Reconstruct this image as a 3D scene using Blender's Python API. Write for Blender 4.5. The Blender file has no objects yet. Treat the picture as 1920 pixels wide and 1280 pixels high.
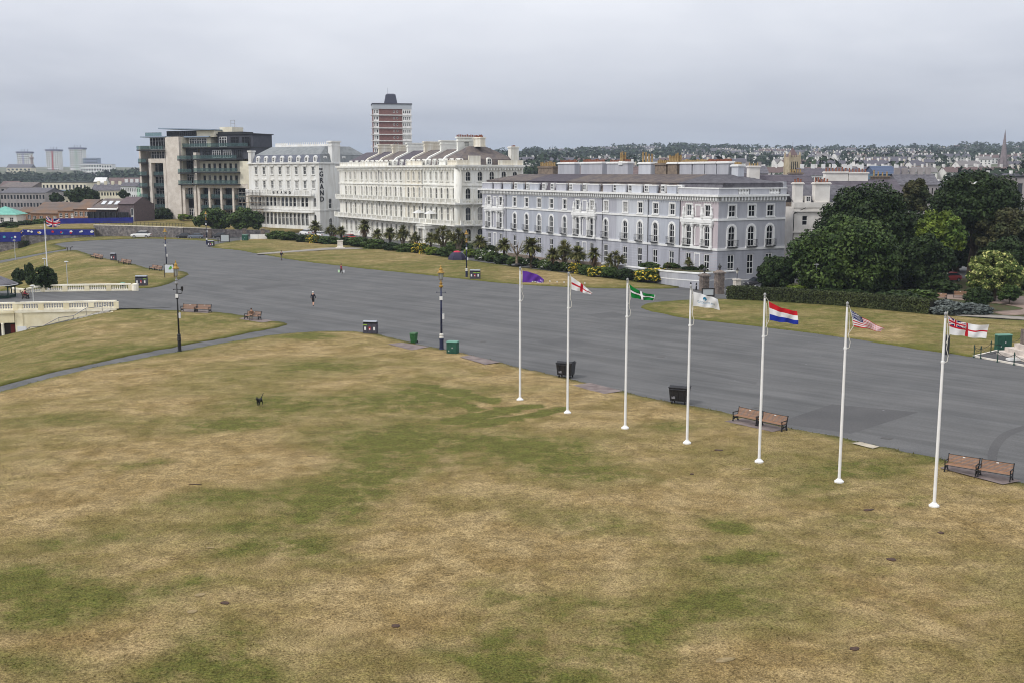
import bpy, bmesh, math, random
import numpy as np
from mathutils import Vector, Matrix, noise as mnoise
from mathutils.geometry import delaunay_2d_cdt
random.seed(7); rng = np.random.default_rng(11)
sc = bpy.context.scene
PI = math.pi
# ------------------------------------------------------------------ camera
FPX, HC = 2050.0, 17.5                       # focal length in photo pixels, eye height in metres
TH = math.atan(315.0 / FPX)                  # pitch below the horizon
cam = bpy.data.cameras.new('camera'); cam.sensor_width = 36.0; cam.lens = 36.0 * FPX / 1920.0
cam.clip_start = 0.5; cam.clip_end = 20000.0
co = bpy.data.objects.new('camera', cam); sc.collection.objects.link(co)
co.location = (0, 0, HC); co.rotation_euler = (PI / 2 - TH, 0, 0); sc.camera = co
# ------------------------------------------------------------------ sky, sun, exposure
SUN_EL, SUN_ROT = math.radians(46), math.radians(236)     # sun veiled by cloud, behind and to the left
w = bpy.data.worlds.new('World'); sc.world = w; w.use_nodes = True
nt = w.node_tree; nt.nodes.clear(); N = nt.nodes.new; LK = nt.links.new
out = N('ShaderNodeOutputWorld'); bg = N('ShaderNodeBackground'); LK(bg.outputs[0], out.inputs[0])
sky = N('ShaderNodeTexSky'); sky.sky_type = 'NISHITA'; sky.sun_disc = False
sky.sun_elevation = SUN_EL; sky.sun_rotation = SUN_ROT; sky.air_density = 1.5; sky.dust_density = 3.0
skm = N('ShaderNodeMixRGB'); skm.blend_type = 'MULTIPLY'; skm.inputs[0].default_value = 1; skm.inputs[2].default_value = (.12, .12, .12, 1)
LK(sky.outputs[0], skm.inputs[1])
tc = N('ShaderNodeTexCoord'); sp = N('ShaderNodeSeparateXYZ'); LK(tc.outputs['Generated'], sp.inputs[0])
def wm(op, a, b=None, clamp=False):
    n = N('ShaderNodeMath'); n.operation = op; n.use_clamp = clamp
    for i, x in enumerate((a, b)):
        if x is None: continue
        if isinstance(x, (int, float)): n.inputs[i].default_value = x
        else: LK(x, n.inputs[i])
    return n.outputs[0]
zc = wm('MAXIMUM', sp.outputs[2], 0.0)
den = wm('ADD', zc, 0.13)
cx = wm('DIVIDE', sp.outputs[0], den); cy = wm('DIVIDE', sp.outputs[1], den)
cmb = N('ShaderNodeCombineXYZ'); LK(cx, cmb.inputs[0]); LK(cy, cmb.inputs[1])
def wnoise(scale, det, rough, dist=0):
    n = N('ShaderNodeTexNoise'); n.inputs['Scale'].default_value = scale; n.inputs['Detail'].default_value = det
    n.inputs['Roughness'].default_value = rough; n.inputs['Distortion'].default_value = dist
    LK(cmb.outputs[0], n.inputs['Vector']); return n.outputs[0]
n1 = wnoise(0.42, 6, .5, .5); n2 = wnoise(2.3, 5, .55, .3)
cl = wm('ADD', wm('MULTIPLY', n1, .88), wm('MULTIPLY', n2, .12))
ramp = N('ShaderNodeValToRGB'); LK(cl, ramp.inputs[0])
ramp.color_ramp.elements[0].position = .34; ramp.color_ramp.elements[0].color = (.80, .82, .875, 1)
ramp.color_ramp.elements[1].position = .64; ramp.color_ramp.elements[1].color = (1.12, 1.12, 1.13, 1)
# an overcast sky is about three times as bright overhead as at the skyline
lum = N('ShaderNodeValToRGB'); LK(zc, lum.inputs[0]); e = lum.color_ramp.elements
e[0].position = 0.0; e[0].color = (.335, .365, .425, 1); e[1].position = 1.0; e[1].color = (1.05, 1.05, 1.05, 1)
for p, c in ((.022, (.335, .36, .415)), (.055, (.44, .46, .51)), (.095, (.56, .575, .62)), (.15, (.68, .69, .725)), (.4, (.84, .845, .86))):
    q = e.new(p); q.color = (*c, 1)
mul = N('ShaderNodeMixRGB'); mul.blend_type = 'MULTIPLY'; mul.inputs[0].default_value = 1
LK(ramp.outputs[0], mul.inputs[1]); LK(lum.outputs[0], mul.inputs[2])
mx = N('ShaderNodeMixRGB'); mx.inputs[0].default_value = .93        # cloud cover over the blue air
LK(skm.outputs[0], mx.inputs[1]); LK(mul.outputs[0], mx.inputs[2]); LK(mx.outputs[0], bg.inputs[0])
bg.inputs[1].default_value = 1.12
sl = bpy.data.lights.new('sun', 'SUN'); sl.energy = 1.5; sl.angle = math.radians(10); sl.color = (1, .965, .91)
so = bpy.data.objects.new('sun', sl); sc.collection.objects.link(so)
az = SUN_ROT; sdir = Vector((math.sin(az) * math.cos(SUN_EL), math.cos(az) * math.cos(SUN_EL), math.sin(SUN_EL)))
so.rotation_euler = sdir.to_track_quat('Z', 'Y').to_euler(); so.location = (-60, -60, 90)
vs = sc.view_settings; vs.view_transform = 'Standard'; vs.look = 'None'; vs.exposure = 0.22; vs.gamma = 1.0; vs.use_curve_mapping = False
cy_ = sc.cycles; cy_.max_bounces = 6; cy_.diffuse_bounces = 3; cy_.glossy_bounces = 3; cy_.transmission_bounces = 4
cy_.filter_width = 1.05; cy_.volume_bounces = 1; cy_.transparent_max_bounces = 8; cy_.sample_clamp_indirect = 6
try:
    cy_.use_denoising = True; cy_.denoising_prefilter = 'ACCURATE'; cy_.denoising_input_passes = 'RGB_ALBEDO_NORMAL'
except Exception: pass
# ------------------------------------------------------------------ helpers
COL = sc.collection
def S(r, g, b):
    f = lambda c: (c / 255) / 12.92 if c <= 10 else ((c / 255 + .055) / 1.055) ** 2.4
    return (f(r), f(g), f(b))
MATS = {}
def M(name, c, rough=.75, c2=None, scale=1.0, lo=.4, hi=.62, detail=5, bump=0, bscale=12, metal=0, spec=.3, rnd=0, grain=0, gscale=30, stretch=None, island=0):
    """procedural principled material: base colour, a second colour by noise, fine grain and bump"""
    if name in MATS: return MATS[name]
    m = bpy.data.materials.new(name); m.use_nodes = True; t = m.node_tree; b = t.nodes['Principled BSDF']
    b.inputs['Roughness'].default_value = rough; b.inputs['Metallic'].default_value = metal
    b.inputs['Specular IOR Level'].default_value = spec
    MATS[name] = m; nn = t.nodes.new; lk = t.links.new
    c4 = (*c, 1); b.inputs['Base Color'].default_value = c4
    if not (c2 or bump or rnd or grain or island): return m
    tcn = nn('ShaderNodeTexCoord'); vec = tcn.outputs['Object']
    if stretch:
        mp = nn('ShaderNodeMapping'); mp.inputs['Scale'].default_value = stretch; lk(vec, mp.inputs[0]); vec = mp.outputs[0]
    def nz(s, d=4, r=.55):
        n = nn('ShaderNodeTexNoise'); n.inputs['Scale'].default_value = s; n.inputs['Detail'].default_value = d; n.inputs['Roughness'].default_value = r
        lk(vec, n.inputs['Vector']); return n.outputs[0]
    def mr(x, a, bb, c_, d_):
        n = nn('ShaderNodeMapRange'); lk(x, n.inputs[0])
        for i, q in enumerate((a, bb, c_, d_)): n.inputs[i + 1].default_value = q
        return n.outputs[0]
    rgb = nn('ShaderNodeRGB'); rgb.outputs[0].default_value = c4; cur = rgb.outputs[0]
    if c2:
        mix = nn('ShaderNodeMixRGB'); lk(mr(nz(scale, detail), lo, hi, 0, 1), mix.inputs[0]); lk(cur, mix.inputs[1]); mix.inputs[2].default_value = (*c2, 1); cur = mix.outputs[0]
    hs = None
    def val(cur, x):
        h = nn('ShaderNodeHueSaturation'); lk(x, h.inputs['Value']); lk(cur, h.inputs['Color']); return h.outputs[0]
    if grain: cur = val(cur, mr(nz(gscale, 3), .3, .7, 1 - grain, 1 + grain))
    if rnd:
        oi = nn('ShaderNodeObjectInfo'); cur = val(cur, mr(oi.outputs['Random'], 0, 1, 1 - rnd, 1 + rnd))
    if island:
        gi = nn('ShaderNodeNewGeometry'); cur = val(cur, mr(gi.outputs['Random Per Island'], 0, 1, 1 - island, 1 + island))
    lk(cur, b.inputs['Base Color'])
    if bump:
        bp = nn('ShaderNodeBump'); bp.inputs['Strength'].default_value = min(1, bump); bp.inputs['Distance'].default_value = .05 * max(1, bump)
        lk(nz(bscale, 4), bp.inputs['Height']); lk(bp.outputs[0], b.inputs['Normal'])
    return m
def tag(o, label=None, cat=None, group=None, kind=None):
    if label: o['label'] = label
    if cat: o['category'] = cat
    if group: o['group'] = group
    if kind: o['kind'] = kind
    return o
def link(o, parent=None, mat=None):
    COL.objects.link(o)
    if parent is not None: o.parent = parent
    if mat is not None: o.matrix_local = mat
    return o
def empty(name, loc=(0, 0, 0), rz=0, label=None, cat=None, group=None, scale=1):
    o = bpy.data.objects.new(name, None); o.empty_display_size = .2; COL.objects.link(o)
    o.location = loc; o.rotation_euler = (0, 0, rz); o.scale = (scale,) * 3 if not hasattr(scale, '__len__') else scale
    return tag(o, label, cat, group)
def T(x, y, z): return Matrix.Translation((x, y, z))
def RZ(a): return Matrix.Rotation(a, 4, 'Z')
class MB:
    """collects shapes; build() links them as ONE mesh object"""
    def __init__(s): s.v = []; s.f = []; s.mi = []; s.k = 0
    def add(s, vs, fs, k=None):
        o = len(s.v); s.v += [tuple(p) for p in vs]; s.f += [tuple(i + o for i in f) for f in fs]; s.mi += [s.k if k is None else k] * len(fs); return s
    def box(s, x0, x1, y0, y1, z0, z1, k=None):
        return s.add([(x0, y0, z0), (x1, y0, z0), (x1, y1, z0), (x0, y1, z0), (x0, y0, z1), (x1, y0, z1), (x1, y1, z1), (x0, y1, z1)],
                     [(3, 2, 1, 0), (4, 5, 6, 7), (0, 1, 5, 4), (1, 2, 6, 5), (2, 3, 7, 6), (3, 0, 4, 7)], k)
    def frust(s, x0, x1, y0, y1, z0, X0, X1, Y0, Y1, z1, k=None):
        return s.add([(x0, y0, z0), (x1, y0, z0), (x1, y1, z0), (x0, y1, z0), (X0, Y0, z1), (X1, Y0, z1), (X1, Y1, z1), (X0, Y1, z1)],
                     [(3, 2, 1, 0), (4, 5, 6, 7), (0, 1, 5, 4), (1, 2, 6, 5), (2, 3, 7, 6), (3, 0, 4, 7)], k)
    def cyl(s, p0, p1, r0, r1=None, n=8, k=None, caps=True):
        p0, p1 = Vector(p0), Vector(p1); r1 = r0 if r1 is None else r1; d = (p1 - p0)
        if d.length < 1e-6: return s
        d.normalize(); a = d.orthogonal().normalized(); b = d.cross(a); vs = []
        for p, r in ((p0, r0), (p1, r1)):
            for i in range(n):
                t = 2 * PI * i / n; vs.append(p + a * (r * math.cos(t)) + b * (r * math.sin(t)))
        fs = [(i, (i + 1) % n, n + (i + 1) % n, n + i) for i in range(n)]
        if caps: fs += [tuple(range(n - 1, -1, -1)), tuple(range(n, 2 * n))]
        return s.add(vs, fs, k)
    def tube(s, pts, r, n=6, k=None):
        for a, b in zip(pts[:-1], pts[1:]): s.cyl(a, b, r, r, n, k)
        return s
    def lathe(s, prof, n=12, c=(0, 0, 0), k=None):
        vs = []; m = len(prof)
        for r, z in prof:
            for i in range(n):
                t = 2 * PI * i / n; vs.append((c[0] + r * math.cos(t), c[1] + r * math.sin(t), c[2] + z))
        fs = [(j * n + i, j * n + (i + 1) % n, (j + 1) * n + (i + 1) % n, (j + 1) * n + i) for j in range(m - 1) for i in range(n)]
        fs += [tuple(range(n - 1, -1, -1)), tuple((m - 1) * n + i for i in range(n))]
        return s.add(vs, fs, k)
    def prism(s, poly, y0, y1, k=None):
        """poly in (x,z), counter-clockwise seen from -y; extruded from y0 to y1"""
        n = len(poly); vs = [(x, y0, z) for x, z in poly] + [(x, y1, z) for x, z in poly]
        fs = [tuple(range(n)), tuple(range(2 * n - 1, n - 1, -1))] + [(j, i, n + i, n + j) for i in range(n) for j in [(i + 1) % n]]
        return s.add(vs, fs, k)
    def prismx(s, poly, x0, x1, k=None):
        """poly in (y,z) extruded along x"""
        n = len(poly); vs = [(x0, y, z) for y, z in poly] + [(x1, y, z) for y, z in poly]
        fs = [tuple(range(n - 1, -1, -1)), tuple(range(n, 2 * n))] + [(i, j, n + j, n + i) for i in range(n) for j in [(i + 1) % n]]
        return s.add(vs, fs, k)
    def prismz(s, poly, z0, z1, k=None):
        n = len(poly); vs = [(x, y, z0) for x, y in poly] + [(x, y, z1) for x, y in poly]
        fs = [tuple(range(n - 1, -1, -1)), tuple(range(n, 2 * n))] + [(i, j, n + j, n + i) for i in range(n) for j in [(i + 1) % n]]
        return s.add(vs, fs, k)
    def xf(s, m, i0=0):
        s.v[i0:] = [tuple(m @ Vector(p)) for p in s.v[i0:]]; return s
    def mesh(s, name, mats, smooth=False):
        me = bpy.data.meshes.new(name); me.from_pydata(s.v, [], s.f)
        for m in (mats if isinstance(mats, (list, tuple)) else [mats]): me.materials.append(m)
        if any(s.mi): me.polygons.foreach_set('material_index', s.mi)
        if smooth: me.polygons.foreach_set('use_smooth', [True] * len(s.f))
        me.update(); return me
    def build(s, name, mats, parent=None, mat=None, smooth=False):
        return link(bpy.data.objects.new(name, s.mesh(name, mats, smooth)), parent, mat)
def inst(name, me, parent=None, mat=None): return link(bpy.data.objects.new(name, me), parent, mat)
def copy_tree(o, parent=None):
    c = o.copy(); COL.objects.link(c)
    if parent is not None: c.parent = parent
    for ch in list(o.children): copy_tree(ch, c)
    return c
def np_mesh(name, verts, faces, mat, smooth=False, attr=None):
    """verts (n,3), faces (m,k) arrays"""
    me = bpy.data.meshes.new(name); nv, (nf, k) = len(verts), faces.shape
    me.vertices.add(nv); me.vertices.foreach_set('co', np.asarray(verts, np.float32).ravel())
    me.loops.add(nf * k); me.loops.foreach_set('vertex_index', faces.astype(np.int32).ravel())
    me.polygons.add(nf); me.polygons.foreach_set('loop_start', np.arange(0, nf * k, k, dtype=np.int32))
    if smooth: me.polygons.foreach_set('use_smooth', np.ones(nf, bool))
    if attr:
        for an, av in attr.items():
            a = me.attributes.new(an, 'FLOAT', 'POINT'); a.data.foreach_set('value', np.asarray(av, np.float32))
    for m in (mat if isinstance(mat, (list, tuple)) else [mat]): me.materials.append(m)
    me.update(calc_edges=True); return me
# ------------------------------------------------------------------ the lie of the land
def x_edge(y):
    return -24.0 - 0.2 * y if y < 141 else -52.2 - (y - 141) * .45
def hz(x, y):
    """height of the ground: the level hilltop, falling away on the left"""
    t = (x_edge(y) - x) / 2.2
    z = -.23 * 2.2 * (math.log1p(math.exp(min(t, 40))))
    return max(z, -9 + .02 * z)
CT, ST = math.cos(TH), math.sin(TH)
def ray(u, v):
    x = (u - 960) / FPX; y = (640 - v) / FPX
    return Vector((x, CT + y * ST, -ST + y * CT))
def gp(u, v, z=None):
    """where the sight line through photo pixel (u,v) meets the ground (or level z)"""
    d = ray(u, v)
    if z is not None:
        t = (z - HC) / d.z; return Vector((d.x * t, d.y * t, z))
    zz = 0.0
    for _ in range(30):
        t = (zz - HC) / d.z; zz = .5 * zz + .5 * hz(d.x * t, d.y * t)
    return Vector((d.x * t, d.y * t, zz))
def at(u, v, dist):
    """point on the sight line at forward distance dist"""
    d = ray(u, v); t = dist / d.y; return Vector((d.x * t, dist, HC + d.z * t))
def catmull(P, step=.8, closed=False):
    P = [np.array(p[:2], float) for p in P]; n = len(P); outp = []
    for i in range(n if closed else n - 1):
        p0, p1, p2, p3 = (P[(i - 1) % n] if closed or i > 0 else P[0]), P[i], P[(i + 1) % n], (P[(i + 2) % n] if closed or i + 2 < n else P[-1])
        L = np.linalg.norm(p2 - p1); m = max(1, int(L / step))
        for j in range(m):
            t = j / m
            outp.append(.5 * ((2 * p1) + (-p0 + p2) * t + (2 * p0 - 5 * p1 + 4 * p2 - p3) * t * t + (-p0 + 3 * p1 - 3 * p2 + p3) * t ** 3))
    if not closed: outp.append(P[-1])
    return outp
def inside(poly, X, Y):
    r = np.zeros(X.shape, bool); n = len(poly); j = n - 1
    for i in range(n):
        xi, yi = poly[i]; xj, yj = poly[j]
        c = ((yi > Y) != (yj > Y)) & (X < (xj - xi) * (Y - yi) / (yj - yi + 1e-12) + xi)
        r ^= c; j = i
    return r
def bdist(poly, X, Y):
    d = np.full(X.shape, 1e9); n = len(poly)
    for i in range(n):
        ax, ay = poly[i]; bx, by = poly[(i + 1) % n]; dx, dy = bx - ax, by - ay; L = dx * dx + dy * dy + 1e-12
        t = np.clip(((X - ax) * dx + (Y - ay) * dy) / L, 0, 1)
        d = np.minimum(d, np.hypot(X - ax - t * dx, Y - ay - t * dy))
    return d
def sheet(name, poly, mat, lift=.06, step=2.0, zf=hz, skirt=.12, wob=0.0, greens=None, parent=None):
    """a piece of ground cut to a polygon, following the land, with a turned-down edge"""
    poly = [tuple(p) for p in poly]
    A = np.array(poly); x0, y0 = A.min(0); x1, y1 = A.max(0)
    gx, gy = np.meshgrid(np.arange(x0, x1, step), np.arange(y0, y1, step)); gx = gx.ravel() + rng.uniform(-.2, .2, gx.size) * step; gy = gy.ravel() + rng.uniform(-.2, .2, gy.size) * step
    k = inside(poly, gx, gy); gx, gy = gx[k], gy[k]
    k = bdist(poly, gx, gy) > step * .35; gx, gy = gx[k], gy[k]
    nb = len(poly); pts = [Vector(p) for p in poly] + [Vector((a, b)) for a, b in zip(gx, gy)]
    V, E_, F_, ov, oe, of = delaunay_2d_cdt(pts, [(i, (i + 1) % nb) for i in range(nb)], [], 1, 1e-4)
    V = np.array([(p.x, p.y) for p in V]); tri = np.array([f for f in F_ if len(f) == 3])
    d = bdist(poly, V[:, 0], V[:, 1])
    z = np.array([zf(a, b) for a, b in V]) + lift
    if wob:
        z += wob * np.clip(d / 4, 0, 1) * np.array([.85 + mnoise.noise((a * .09, b * .09, 3.1)) + .5 * mnoise.noise((a * .25, b * .25, 7.7)) for a, b in V])
    e = np.cross(np.c_[V[tri[:, 1]] - V[tri[:, 0]], np.zeros(len(tri))], np.c_[V[tri[:, 2]] - V[tri[:, 0]], np.zeros(len(tri))])[:, 2]
    tri[e < 0] = tri[e < 0][:, ::-1]
    P3 = np.c_[V, z]; cnt = {}
    for f in tri:
        for a, b in ((f[0], f[1]), (f[1], f[2]), (f[2], f[0])): cnt[(a, b)] = cnt.get((a, b), 0) + 1
    be = [k for k in cnt if (k[1], k[0]) not in cnt]
    sk = []; P3 = list(map(tuple, P3)); dl = list(d); low = {}
    if skirt:
        for a, b in be:
            for q in (a, b):
                if q not in low:
                    low[q] = len(P3); x, y, zz = P3[q]; P3.append((x, y, zz - skirt)); dl.append(0)
            sk += [(b, a, low[a]), (b, low[a], low[b])]
    tri = np.vstack([tri, np.array(sk)]) if sk else tri
    P3 = np.array(P3); at_ = {'edge': np.array(dl)}
    if greens is not None: at_['green'] = greens(P3[:, 0], P3[:, 1])
    me = np_mesh(name, P3, tri, mat, smooth=False, attr=at_)
    o = inst(name, me, parent); return o
# ------------------------------------------------------------------ ground materials
def nodes_mat(name, rough=.9, spec=.2):
    m = bpy.data.materials.new(name); m.use_nodes = True; t = m.node_tree; b = t.nodes['Principled BSDF']
    b.inputs['Roughness'].default_value = rough; b.inputs['Specular IOR Level'].default_value = spec
    class H: pass
    h = H(); h.m = m; h.t = t; h.b = b; h.tc = t.nodes.new('ShaderNodeTexCoord')
    def nz(s, d=5, r=.55, st=None, dist=0):
        n = t.nodes.new('ShaderNodeTexNoise'); n.inputs['Scale'].default_value = s; n.inputs['Detail'].default_value = d
        n.inputs['Roughness'].default_value = r; n.inputs['Distortion'].default_value = dist; v = h.tc.outputs['Object']
        if st:
            mp = t.nodes.new('ShaderNodeMapping'); mp.vector_type = 'TEXTURE'; mp.inputs['Scale'].default_value = tuple(1 / q for q in st[0]); mp.inputs['Rotation'].default_value = (0, 0, st[1]); t.links.new(v, mp.inputs[0]); v = mp.outputs[0]
        t.links.new(v, n.inputs['Vector']); return n.outputs[0]
    def mr(x, a, bb, c=0., d=1.):
        n = t.nodes.new('ShaderNodeMapRange'); t.links.new(x, n.inputs[0])
        for i, q in enumerate((a, bb, c, d)): n.inputs[i + 1].default_value = q
        return n.outputs[0]
    def mix(fac, a, b_):
        n = t.nodes.new('ShaderNodeMixRGB')
        for i, q in enumerate((fac, a, b_)):
            if isinstance(q, tuple): n.inputs[i].default_value = (*q, 1)
            elif isinstance(q, (int, float)): n.inputs[i].default_value = q
            else: t.links.new(q, n.inputs[i])
        return n.outputs[0]
    def mt(op, a, b_=None, clamp=False):
        n = t.nodes.new('ShaderNodeMath'); n.operation = op; n.use_clamp = clamp
        for i, q in enumerate((a, b_)):
            if q is None: continue
            if isinstance(q, (int, float)): n.inputs[i].default_value = q
            else: t.links.new(q, n.inputs[i])
        return n.outputs[0]
    def val(c, x):
        n = t.nodes.new('ShaderNodeHueSaturation'); t.links.new(x, n.inputs['Value']); t.links.new(c, n.inputs['Color']); return n.outputs[0]
    def bump(x, s, dist):
        n = t.nodes.new('ShaderNodeBump'); n.inputs['Strength'].default_value = s; n.inputs['Distance'].default_value = dist
        t.links.new(x, n.inputs['Height']); t.links.new(n.outputs[0], b.inputs['Normal'])
    def attr(a):
        n = t.nodes.new('ShaderNodeAttribute'); n.attribute_name = a; return n.outputs['Fac']
    def out(c): t.links.new(c, b.inputs['Base Color'])
    h.nz, h.mr, h.mix, h.mt, h.val, h.bump, h.attr, h.out = nz, mr, mix, mt, val, bump, attr, out
    return h
def grass_mat(name, dry=0.0, use_attr=True, tone=1.0):
    h = nodes_mat(name, .95, .1)
    straw, brown, green, deep = (.350*tone, .262*tone, .130*tone), (.238*tone, .168*tone, .070*tone), (.142*tone, .134*tone, .036*tone), (.080*tone, .090*tone, .020*tone)
    big = h.nz(.055, 6, .6, ((1, 1.5, 1), .3), .6); mid = h.nz(.33, 6, .62, None, .4); fine = h.nz(2.6, 5, .7); tiny = h.nz(11, 4, .75); blade = h.nz(34, 2, .8)
    c = h.mix(h.mr(mid, .36, .62), straw, brown)
    g = h.mt('ADD', h.mt('MULTIPLY', big, .75), h.mt('MULTIPLY', mid, .35))
    if use_attr:
        g = h.mt('ADD', g, h.mt('MULTIPLY', h.mt('MULTIPLY', h.attr('green'), h.mr(h.nz(.8, 5, .65, None, .5), .36, .64, .4, 1.45)), .37))
        eg = h.mr(h.attr('edge'), .2, 1.5, .20, 0); g = h.mt('ADD', g, eg)
    g = h.mt('ADD', g, h.mt('MULTIPLY', fine, .22))
    gf = h.mr(g, .585 + dry, .93 + dry)
    c = h.mix(gf, c, h.mix(h.mr(fine, .4, .7), green, deep))
    c = h.val(c, h.mr(tiny, .39, .61, .56, 1.40)); c = h.val(c, h.mr(blade, .38, .62, .66, 1.34)); c = h.val(c, h.mr(fine, .38, .62, .80, 1.16)); c = h.val(c, h.mr(h.nz(1.0, 4, .6), .38, .62, .86, 1.13))
    h.out(c)
    h.bump(h.mt('ADD', h.mt('MULTIPLY', tiny, .7), h.mt('MULTIPLY', blade, .5)), .8, .06)
    return h.m
def asphalt_mat(name, c=(.120, .119, .119), tone=1.0, streak=True):
    h = nodes_mat(name, .88, .25)
    a = math.radians(-43)
    st = h.nz(.5, 6, .6, ((.10, 1.1, 1), a), .3); st2 = h.nz(1.6, 4, .6, ((.05, 1.0, 1), a)); mid = h.nz(.16, 6, .6); fine = h.nz(7, 4, .7); chip = h.nz(45, 2, .7)
    cc = tuple(x * tone for x in c)
    col = h.mix(h.mr(mid, .4, .62), cc, (cc[0] * .82, cc[1] * .83, cc[2] * .84))
    if streak:
        col = h.val(col, h.mr(st, .38, .62, .86, 1.1)); col = h.val(col, h.mr(st2, .4, .6, .93, 1.06))
    col = h.val(col, h.mr(fine, .4, .6, .90, 1.10)); col = h.val(col, h.mr(chip, .38, .62, .86, 1.14))
    # thin dark cracks and pale gum spots
    vo = h.t.nodes.new('ShaderNodeTexVoronoi'); vo.feature = 'DISTANCE_TO_EDGE'; vo.inputs['Scale'].default_value = .07; h.t.links.new(h.tc.outputs['Object'], vo.inputs['Vector'])
    ck = h.mt('MULTIPLY', h.mr(vo.outputs[0], .0, .0035, 1, 0), h.mr(mid, .5, .6)); col = h.mix(h.mt('MULTIPLY', ck, .4), col, (.06, .06, .062))
    v2 = h.t.nodes.new('ShaderNodeTexVoronoi'); v2.inputs['Scale'].default_value = .42; h.t.links.new(h.tc.outputs['Object'], v2.inputs['Vector'])
    col = h.mix(h.mt('MULTIPLY', h.mr(v2.outputs['Distance'], .025, .045, 1, 0), .5), col, (.34, .34, .35))
    h.out(col); h.bump(h.mt('ADD', fine, chip), .35, .012); return h.m
G_FRONT = grass_mat('dry_grass'); G_FAR = grass_mat('parade_grass', -.03, True, 1.0)
G_ROUGH = grass_mat('rough_grass', -.08, False, .95)
ASPH = asphalt_mat('weathered_asphalt'); ASPH_D = asphalt_mat('darker_asphalt', (.092, .090, .091), 1, False); PATH = asphalt_mat('path_asphalt', (.098, .096, .096), 1, False)
ASPH_E = asphalt_mat('faded_repair', (.099, .098, .099), 1, False)
PAVE = M('paving_stone', S(128, 116, 112), .85, S(104, 92, 90), 1.2, bump=.3, bscale=14, grain=.15, gscale=25)
KERB = M('kerb_granite', S(172, 168, 160), .8, S(140, 136, 130), 2, grain=.1)
# ------------------------------------------------------------------ the hilltop as one sheet of asphalt
xs = np.r_[np.arange(-420, -150, 6), np.arange(-150, 150, 3), np.arange(150, 421, 6)]; ys = np.r_[np.arange(-80, 0, 8), np.arange(0, 260, 2.5), np.arange(260, 436, 5)]
gx, gy = np.meshgrid(xs, ys); gz = np.array([hz(a, b) for a, b in zip(gx.ravel(), gy.ravel())])
nx, ny = len(xs), len(ys); ii = (np.arange(ny - 1)[:, None] * nx + np.arange(nx - 1)[None]).ravel()
tag(inst('promenade', np_mesh('promenade', np.c_[gx.ravel(), gy.ravel(), gz], np.c_[ii, ii + 1, ii + nx + 1, ii + nx], ASPH, True)), 'wide grey asphalt promenade crossing the hilltop', None, None, 'structure')
def px(pts): return [gp(u, v) for u, v in pts]
GREENS = [(500, 760, 120, 30, .6), (420, 800, 60, 12, .9), (750, 752, 120, 34, .7), (775, 830, 180, 36, .8), (675, 900, 110, 42, .9), (625, 960, 90, 36, .9), (425, 938, 120, 24, .7), (300, 872, 80, 12, .7),
          (475, 1045, 130, 20, .9), (450, 1005, 80, 13, .8), (340, 1085, 60, 12, .8), (150, 1125, 150, 46, 1), (30, 1090, 60, 30, 1), (125, 1022, 150, 22, .6), (425, 1240, 150, 46, .9), (800, 1215, 60, 36, .5),
          (925, 1150, 80, 36, .7), (925, 1232, 80, 36, .8), (1010, 850, 120, 34, .8), (1135, 885, 120, 22, .8), (1085, 1000, 120, 26, .5), (1390, 990, 45, 9, 1.3), (1425, 1052, 85, 16, 1.3), (1310, 1045, 45, 10, .8),
          (1085, 1128, 80, 18, .7), (1360, 1140, 120, 36, .7), (1185, 1200, 160, 52, .8), (1035, 1252, 120, 28, .8), (1585, 885, 110, 22, .7), (1535, 930, 90, 18, .6), (1660, 985, 110, 16, .6), (1752, 950, 45, 6, 1.0),
          (560, 634, 46, 6, 1.6), (620, 690, 110, 16, .5), (850, 700, 60, 12, .4), (40, 1240, 60, 30, .5), (1500, 770, 60, 8, .4), (1250, 800, 60, 9, .7), (200, 790, 160, 16, .35), (130, 870, 120, 12, .3), (1700, 870, 80, 10, .5),
          (500, 862, 125, 38, -.9), (875, 1045, 150, 60, -.9), (750, 1140, 120, 40, -.6), (80, 940, 110, 40, -.5), (1250, 940, 160, 30, -.6), (1700, 1120, 160, 60, -.5), (1500, 1230, 200, 40, -.4), (280, 760, 120, 22, -.4), (200, 1210, 120, 26, -.6), (900, 660, 90, 14, -.5)]
STRIPES = [((790, 724), (925, 755), 1.0), ((770, 737), (890, 768), 1.0), ((865, 790), (985, 765), 1.5), ((905, 798), (1050, 772), 1.2)]
GB = []
for u, v, ru, rv, s_ in GREENS:
    c = gp(u, v); ex = gp(u + ru, v); ey = gp(u, v - rv * .9); GB.append((c.x, c.y, abs(ex.x - c.x), max(.6, abs(ey.y - c.y)), s_))
def greens(X, Y):
    wx = np.array([mnoise.noise((a * .22, b * .22, .5)) for a, b in zip(X, Y)]) * 2.2; wy = np.array([mnoise.noise((a * .22, b * .22, 9.5)) for a, b in zip(X, Y)]) * 2.2
    r = np.zeros(len(X))
    for cx_, cy__, rx, ry, s_ in GB:
        q = ((X + wx - cx_) / rx) ** 2 + ((Y + wy - cy__) / ry) ** 2; r += s_ * np.exp(-q * 1.1)
    for a, b, wd in STRIPES:
        A_, B_ = gp(*a), gp(*b); dx, dy = B_.x - A_.x, B_.y - A_.y; L = dx * dx + dy * dy
        t = np.clip(((X - A_.x) * dx + (Y - A_.y) * dy) / L, 0, 1); dd = np.hypot(X - A_.x - t * dx, Y - A_.y - t * dy); r += 2.4 * (dd < wd * .55)
    return r
def jit(P, s=.07): return [p + rng.normal(0, s, 2) + .28 * np.array([mnoise.noise((p[0] * .5, p[1] * .5, 1.7)), mnoise.noise((p[0] * .5, p[1] * .5, 8.7))]) for p in P]
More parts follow.
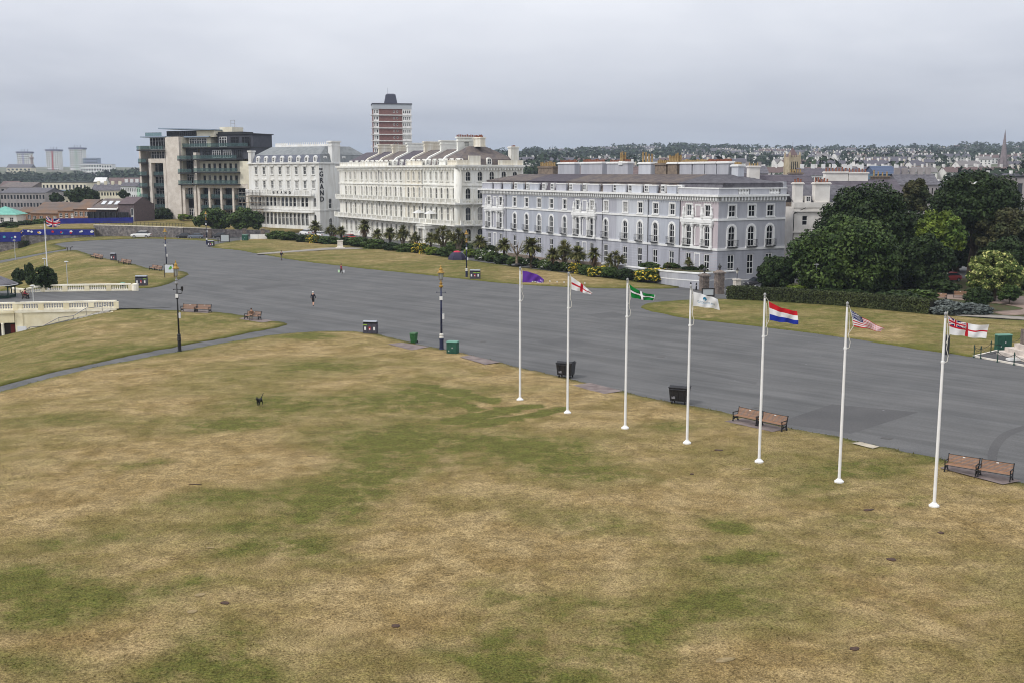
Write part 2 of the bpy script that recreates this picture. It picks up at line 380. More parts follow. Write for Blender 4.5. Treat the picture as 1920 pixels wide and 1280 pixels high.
# foreground lawn: its far edge runs along the path and then the promenade
edgeA = px([(-260, 800), (-120, 768), (0, 735), (120, 703), (240, 677), (337, 659), (440, 640), (520, 628), (600, 622), (660, 622), (700, 627), (750, 638), (800, 649), (860, 661), (920, 676), (985, 692), (1050, 707), (1110, 721), (1180, 738), (1260, 755), (1330, 768), (1380, 779), (1470, 801), (1560, 817), (1650, 838), (1720, 852), (1800, 872), (1900, 903), (2000, 925), (2150, 965)])
polyA = jit(catmull(edgeA, .7)) + [np.array(q) for q in ((60, 18), (30, 6), (-30, 6), (-62, 30))]
lawnA = tag(sheet('foreground_lawn', polyA, G_FRONT, .05, .85, hz, .12, .10, greens), 'dry yellow and green lawn filling the foreground', None, None, 'structure')
from mathutils.bvhtree import BVHTree
_bv = BVHTree.FromPolygons([v.co.copy() for v in lawnA.data.vertices], [tuple(p.vertices) for p in lawnA.data.polygons])
def lawn_z(x, y):
    h = _bv.ray_cast(Vector((x, y, 50)), Vector((0, 0, -1)))[0]
    return h.z if h is not None else hz(x, y)
# short standing blades over the nearer lawn
_n = 90000; _y = 33 + 50 * rng.random(_n) ** 1.5; _x = (rng.random(_n) - .5) * 1.06 * _y; _k = inside([tuple(q) for q in polyA], _x, _y); _x, _y = _x[_k], _y[_k]
_z = np.array([lawn_z(a, b) for a, b in zip(_x, _y)]); _a = rng.uniform(0, PI, len(_x)); _h = rng.uniform(.012, .045, len(_x)); _w = rng.uniform(.02, .055, len(_x)); _lx, _ly = rng.normal(0, .07, (2, len(_x))); _dx, _dy = np.cos(_a) * _w, np.sin(_a) * _w
_V = np.stack([np.c_[_x - _dx, _y - _dy, _z - .01], np.c_[_x + _dx, _y + _dy, _z - .01], np.c_[_x + _lx, _y + _ly, _z + _h]], 1).reshape(-1, 3); _g = np.repeat(greens(_x, _y), 3)
_E = np.array([q for q in polyA if q[1] < 135 and q[1] > 20]); _E = np.repeat(_E, 22, 0) + rng.uniform(-.45, .45, (len(_E) * 22, 2)); _k = (bdist([tuple(q) for q in polyA], _E[:, 0], _E[:, 1]) < .14); _E = _E[_k]; _m = len(_E)
_ez = np.array([hz(a, b) for a, b in _E]); _a = rng.uniform(0, PI, _m); _d = np.c_[np.cos(_a), np.sin(_a)] * rng.uniform(.02, .05, (_m, 1)); _l = rng.normal(0, .06, (_m, 2))
_V = np.vstack([_V, np.stack([np.c_[_E - _d, _ez], np.c_[_E + _d, _ez], np.c_[_E + _l, _ez + rng.uniform(.06, .16, _m)]], 1).reshape(-1, 3)]); _g = np.r_[_g, np.full(3 * _m, .7)]
tag(inst('grass_tufts', np_mesh('grass_tufts', _V, np.arange(len(_V)).reshape(-1, 3), G_FRONT, attr={'green': _g, 'edge': np.r_[np.full(len(_V) - 3 * _m, 9.0), np.zeros(3 * _m)]})), 'short dry grass blades standing on the foreground lawn', None, None, 'stuff')
edgeB = px([(-120, 760), (0, 723), (120, 693), (240, 667), (340, 648), (420, 634), (480, 622), (520, 614), (536, 608), (524, 604), (490, 601), (450, 592), (400, 586), (330, 583), (215, 582)]) + [gp(150, 598), gp(60, 617), gp(0, 631), gp(-80, 650)]
polyB = jit(catmull(edgeB, .8, True)); tag(sheet('slope_lawn', polyB, G_FRONT, .07, 1.3, hz, .12, .1, lambda X, Y: np.full(len(X), .35) + .5 * np.array([mnoise.noise((a * .08, b * .08, 2)) for a, b in zip(X, Y)])), 'sloping lawn between the narrow path and the cream wall', None, None, 'structure')
edgeC = px([(246, 541), (300, 537), (330, 527), (352, 514), (330, 508), (290, 506), (240, 494), (185, 483), (155, 474), (136, 470), (60, 482), (0, 494), (-60, 505), (-60, 545), (20, 545), (120, 540)])
polyC = jit(catmull(edgeC, 1.2, True)); tag(sheet('bank_lawn', polyC, G_FAR, .07, 2.0, hz, .12, .1, lambda X, Y: np.full(len(X), .3)), 'grass bank behind the cream balustrade terrace', None, None, 'structure')
edgeD = px([(-60, 499), (0, 489), (60, 478), (122, 467), (112, 462), (100, 458), (120, 455), (180, 451), (260, 448), (330, 449), (400, 452.5), (400, 449.5), (300, 444), (200, 444), (120, 448), (50, 458), (0, 470), (-60, 480)])
polyD = jit(catmull(edgeD, 1.5, True), .08); tag(sheet('verge_lawn', polyD, G_FAR, .07, 2.5, hz, .12, .1, lambda X, Y: np.full(len(X), .45)), 'grass verge below the stone retaining wall', None, None, 'structure')
edgeE = px([(396, 463.5), (450, 470), (500, 479), (560, 489), (640, 499), (720, 508), (800, 516), (860, 522.5), (900, 527), (960, 532.5), (1010, 536), (1100, 540), (1200, 541.5), (1262, 541), (1272, 538), (1240, 534), (1200, 529), (1130, 520), (1060, 512), (1000, 505), (940, 497), (860, 486), (780, 474), (700, 464), (600, 456), (520, 449), (470, 449), (420, 456)])
polyE = jit(catmull(edgeE, 1.2, True)); tag(sheet('parade_lawn', polyE, G_FAR, .07, 1.8, hz, .12, .1, lambda X, Y: np.full(len(X), .3) + .5 * np.array([mnoise.noise((a * .06, b * .06, 5)) for a, b in zip(X, Y)])), 'lawn between the promenade and the hotel hedges', None, None, 'structure')
edgeF = px([(1203, 577), (1240, 588), (1295, 598), (1420, 612), (1590, 634), (1700, 651), (1790, 664), (1828, 669), (1862, 660), (1890, 652), (1960, 660), (2000, 640), (2000, 607), (1920, 602), (1850, 598), (1790, 593), (1745, 590), (1700, 585), (1560, 572), (1365, 562), (1300, 563), (1230, 568)])
polyF = jit(catmull(edgeF, 1.0, True)); tag(sheet('hedge_lawn', polyF, G_FAR, .07, 1.4, hz, .12, .1, lambda X, Y: np.full(len(X), .35) + .5 * np.array([mnoise.noise((a * .08, b * .08, 8)) for a, b in zip(X, Y)])), 'lawn in front of the long clipped hedge', None, None, 'structure')
# garden beyond the hedge: beds, brown path
tag(sheet('garden_bed', jit(catmull(px([(1380, 556), (1560, 568), (1745, 585), (1790, 589), (1960, 594), (2040, 570), (1980, 530), (1700, 522), (1480, 532)]), 1.5, True)), M('garden_soil', S(74, 62, 44), .95, S(62, 74, 36), .6, grain=.3, gscale=6), .03, 3, hz, .05), 'planted garden ground under the park trees', None, None, 'structure')
tag(sheet('garden_path', catmull(px([(1690, 548), (1800, 553), (1960, 560), (1990, 575), (1930, 590), (1880, 591), (1860, 586), (1920, 580), (1850, 567), (1740, 558)]), 1.5, True), M('garden_path_gravel', S(146, 128, 118), .9, S(126, 110, 102), .8, grain=.1), .075, 3, hz, .05), 'brown path winding through the park garden', None, None, 'structure')
tag(sheet('garden_walk', catmull(px([(1750, 590.5), (1850, 597), (2000, 606), (2000, 601), (1920, 596.5), (1790, 588.5)]), 1.5, True), M('pale_concrete', S(150, 144, 136), .85, S(130, 125, 118), .8, grain=.1), .16, 3, hz, .05), 'pale concrete walk along the back of the lawn', None, None, 'structure')
tag(sheet('monument_walk', catmull(px([(484, 476.8), (560, 471), (622, 466), (675, 466.5), (678, 468.6), (630, 469.5), (575, 473), (498, 478.2)]), 1.5, True), MATS['pale_concrete'], .21, 3, hz, .05), 'thin concrete path crossing the grass to the pedestal', None, None, 'structure')
# repairs in the asphalt and paved pads
def flat(name, pts, mat, lift, label=None): return tag(sheet(name, [gp(u, v).xy for u, v in pts], mat, lift, 1.5, hz, 0), label, None, None, 'structure')
flat('asphalt_repair', [(1455, 792), (1560, 757), (1722, 772), (1596, 812)], ASPH_D, .004, 'square of newer dark asphalt behind the flagpoles')
arc = catmull(px([(1852, 868), (1853, 845), (1866, 822), (1890, 806), (1935, 793)]), 1.0); arc2 = catmull(px([(1955, 797), (1905, 811), (1882, 828), (1871, 848), (1870, 876)]), 1.0)
tag(sheet('asphalt_trench', arc + arc2, ASPH_D, .004, 1.5, hz, 0), 'curved dark strip of patched asphalt behind the benches', None, None, 'structure')
for pts, lb in (([(1005, 640), (1060, 632), (1120, 645), (1062, 653)], 'dark repair patch near the middle of the promenade'), ([(455, 540), (560, 532), (566, 536), (462, 544.5)], 'long thin repair strip left of the walking man'), ([(1290, 690), (1420, 716), (1416, 720), (1288, 694)], 'narrow trench scar behind the middle flagpoles'), ([(700, 572), (900, 600), (898, 603), (698, 574.5)], 'narrow trench scar across the middle promenade'), ([(1100, 590), (1150, 585), (1180, 592), (1128, 598)], 'faint square patch behind the green flag')): flat('asphalt_repair', pts, ASPH_E, .004, lb)
PADS = [[(727, 647), (752, 644), (806, 652), (772, 658.5)], [(862, 671), (880, 667.5), (938, 681), (910, 685.5)], [(1074, 724.5), (1106, 719.5), (1168, 735), (1130, 741)]]
for pts, lb in zip(PADS, ('brown paved pad beside the green wheelie bin', 'brown paved pad beyond the green cabinet', 'brown paved pad between two black wheeled bins')):
    flat('paved_pad', pts, PAVE, .13, lb)
flat('stone_slab', [(1596, 833), (1614, 831), (1649, 840), (1636, 843.5)], M('pale_slab', S(188, 178, 160), .85, S(160, 150, 132), 1.5, grain=.15), .13, 'pale stone slab set in the lawn edge')
for pts, lb in (([(1358, 792), (1392, 786), (1478, 806), (1448, 812)], 'paved pad under the middle pair of benches'), ([(1762, 880), (1784, 872), (1915, 904), (1880, 911)], 'paved pad under the nearest pair of benches'),
                ([(338, 586), (348, 582), (398, 585), (388, 590)], 'paved pad under the bench pair by the lamp'), ([(448, 600), (458, 596.5), (515, 603), (492, 607)], 'paved pad under the occupied bench')):
    flat('bench_pad', pts, PAVE, .125, lb)
# distant land
def lin(x, P):
    return float(np.interp(x, [p[0] for p in P], [p[1] for p in P]))
LEFT_P = [(300, -9), (700, -9), (1000, -10), (1150, -8), (1400, 2), (1700, 12), (2300, 26), (3200, 34), (6000, 20)]
RIGHT_P = [(300, -1), (440, -1), (600, 12), (1000, 21), (1500, 33), (2000, 49), (2500, 66), (2900, 70), (3600, 40), (6000, 10)]
def zt(x, y):
    th = x / max(y, 1); k = min(1, max(0, (th + .26) / .2)); k = k * k * (3 - 2 * k)
    z = (1 - k) * lin(y, LEFT_P) + k * lin(y, RIGHT_P)
    rise = lin(th, [(-.1, -.25), (0, -.16), (.06, -.05), (.14, .07), (.2, .04), (.3, -.04), (.42, .05), (.5, .07)]) if y > 1200 else 0
    return z + k * rise * (z - 15) * min(1, (y - 1200) / 800 if y > 1200 else 0) + 4 * mnoise.noise((x * .003, y * .003, 1)) * min(1, max(0, (y - 800) / 600))
ys = np.r_[np.arange(428, 1000, 26), np.arange(1000, 3000, 60), np.arange(3000, 7001, 400)]; ts = np.linspace(-.95, .95, 110)
vx = np.array([(t * y, y, zt(t * y, y)) for y in ys for t in ts]); nx, ny = len(ts), len(ys)
ii = (np.arange(ny - 1)[:, None] * nx + np.arange(nx - 1)[None]).ravel()
tag(inst('terrain', np_mesh('terrain', vx, np.c_[ii, ii + 1, ii + nx + 1, ii + nx], M('far_ground', S(84, 92, 66), .95, S(110, 106, 96), .02, grain=.2, gscale=.2), True)), 'rising land under the distant city', None, None, 'structure')
# ------------------------------------------------------------------ building kit
def outline(cx, z0, w, h, arch=False, n=7):
    """window or door opening as (x,z) points, counter-clockwise seen from outside"""
    if not arch: return [(cx - w / 2, z0), (cx + w / 2, z0), (cx + w / 2, z0 + h), (cx - w / 2, z0 + h)]
    r = w / 2; zc_ = z0 + h - r
    return [(cx - r, z0), (cx + r, z0)] + [(cx + r * math.cos(PI * i / n), zc_ + r * math.sin(PI * i / n)) for i in range(n + 1)]
def wall(mb, poly, holes, depth=.25, k=0, k2=None, y=0.0):
    """wall face at y with openings cut out and their reveals turned in; poly in (x,z)"""
    pts = [Vector(p) for p in poly]; ed = [(i, (i + 1) % len(poly)) for i in range(len(poly))]
    for h in holes:
        o = len(pts); pts += [Vector(p) for p in h]; ed += [(o + i, o + (i + 1) % len(h)) for i in range(len(h))]
    V, _, F_, _, _, _ = delaunay_2d_cdt(pts, ed, [], 1, 1e-5)
    C_ = np.array([[sum(V[i].x for i in f) / 3, sum(V[i].y for i in f) / 3] for f in F_]); bad = np.zeros(len(F_), bool)
    ok = inside(poly, C_[:, 0], C_[:, 1])
    for h in holes: bad |= inside(h, C_[:, 0], C_[:, 1])
    fs = []
    for f, b, g in zip(F_, bad, ok):
        if b or not g: continue
        a, c, d = (V[i] for i in f); cr = (c.x - a.x) * (d.y - a.y) - (c.y - a.y) * (d.x - a.x)
        fs.append(tuple(f) if cr > 0 else tuple(reversed(f)))
    mb.add([(v.x, y, v.y) for v in V], fs, k)
    for h in holes:
        n = len(h); vs = [(a, y, b) for a, b in h] + [(a, y + depth, b) for a, b in h]
        mb.add(vs, [(i, n + i, n + (i + 1) % n, (i + 1) % n) for i in range(n)], k if k2 is None else k2)
GLASS = [M('window_glass_dark', (.010, .011, .014), .25, spec=.22), M('window_glass_deep', (.018, .020, .024), .25, spec=.22), M('window_glass_grey', (.055, .06, .068), .2, spec=.3), M('window_curtain', (.36, .35, .33), .5, (.2, .2, .2), 2.0, spec=.5)]
_wc = {}
def win_meshes(w, h, arch, nx, nz, bar, fr, mat, off):
    key = (round(w, 3), round(h, 3), arch, nx, tuple(nz) if hasattr(nz, '__len__') else nz, bar, fr, mat.name)
    if key in _wc: return _wc[key]
    mb = MB(); o = outline(0, 0, w, h, arch); i_ = outline(0, fr, w - 2 * fr, h - 2 * fr if not arch else h - 2 * fr, arch); n = len(o)
    for y0, y1 in ((0, .06),):
        vs = [(a, y0, b) for a, b in o] + [(a, y0, b) for a, b in i_] + [(a, y1, b) for a, b in i_]
        mb.add(vs, [(q, (q + 1) % n, n + (q + 1) % n, n + q) for q in range(n)] + [(n + q, n + (q + 1) % n, 2 * n + (q + 1) % n, 2 * n + q) for q in range(n)])
    iw = w - 2 * fr; r = iw / 2; zc_ = fr + (h - 2 * fr) - r
    for j in range(1, nx):
        x = -iw / 2 + iw * j / nx; zt_ = h - fr if not arch else zc_ + math.sqrt(max(0, r * r - x * x))
        mb.box(x - bar / 2, x + bar / 2, .012, .05, fr, zt_)
    zl = [h * q / nz for q in range(1, nz)] if not hasattr(nz, '__len__') else [h * q for q in nz]
    for z in zl:
        hw = iw / 2 if not arch or z < zc_ else math.sqrt(max(.01, r * r - (z - zc_) ** 2)); mb.box(-hw, hw, .008, .055, z - bar * .6, z + bar * .6)
    fm = mb.mesh('window', mat); pm = []
    for g in GLASS:
        q = MB(); pl = outline(0, .01, w - .02, h - .02, arch); q.add([(a, .045, b) for a, b in pl], [tuple(range(len(pl)))]); pm.append(q.mesh('pane', g))
    _wc[key] = (fm, pm); return _wc[key]
def window(root, fm, cx, z0, w, h, arch=False, nx=2, nz=2, bar=.05, fr=.08, mat=None, depth=.05, g=None, name='window'):
    f, pm = win_meshes(w, h, arch, nx, nz, bar, fr, mat, depth)
    o = inst(name, f, root, fm @ T(cx, depth, z0)); inst('pane', pm[random.choices(range(4), (6, 4, 2.4, 1.4))[0] if g is None else g], o); return o
def ringmb(mb, o, i_, y0, y1, k=None):
    n = len(o); vs = [(a, y0, b) for a, b in o] + [(a, y0, b) for a, b in i_] + [(a, y1, b) for a, b in o] + [(a, y1, b) for a, b in i_]
    mb.add(vs, [(q, (q + 1) % n, n + (q + 1) % n, n + q) for q in range(n)] + [((q + 1) % n, q, 2 * n + q, 2 * n + (q + 1) % n) for q in range(n)] + [(n + q, n + (q + 1) % n, 3 * n + (q + 1) % n, 3 * n + q) for q in range(n)], k)
_sc = {}
def surround(parent, key, w, h, arch, t, proud, mat, depth, sill=True):
    if key not in _sc:
        mb = MB(); o = outline(0, -.02, w + 2 * t, h + t + .02, arch); i_ = outline(0, 0, w, h, arch)
        ringmb(mb, o, i_, -proud - depth, -depth)
        if sill: mb.box(-w / 2 - t - .08, w / 2 + t + .08, -proud - .12 - depth, -depth + .02, -.2, -.022)
        _sc[key] = mb.mesh('surround', mat)
    return inst('surround', _sc[key], parent)
def facade_mats(L, ang): return Matrix.Identity(4), T(L, 0, 0) @ RZ(PI / 2)
def pots(mb, x0, x1, y, z, n, r=.16, h=.7, k=0, two=False):
    for i in range(n):
        x = x0 + (x1 - x0) * (i + .5) / n
        for yy in ((y - .3, y + .3) if two else (y,)):
            hh = h * random.uniform(.75, 1.25); mb.lathe([(r * 1.15, 0), (r, .1), (r * .85, hh - .12), (r * 1.1, hh - .1), (r * 1.1, hh), (r * .7, hh)], 8, (x, yy, z), k)
POT_R = M('terracotta_pot', S(136, 88, 70), .85, S(112, 74, 60), 3, island=.2); POT_Y = M('buff_pot', S(164, 140, 98), .85, S(132, 108, 74), 3, island=.2)
SLATE = M('slate_roof', S(104, 102, 108), .7, S(86, 84, 90), 1.2, bump=.3, bscale=9, grain=.14, gscale=7)
SLATE_B = M('weathered_slate', S(118, 108, 102), .8, S(96, 90, 92), .8, bump=.3, bscale=9, grain=.16, gscale=6)
SLATE_P = M('purple_slate', S(96, 90, 97), .75, S(84, 79, 87), 1.0, bump=.3, bscale=9, grain=.14, gscale=7)
LEAD = M('lead_sheet', S(112, 116, 124), .5, S(90, 92, 100), 1.0, metal=.2)
IRON = M('black_iron', (.012, .012, .014), .5, spec=.4)
WHITE = M('white_paint', (.78, .78, .77), .55, (.70, .69, .66), .9, spec=.35)
def put(O, a, z=0):
    return (O[0], O[1], z), math.atan2(a[1], a[0])
def U2(a, b):
    d = Vector((b[0] - a[0], b[1] - a[1])); L = d.length; return (d.x / L, d.y / L), L
# slates laid as real courses: strips that overlap like shingles
def slate_slope(mb, p0, p1, q1, q0, rows, k=0, t=.04):
    """roof plane p0-p1 (eave) to q0-q1 (ridge) built from lapped courses"""
    p0, p1, q0, q1 = map(Vector, (p0, p1, q0, q1)); n = (p1 - p0).cross(q0 - p0)
    if n.length < 1e-6: n = (p1 - p0).cross(q1 - p0)
    n.normalize()
    for i in range(rows):
        a, b = i / rows, min(1, (i + 1.15) / rows)
        A, B, C_, D = p0.lerp(q0, a), p1.lerp(q1, a), p1.lerp(q1, b), p0.lerp(q0, b)
        mb.add([A + n * t, B + n * t, C_, D, A, B], [(0, 1, 2, 3), (4, 5, 1, 0)], k)
# ================================================================== grey terrace
GL, GR = (-6.72, 250.56), (33.29, 177.37); GK = 1.08
(ga, GLEN) = U2(GL, GR); GLEN /= GK; SIDE = 13.2
gt = empty('terrace_building', *put(GL, ga, -1.4), 'long lavender grey stucco terrace with white trim and balconies', 'building', scale=GK)
FM, SM = facade_mats(GLEN, 0)
HOUSES = [(0, 10.6, 'a'), (10.6, 30.9, 'b'), (30.9, 45.0, 'a'), (45.0, 50.2, 'a'), (50.2, 59.5, 'w'), (59.5, 68.0, 'b'), (68.0, GLEN, 'p')]
TINT = {'a': M('stucco_lavender', S(176, 177, 185), .85, S(164, 165, 174), .9, grain=.05, gscale=3, stretch=(1, 1, .16)), 'b': M('stucco_blue_grey', S(175, 179, 188), .85, S(164, 168, 178), .9, grain=.05, gscale=3, stretch=(1, 1, .16)),
        'w': M('stucco_pale_grey', S(194, 197, 203), .85, S(183, 186, 193), .9, grain=.05, gscale=3, stretch=(1, 1, .16)), 'p': M('stucco_pink_grey', S(188, 178, 182), .85, S(177, 167, 172), .9, grain=.05, gscale=3, stretch=(1, 1, .16)),
        's': M('stucco_side_grey', S(174, 175, 181), .85, S(163, 164, 171), .9, grain=.05, gscale=3, stretch=(1, 1, .16))}
TRIM = M('white_trim', (.80, .80, .79), .6, (.72, .72, .71), 1.2, grain=.04)
WF = M('white_sash', (.76, .76, .75), .5)
singles = [14.2, 19.0, 23.9, 28.5, 33.3, 47.0, 52.9, 57.2, 61.5, 65.9]; triples = [(3.1, 5.7, 8.3), (37.8, 40.15, 42.5), (70.2, 72.45, 74.7)]
blind = {5.7, 40.15, 72.45}
def side_xs(): return [2.6, 6.4, 10.1]
def g_open(x, tri):
    r = [outline(x, 2.2, 1.3, 3.1), outline(x, 6.45, 1.3, 3.15, True), outline(x, 10.95, 1.3, 1.75)]
    return r
for (x0, x1, tn) in HOUSES:
    mb = MB(); hs = []
    for x in singles + [q for t_ in triples for q in t_]:
        if x0 < x < x1 and x not in blind: hs += g_open(x, False)
    wall(mb, [(x0, -1.5), (x1, -1.5), (x1, 13.6), (x0, 13.6)], hs, .28)
    mb.build('wall', TINT[tn], gt)
mb = MB(); hs = []
for x in side_xs(): hs += g_open(x, False)
wall(mb, [(0, -1.5), (SIDE, -1.5), (SIDE, 13.6), (0, 13.6)], hs, .28); mb.xf(SM)
mb.add([(0, 0, -1.5), (0, SIDE, -1.5), (0, SIDE, 13.6), (0, 0, 13.6)], [(3, 2, 1, 0)]); mb.add([(0, SIDE, -1.5), (GLEN, SIDE, -1.5), (GLEN, SIDE, 13.6), (0, SIDE, 13.6)], [(3, 2, 1, 0)])
mb.build('wall', TINT['s'], gt)
# rustication joints on the ground floor: shallow proud courses
mb = MB()
for fm, L in ((FM, GLEN), (SM, SIDE)):
    o = len(mb.v)
    xs_ = singles + [q for t_ in triples for q in t_] if L > 20 else side_xs()
    cuts = sorted(x for x in xs_ if x not in blind)
    for zz in np.arange(1.55, 5.9, .42):
        a = -.03 if L > 20 else 0
        for x in cuts + [None]:
            b = (x - .62) if x is not None and zz > 1.8 and zz < 5.3 else (L if x is None else None)
            if b is None: continue
            mb.box(a, b, -.025, .01, zz + .03, zz + .39); a = (x or 0) + .62
    mb.xf(fm, o)
tag(mb.build('rusticated_courses', TINT['a'], gt), kind='stuff')
# strings, cornice with dentils, parapet blocks
def band(name, z0, z1, p, mat, fms=((FM, GLEN), (SM, SIDE))):
    mb = MB()
    for i, (fm, L) in enumerate(fms):
        o = len(mb.v); mb.box(-p if i == 0 else 0.0, L + (p if i == 0 else .0), -p, .02, z0, z1); mb.xf(fm, o)
    return mb.build(name, mat, gt)
band('plinth_band', 1.15, 1.45, .10, TRIM); band('string_course', 5.95, 6.28, .16, TRIM); band('string_course', 10.42, 10.74, .14, TRIM)
band('cornice', 13.98, 14.3, .75, TRIM); band('frieze', 13.2, 13.36, .06, TRIM)
mb = MB()
for fm, L in ((FM, GLEN), (SM, SIDE)):
    o = len(mb.v)
    for x in np.arange(.35, L, .62): mb.box(x - .13, x + .13, -.55, 0, 13.42, 13.975)
    mb.xf(fm, o)
tag(mb.build('dentil_row', TRIM, gt), kind='stuff')
def wfull(fm, x, tri=False, z_first=6.5):
    w0 = window(gt, fm, x, 2.2, 1.3, 3.1, False, 2, (.3, .62), .09, .13, WF)
    w1 = window(gt, fm, x, 6.45, 1.3, 3.15, True, 2, (.33, .66), .07, .1, WF)
    w2 = window(gt, fm, x, 10.95, 1.3, 1.75, False, 2, (.5,), .07, .1, WF)
    surround(w1, ('g1',), 1.3, 3.15, True, .34, .1, TRIM, .05); surround(w2, ('g2',), 1.3, 1.75, False, .24, .09, TRIM, .05)
    return w1
_bal = None
def balconet(parent):
    """bowed iron balcony front"""
    global _bal
    if _bal is None:
        mb = MB(); W_ = .92
        prof = [(-.28, 0), (-.52, .18), (-.58, .4), (-.44, .7), (-.48, 1.02)]
        for i in range(8):
            x = -W_ + 2 * W_ * i / 7
            for a, b in zip(prof[:-1], prof[1:]): mb.cyl((x, a[0], a[1]), (x, b[0], b[1]), .016, n=4)
        for sx in (-1, 1):
            for y in (-.1, -.3):
                mb.cyl((sx * W_, y, 0), (sx * W_, y, 1.02), .016, n=4)
        for q in (prof[0], prof[-1]): mb.tube([(-W_, 0.0, q[1]), (-W_, q[0], q[1]), (W_, q[0], q[1]), (W_, 0.0, q[1])], .026, 4)
        mb.box(-W_, W_, -.5, 0, -.1, -.02)
        _bal = mb.mesh('balcony_rail', IRON)
    return inst('balcony_rail', _bal, parent, T(0, -.15, 0))
for x in singles: balconet(wfull(FM, x))
for x in side_xs(): balconet(wfull(SM, x))
for t_ in triples:
    for x in t_:
        if x in blind:
            for z0, h, ar in ((2.2, 3.0, False), (6.5, 3.0, True), (10.95, 1.62, False)):
                mb = MB(); ringmb(mb, outline(x, z0, 1.5, h + .2, ar), outline(x, z0, 1.12, h, ar), -.07, 0); mb.build('blind_window', TRIM, gt)
        else: balconet(wfull(FM, x))
    mb = MB(); a, b = t_[0] - 1.5, t_[2] + 1.5
    mb.box(a - .1, b + .1, -.5, 0, 10.0, 10.4); mb.box(a, b, -.4, 0, 9.75, 9.995); mb.box(a, b, -.5, -.17, 6.03, 6.4)
    mb.build('entablature', TRIM, gt)
    for x in (a + .35, t_[1] - (t_[1] - t_[0]) / 2, t_[1] + (t_[2] - t_[1]) / 2, b - .35):
        mb = MB(); mb.lathe([(.3, 0), (.3, .16), (.22, .2), (.2, 2.9), (.26, 2.98), (.32, 3.2), (.34, 3.33)], 10, (x, -.22, 6.41)); mb.build('column', TRIM, gt)
        mb = MB(); mb.lathe([(.24, 0), (.24, .2), (.3, .5), (.22, .8), (.2, 1.0), (.16, 1.2), (.13, 1.3), (.17, 1.42), (.15, 1.6), (.05, 1.68)], 8, (x, -.2, 10.75)); mb.build('carved_figure', TRIM, gt)
# parapet in blocks with attic windows between; slate mansard behind
pb = [(0.0, 4.3), (5.2, 8.2), (9.3, 12.6), (15.2, 17.6), (20.2, 23.6), (30.2, 33.6), (36, 38.5), (41, 44.6), (46.0, 48.6), (50.0, 52.8), (54.6, 57.4), (59.6, 61.6), (64.4, 66.8)]
for a, b in pb:
    tn = next(t for x0, x1, t in HOUSES if x0 <= (a + b) / 2 <= x1); mb = MB(); mb.box(a, b, -.02, .35, 14.3, 15.45, 0); mb.box(a - .08, b + .08, -.1, .43, 15.452, 15.62, 1); mb.build('parapet', [TINT[tn], TRIM], gt)
mb = MB(); o = len(mb.v); mb.box(67.5, GLEN + .1, -.1, .3, 14.301, 15.15); mb.box(67.4, GLEN + .2, -.2, .4, 15.152, 15.32, 1); mb.build('parapet', [TINT['s'], TRIM], gt)
mb = MB(); mb.box(.3, 3.6, -.1, .3, 14.301, 15.153); mb.box(5.9, 9.6, -.1, .3, 14.301, 15.153); mb.box(12, SIDE, -.1, .3, 14.301, 15.153); mb.box(.3, SIDE, -.2, .4, 15.15, 15.32, 1); mb.xf(SM); mb.build('parapet', [TINT['s'], TRIM], gt)
for x0 in (3.6, 9.6):
    for i in range(7):
        mb = MB(); mb.lathe([(.1, 0), (.16, .2), (.07, .55), (.12, .84)], 8, (x0 + .3 + i * .3, .1, 14.305)); mb.xf(SM); mb.build('baluster', TRIM, gt)
rs = [(0, 9.8, SLATE_B), (9.8, 17.5, SLATE_B), (17.5, 32, SLATE_P), (32, 45, SLATE_B), (45, 58.5, SLATE_B), (58.5, 66.2, SLATE_B), (66.2, 71, SLATE), (71, GLEN, SLATE)]
for i, (a, b, m_) in enumerate(rs):
    mb = MB(); l0, l1 = (0.9 if i == 0 else 0), (1.0 if i == len(rs) - 1 else 0)
    mb.add([(a, .45, 14.28), (b, .45, 14.28), (b, 1.1, 16.05), (a, 1.1, 16.05)], [(0, 1, 2, 3)])
    hip = 5.4 if i == 0 else 0; hip2 = 6.0 if i == len(rs) - 1 else 0
    zr = 17.3
    slate_slope(mb, (a - .1, .85, 15.95), (b + .1, .85, 15.95), (b - hip2 + .1, 6.6, zr), (a + hip, 6.6, zr), 14)
    slate_slope(mb, (b + .1, 12.4, 16.0), (a - .1, 12.4, 16.0), (a + hip, 6.6, zr), (b - hip2 + .1, 6.6, zr), 6)
    if hip: slate_slope(mb, (a, 12.4, 16), (a, .85, 16), (a + hip, 6.6, zr), (a + hip, 6.6, zr), 10)
    if hip2:
        slate_slope(mb, (b, .85, 16), (b, 12.4, 16), (b - hip2, 6.6, zr), (b - hip2, 6.6, zr), 10); mb.add([(b - .3, .45, 14.28), (b - .3, 12.8, 14.28), (b, 12.4, 16.05), (b, .85, 16.05)], [(0, 1, 2, 3)])
    mb.build('roof', m_, gt)
mb = MB(); mb.box(-.05, GLEN, 12.6, 13.2, 13.6, 16.2); mb.build('rear_parapet', TINT['s'], gt)
for x in (14.0, 18.8, 25.0, 28.2, 34.8, 44.9 - 5.4, 49.3, 53.7, 58.4, 62.9, 67.2):
    d_ = empty('dormer', (0, 0, 0)); d_.parent = gt; d_.matrix_local = T(x, .3, 14.35)
    mb = MB(); mb.box(-.62, .62, 0, 1.2, 0, 1.32); mb.build('dormer_cheek', TRIM, d_)
    window(d_, Matrix.Identity(4), 0, .18, .9, .98, False, 2, 2, .06, .07, WF, -.07)
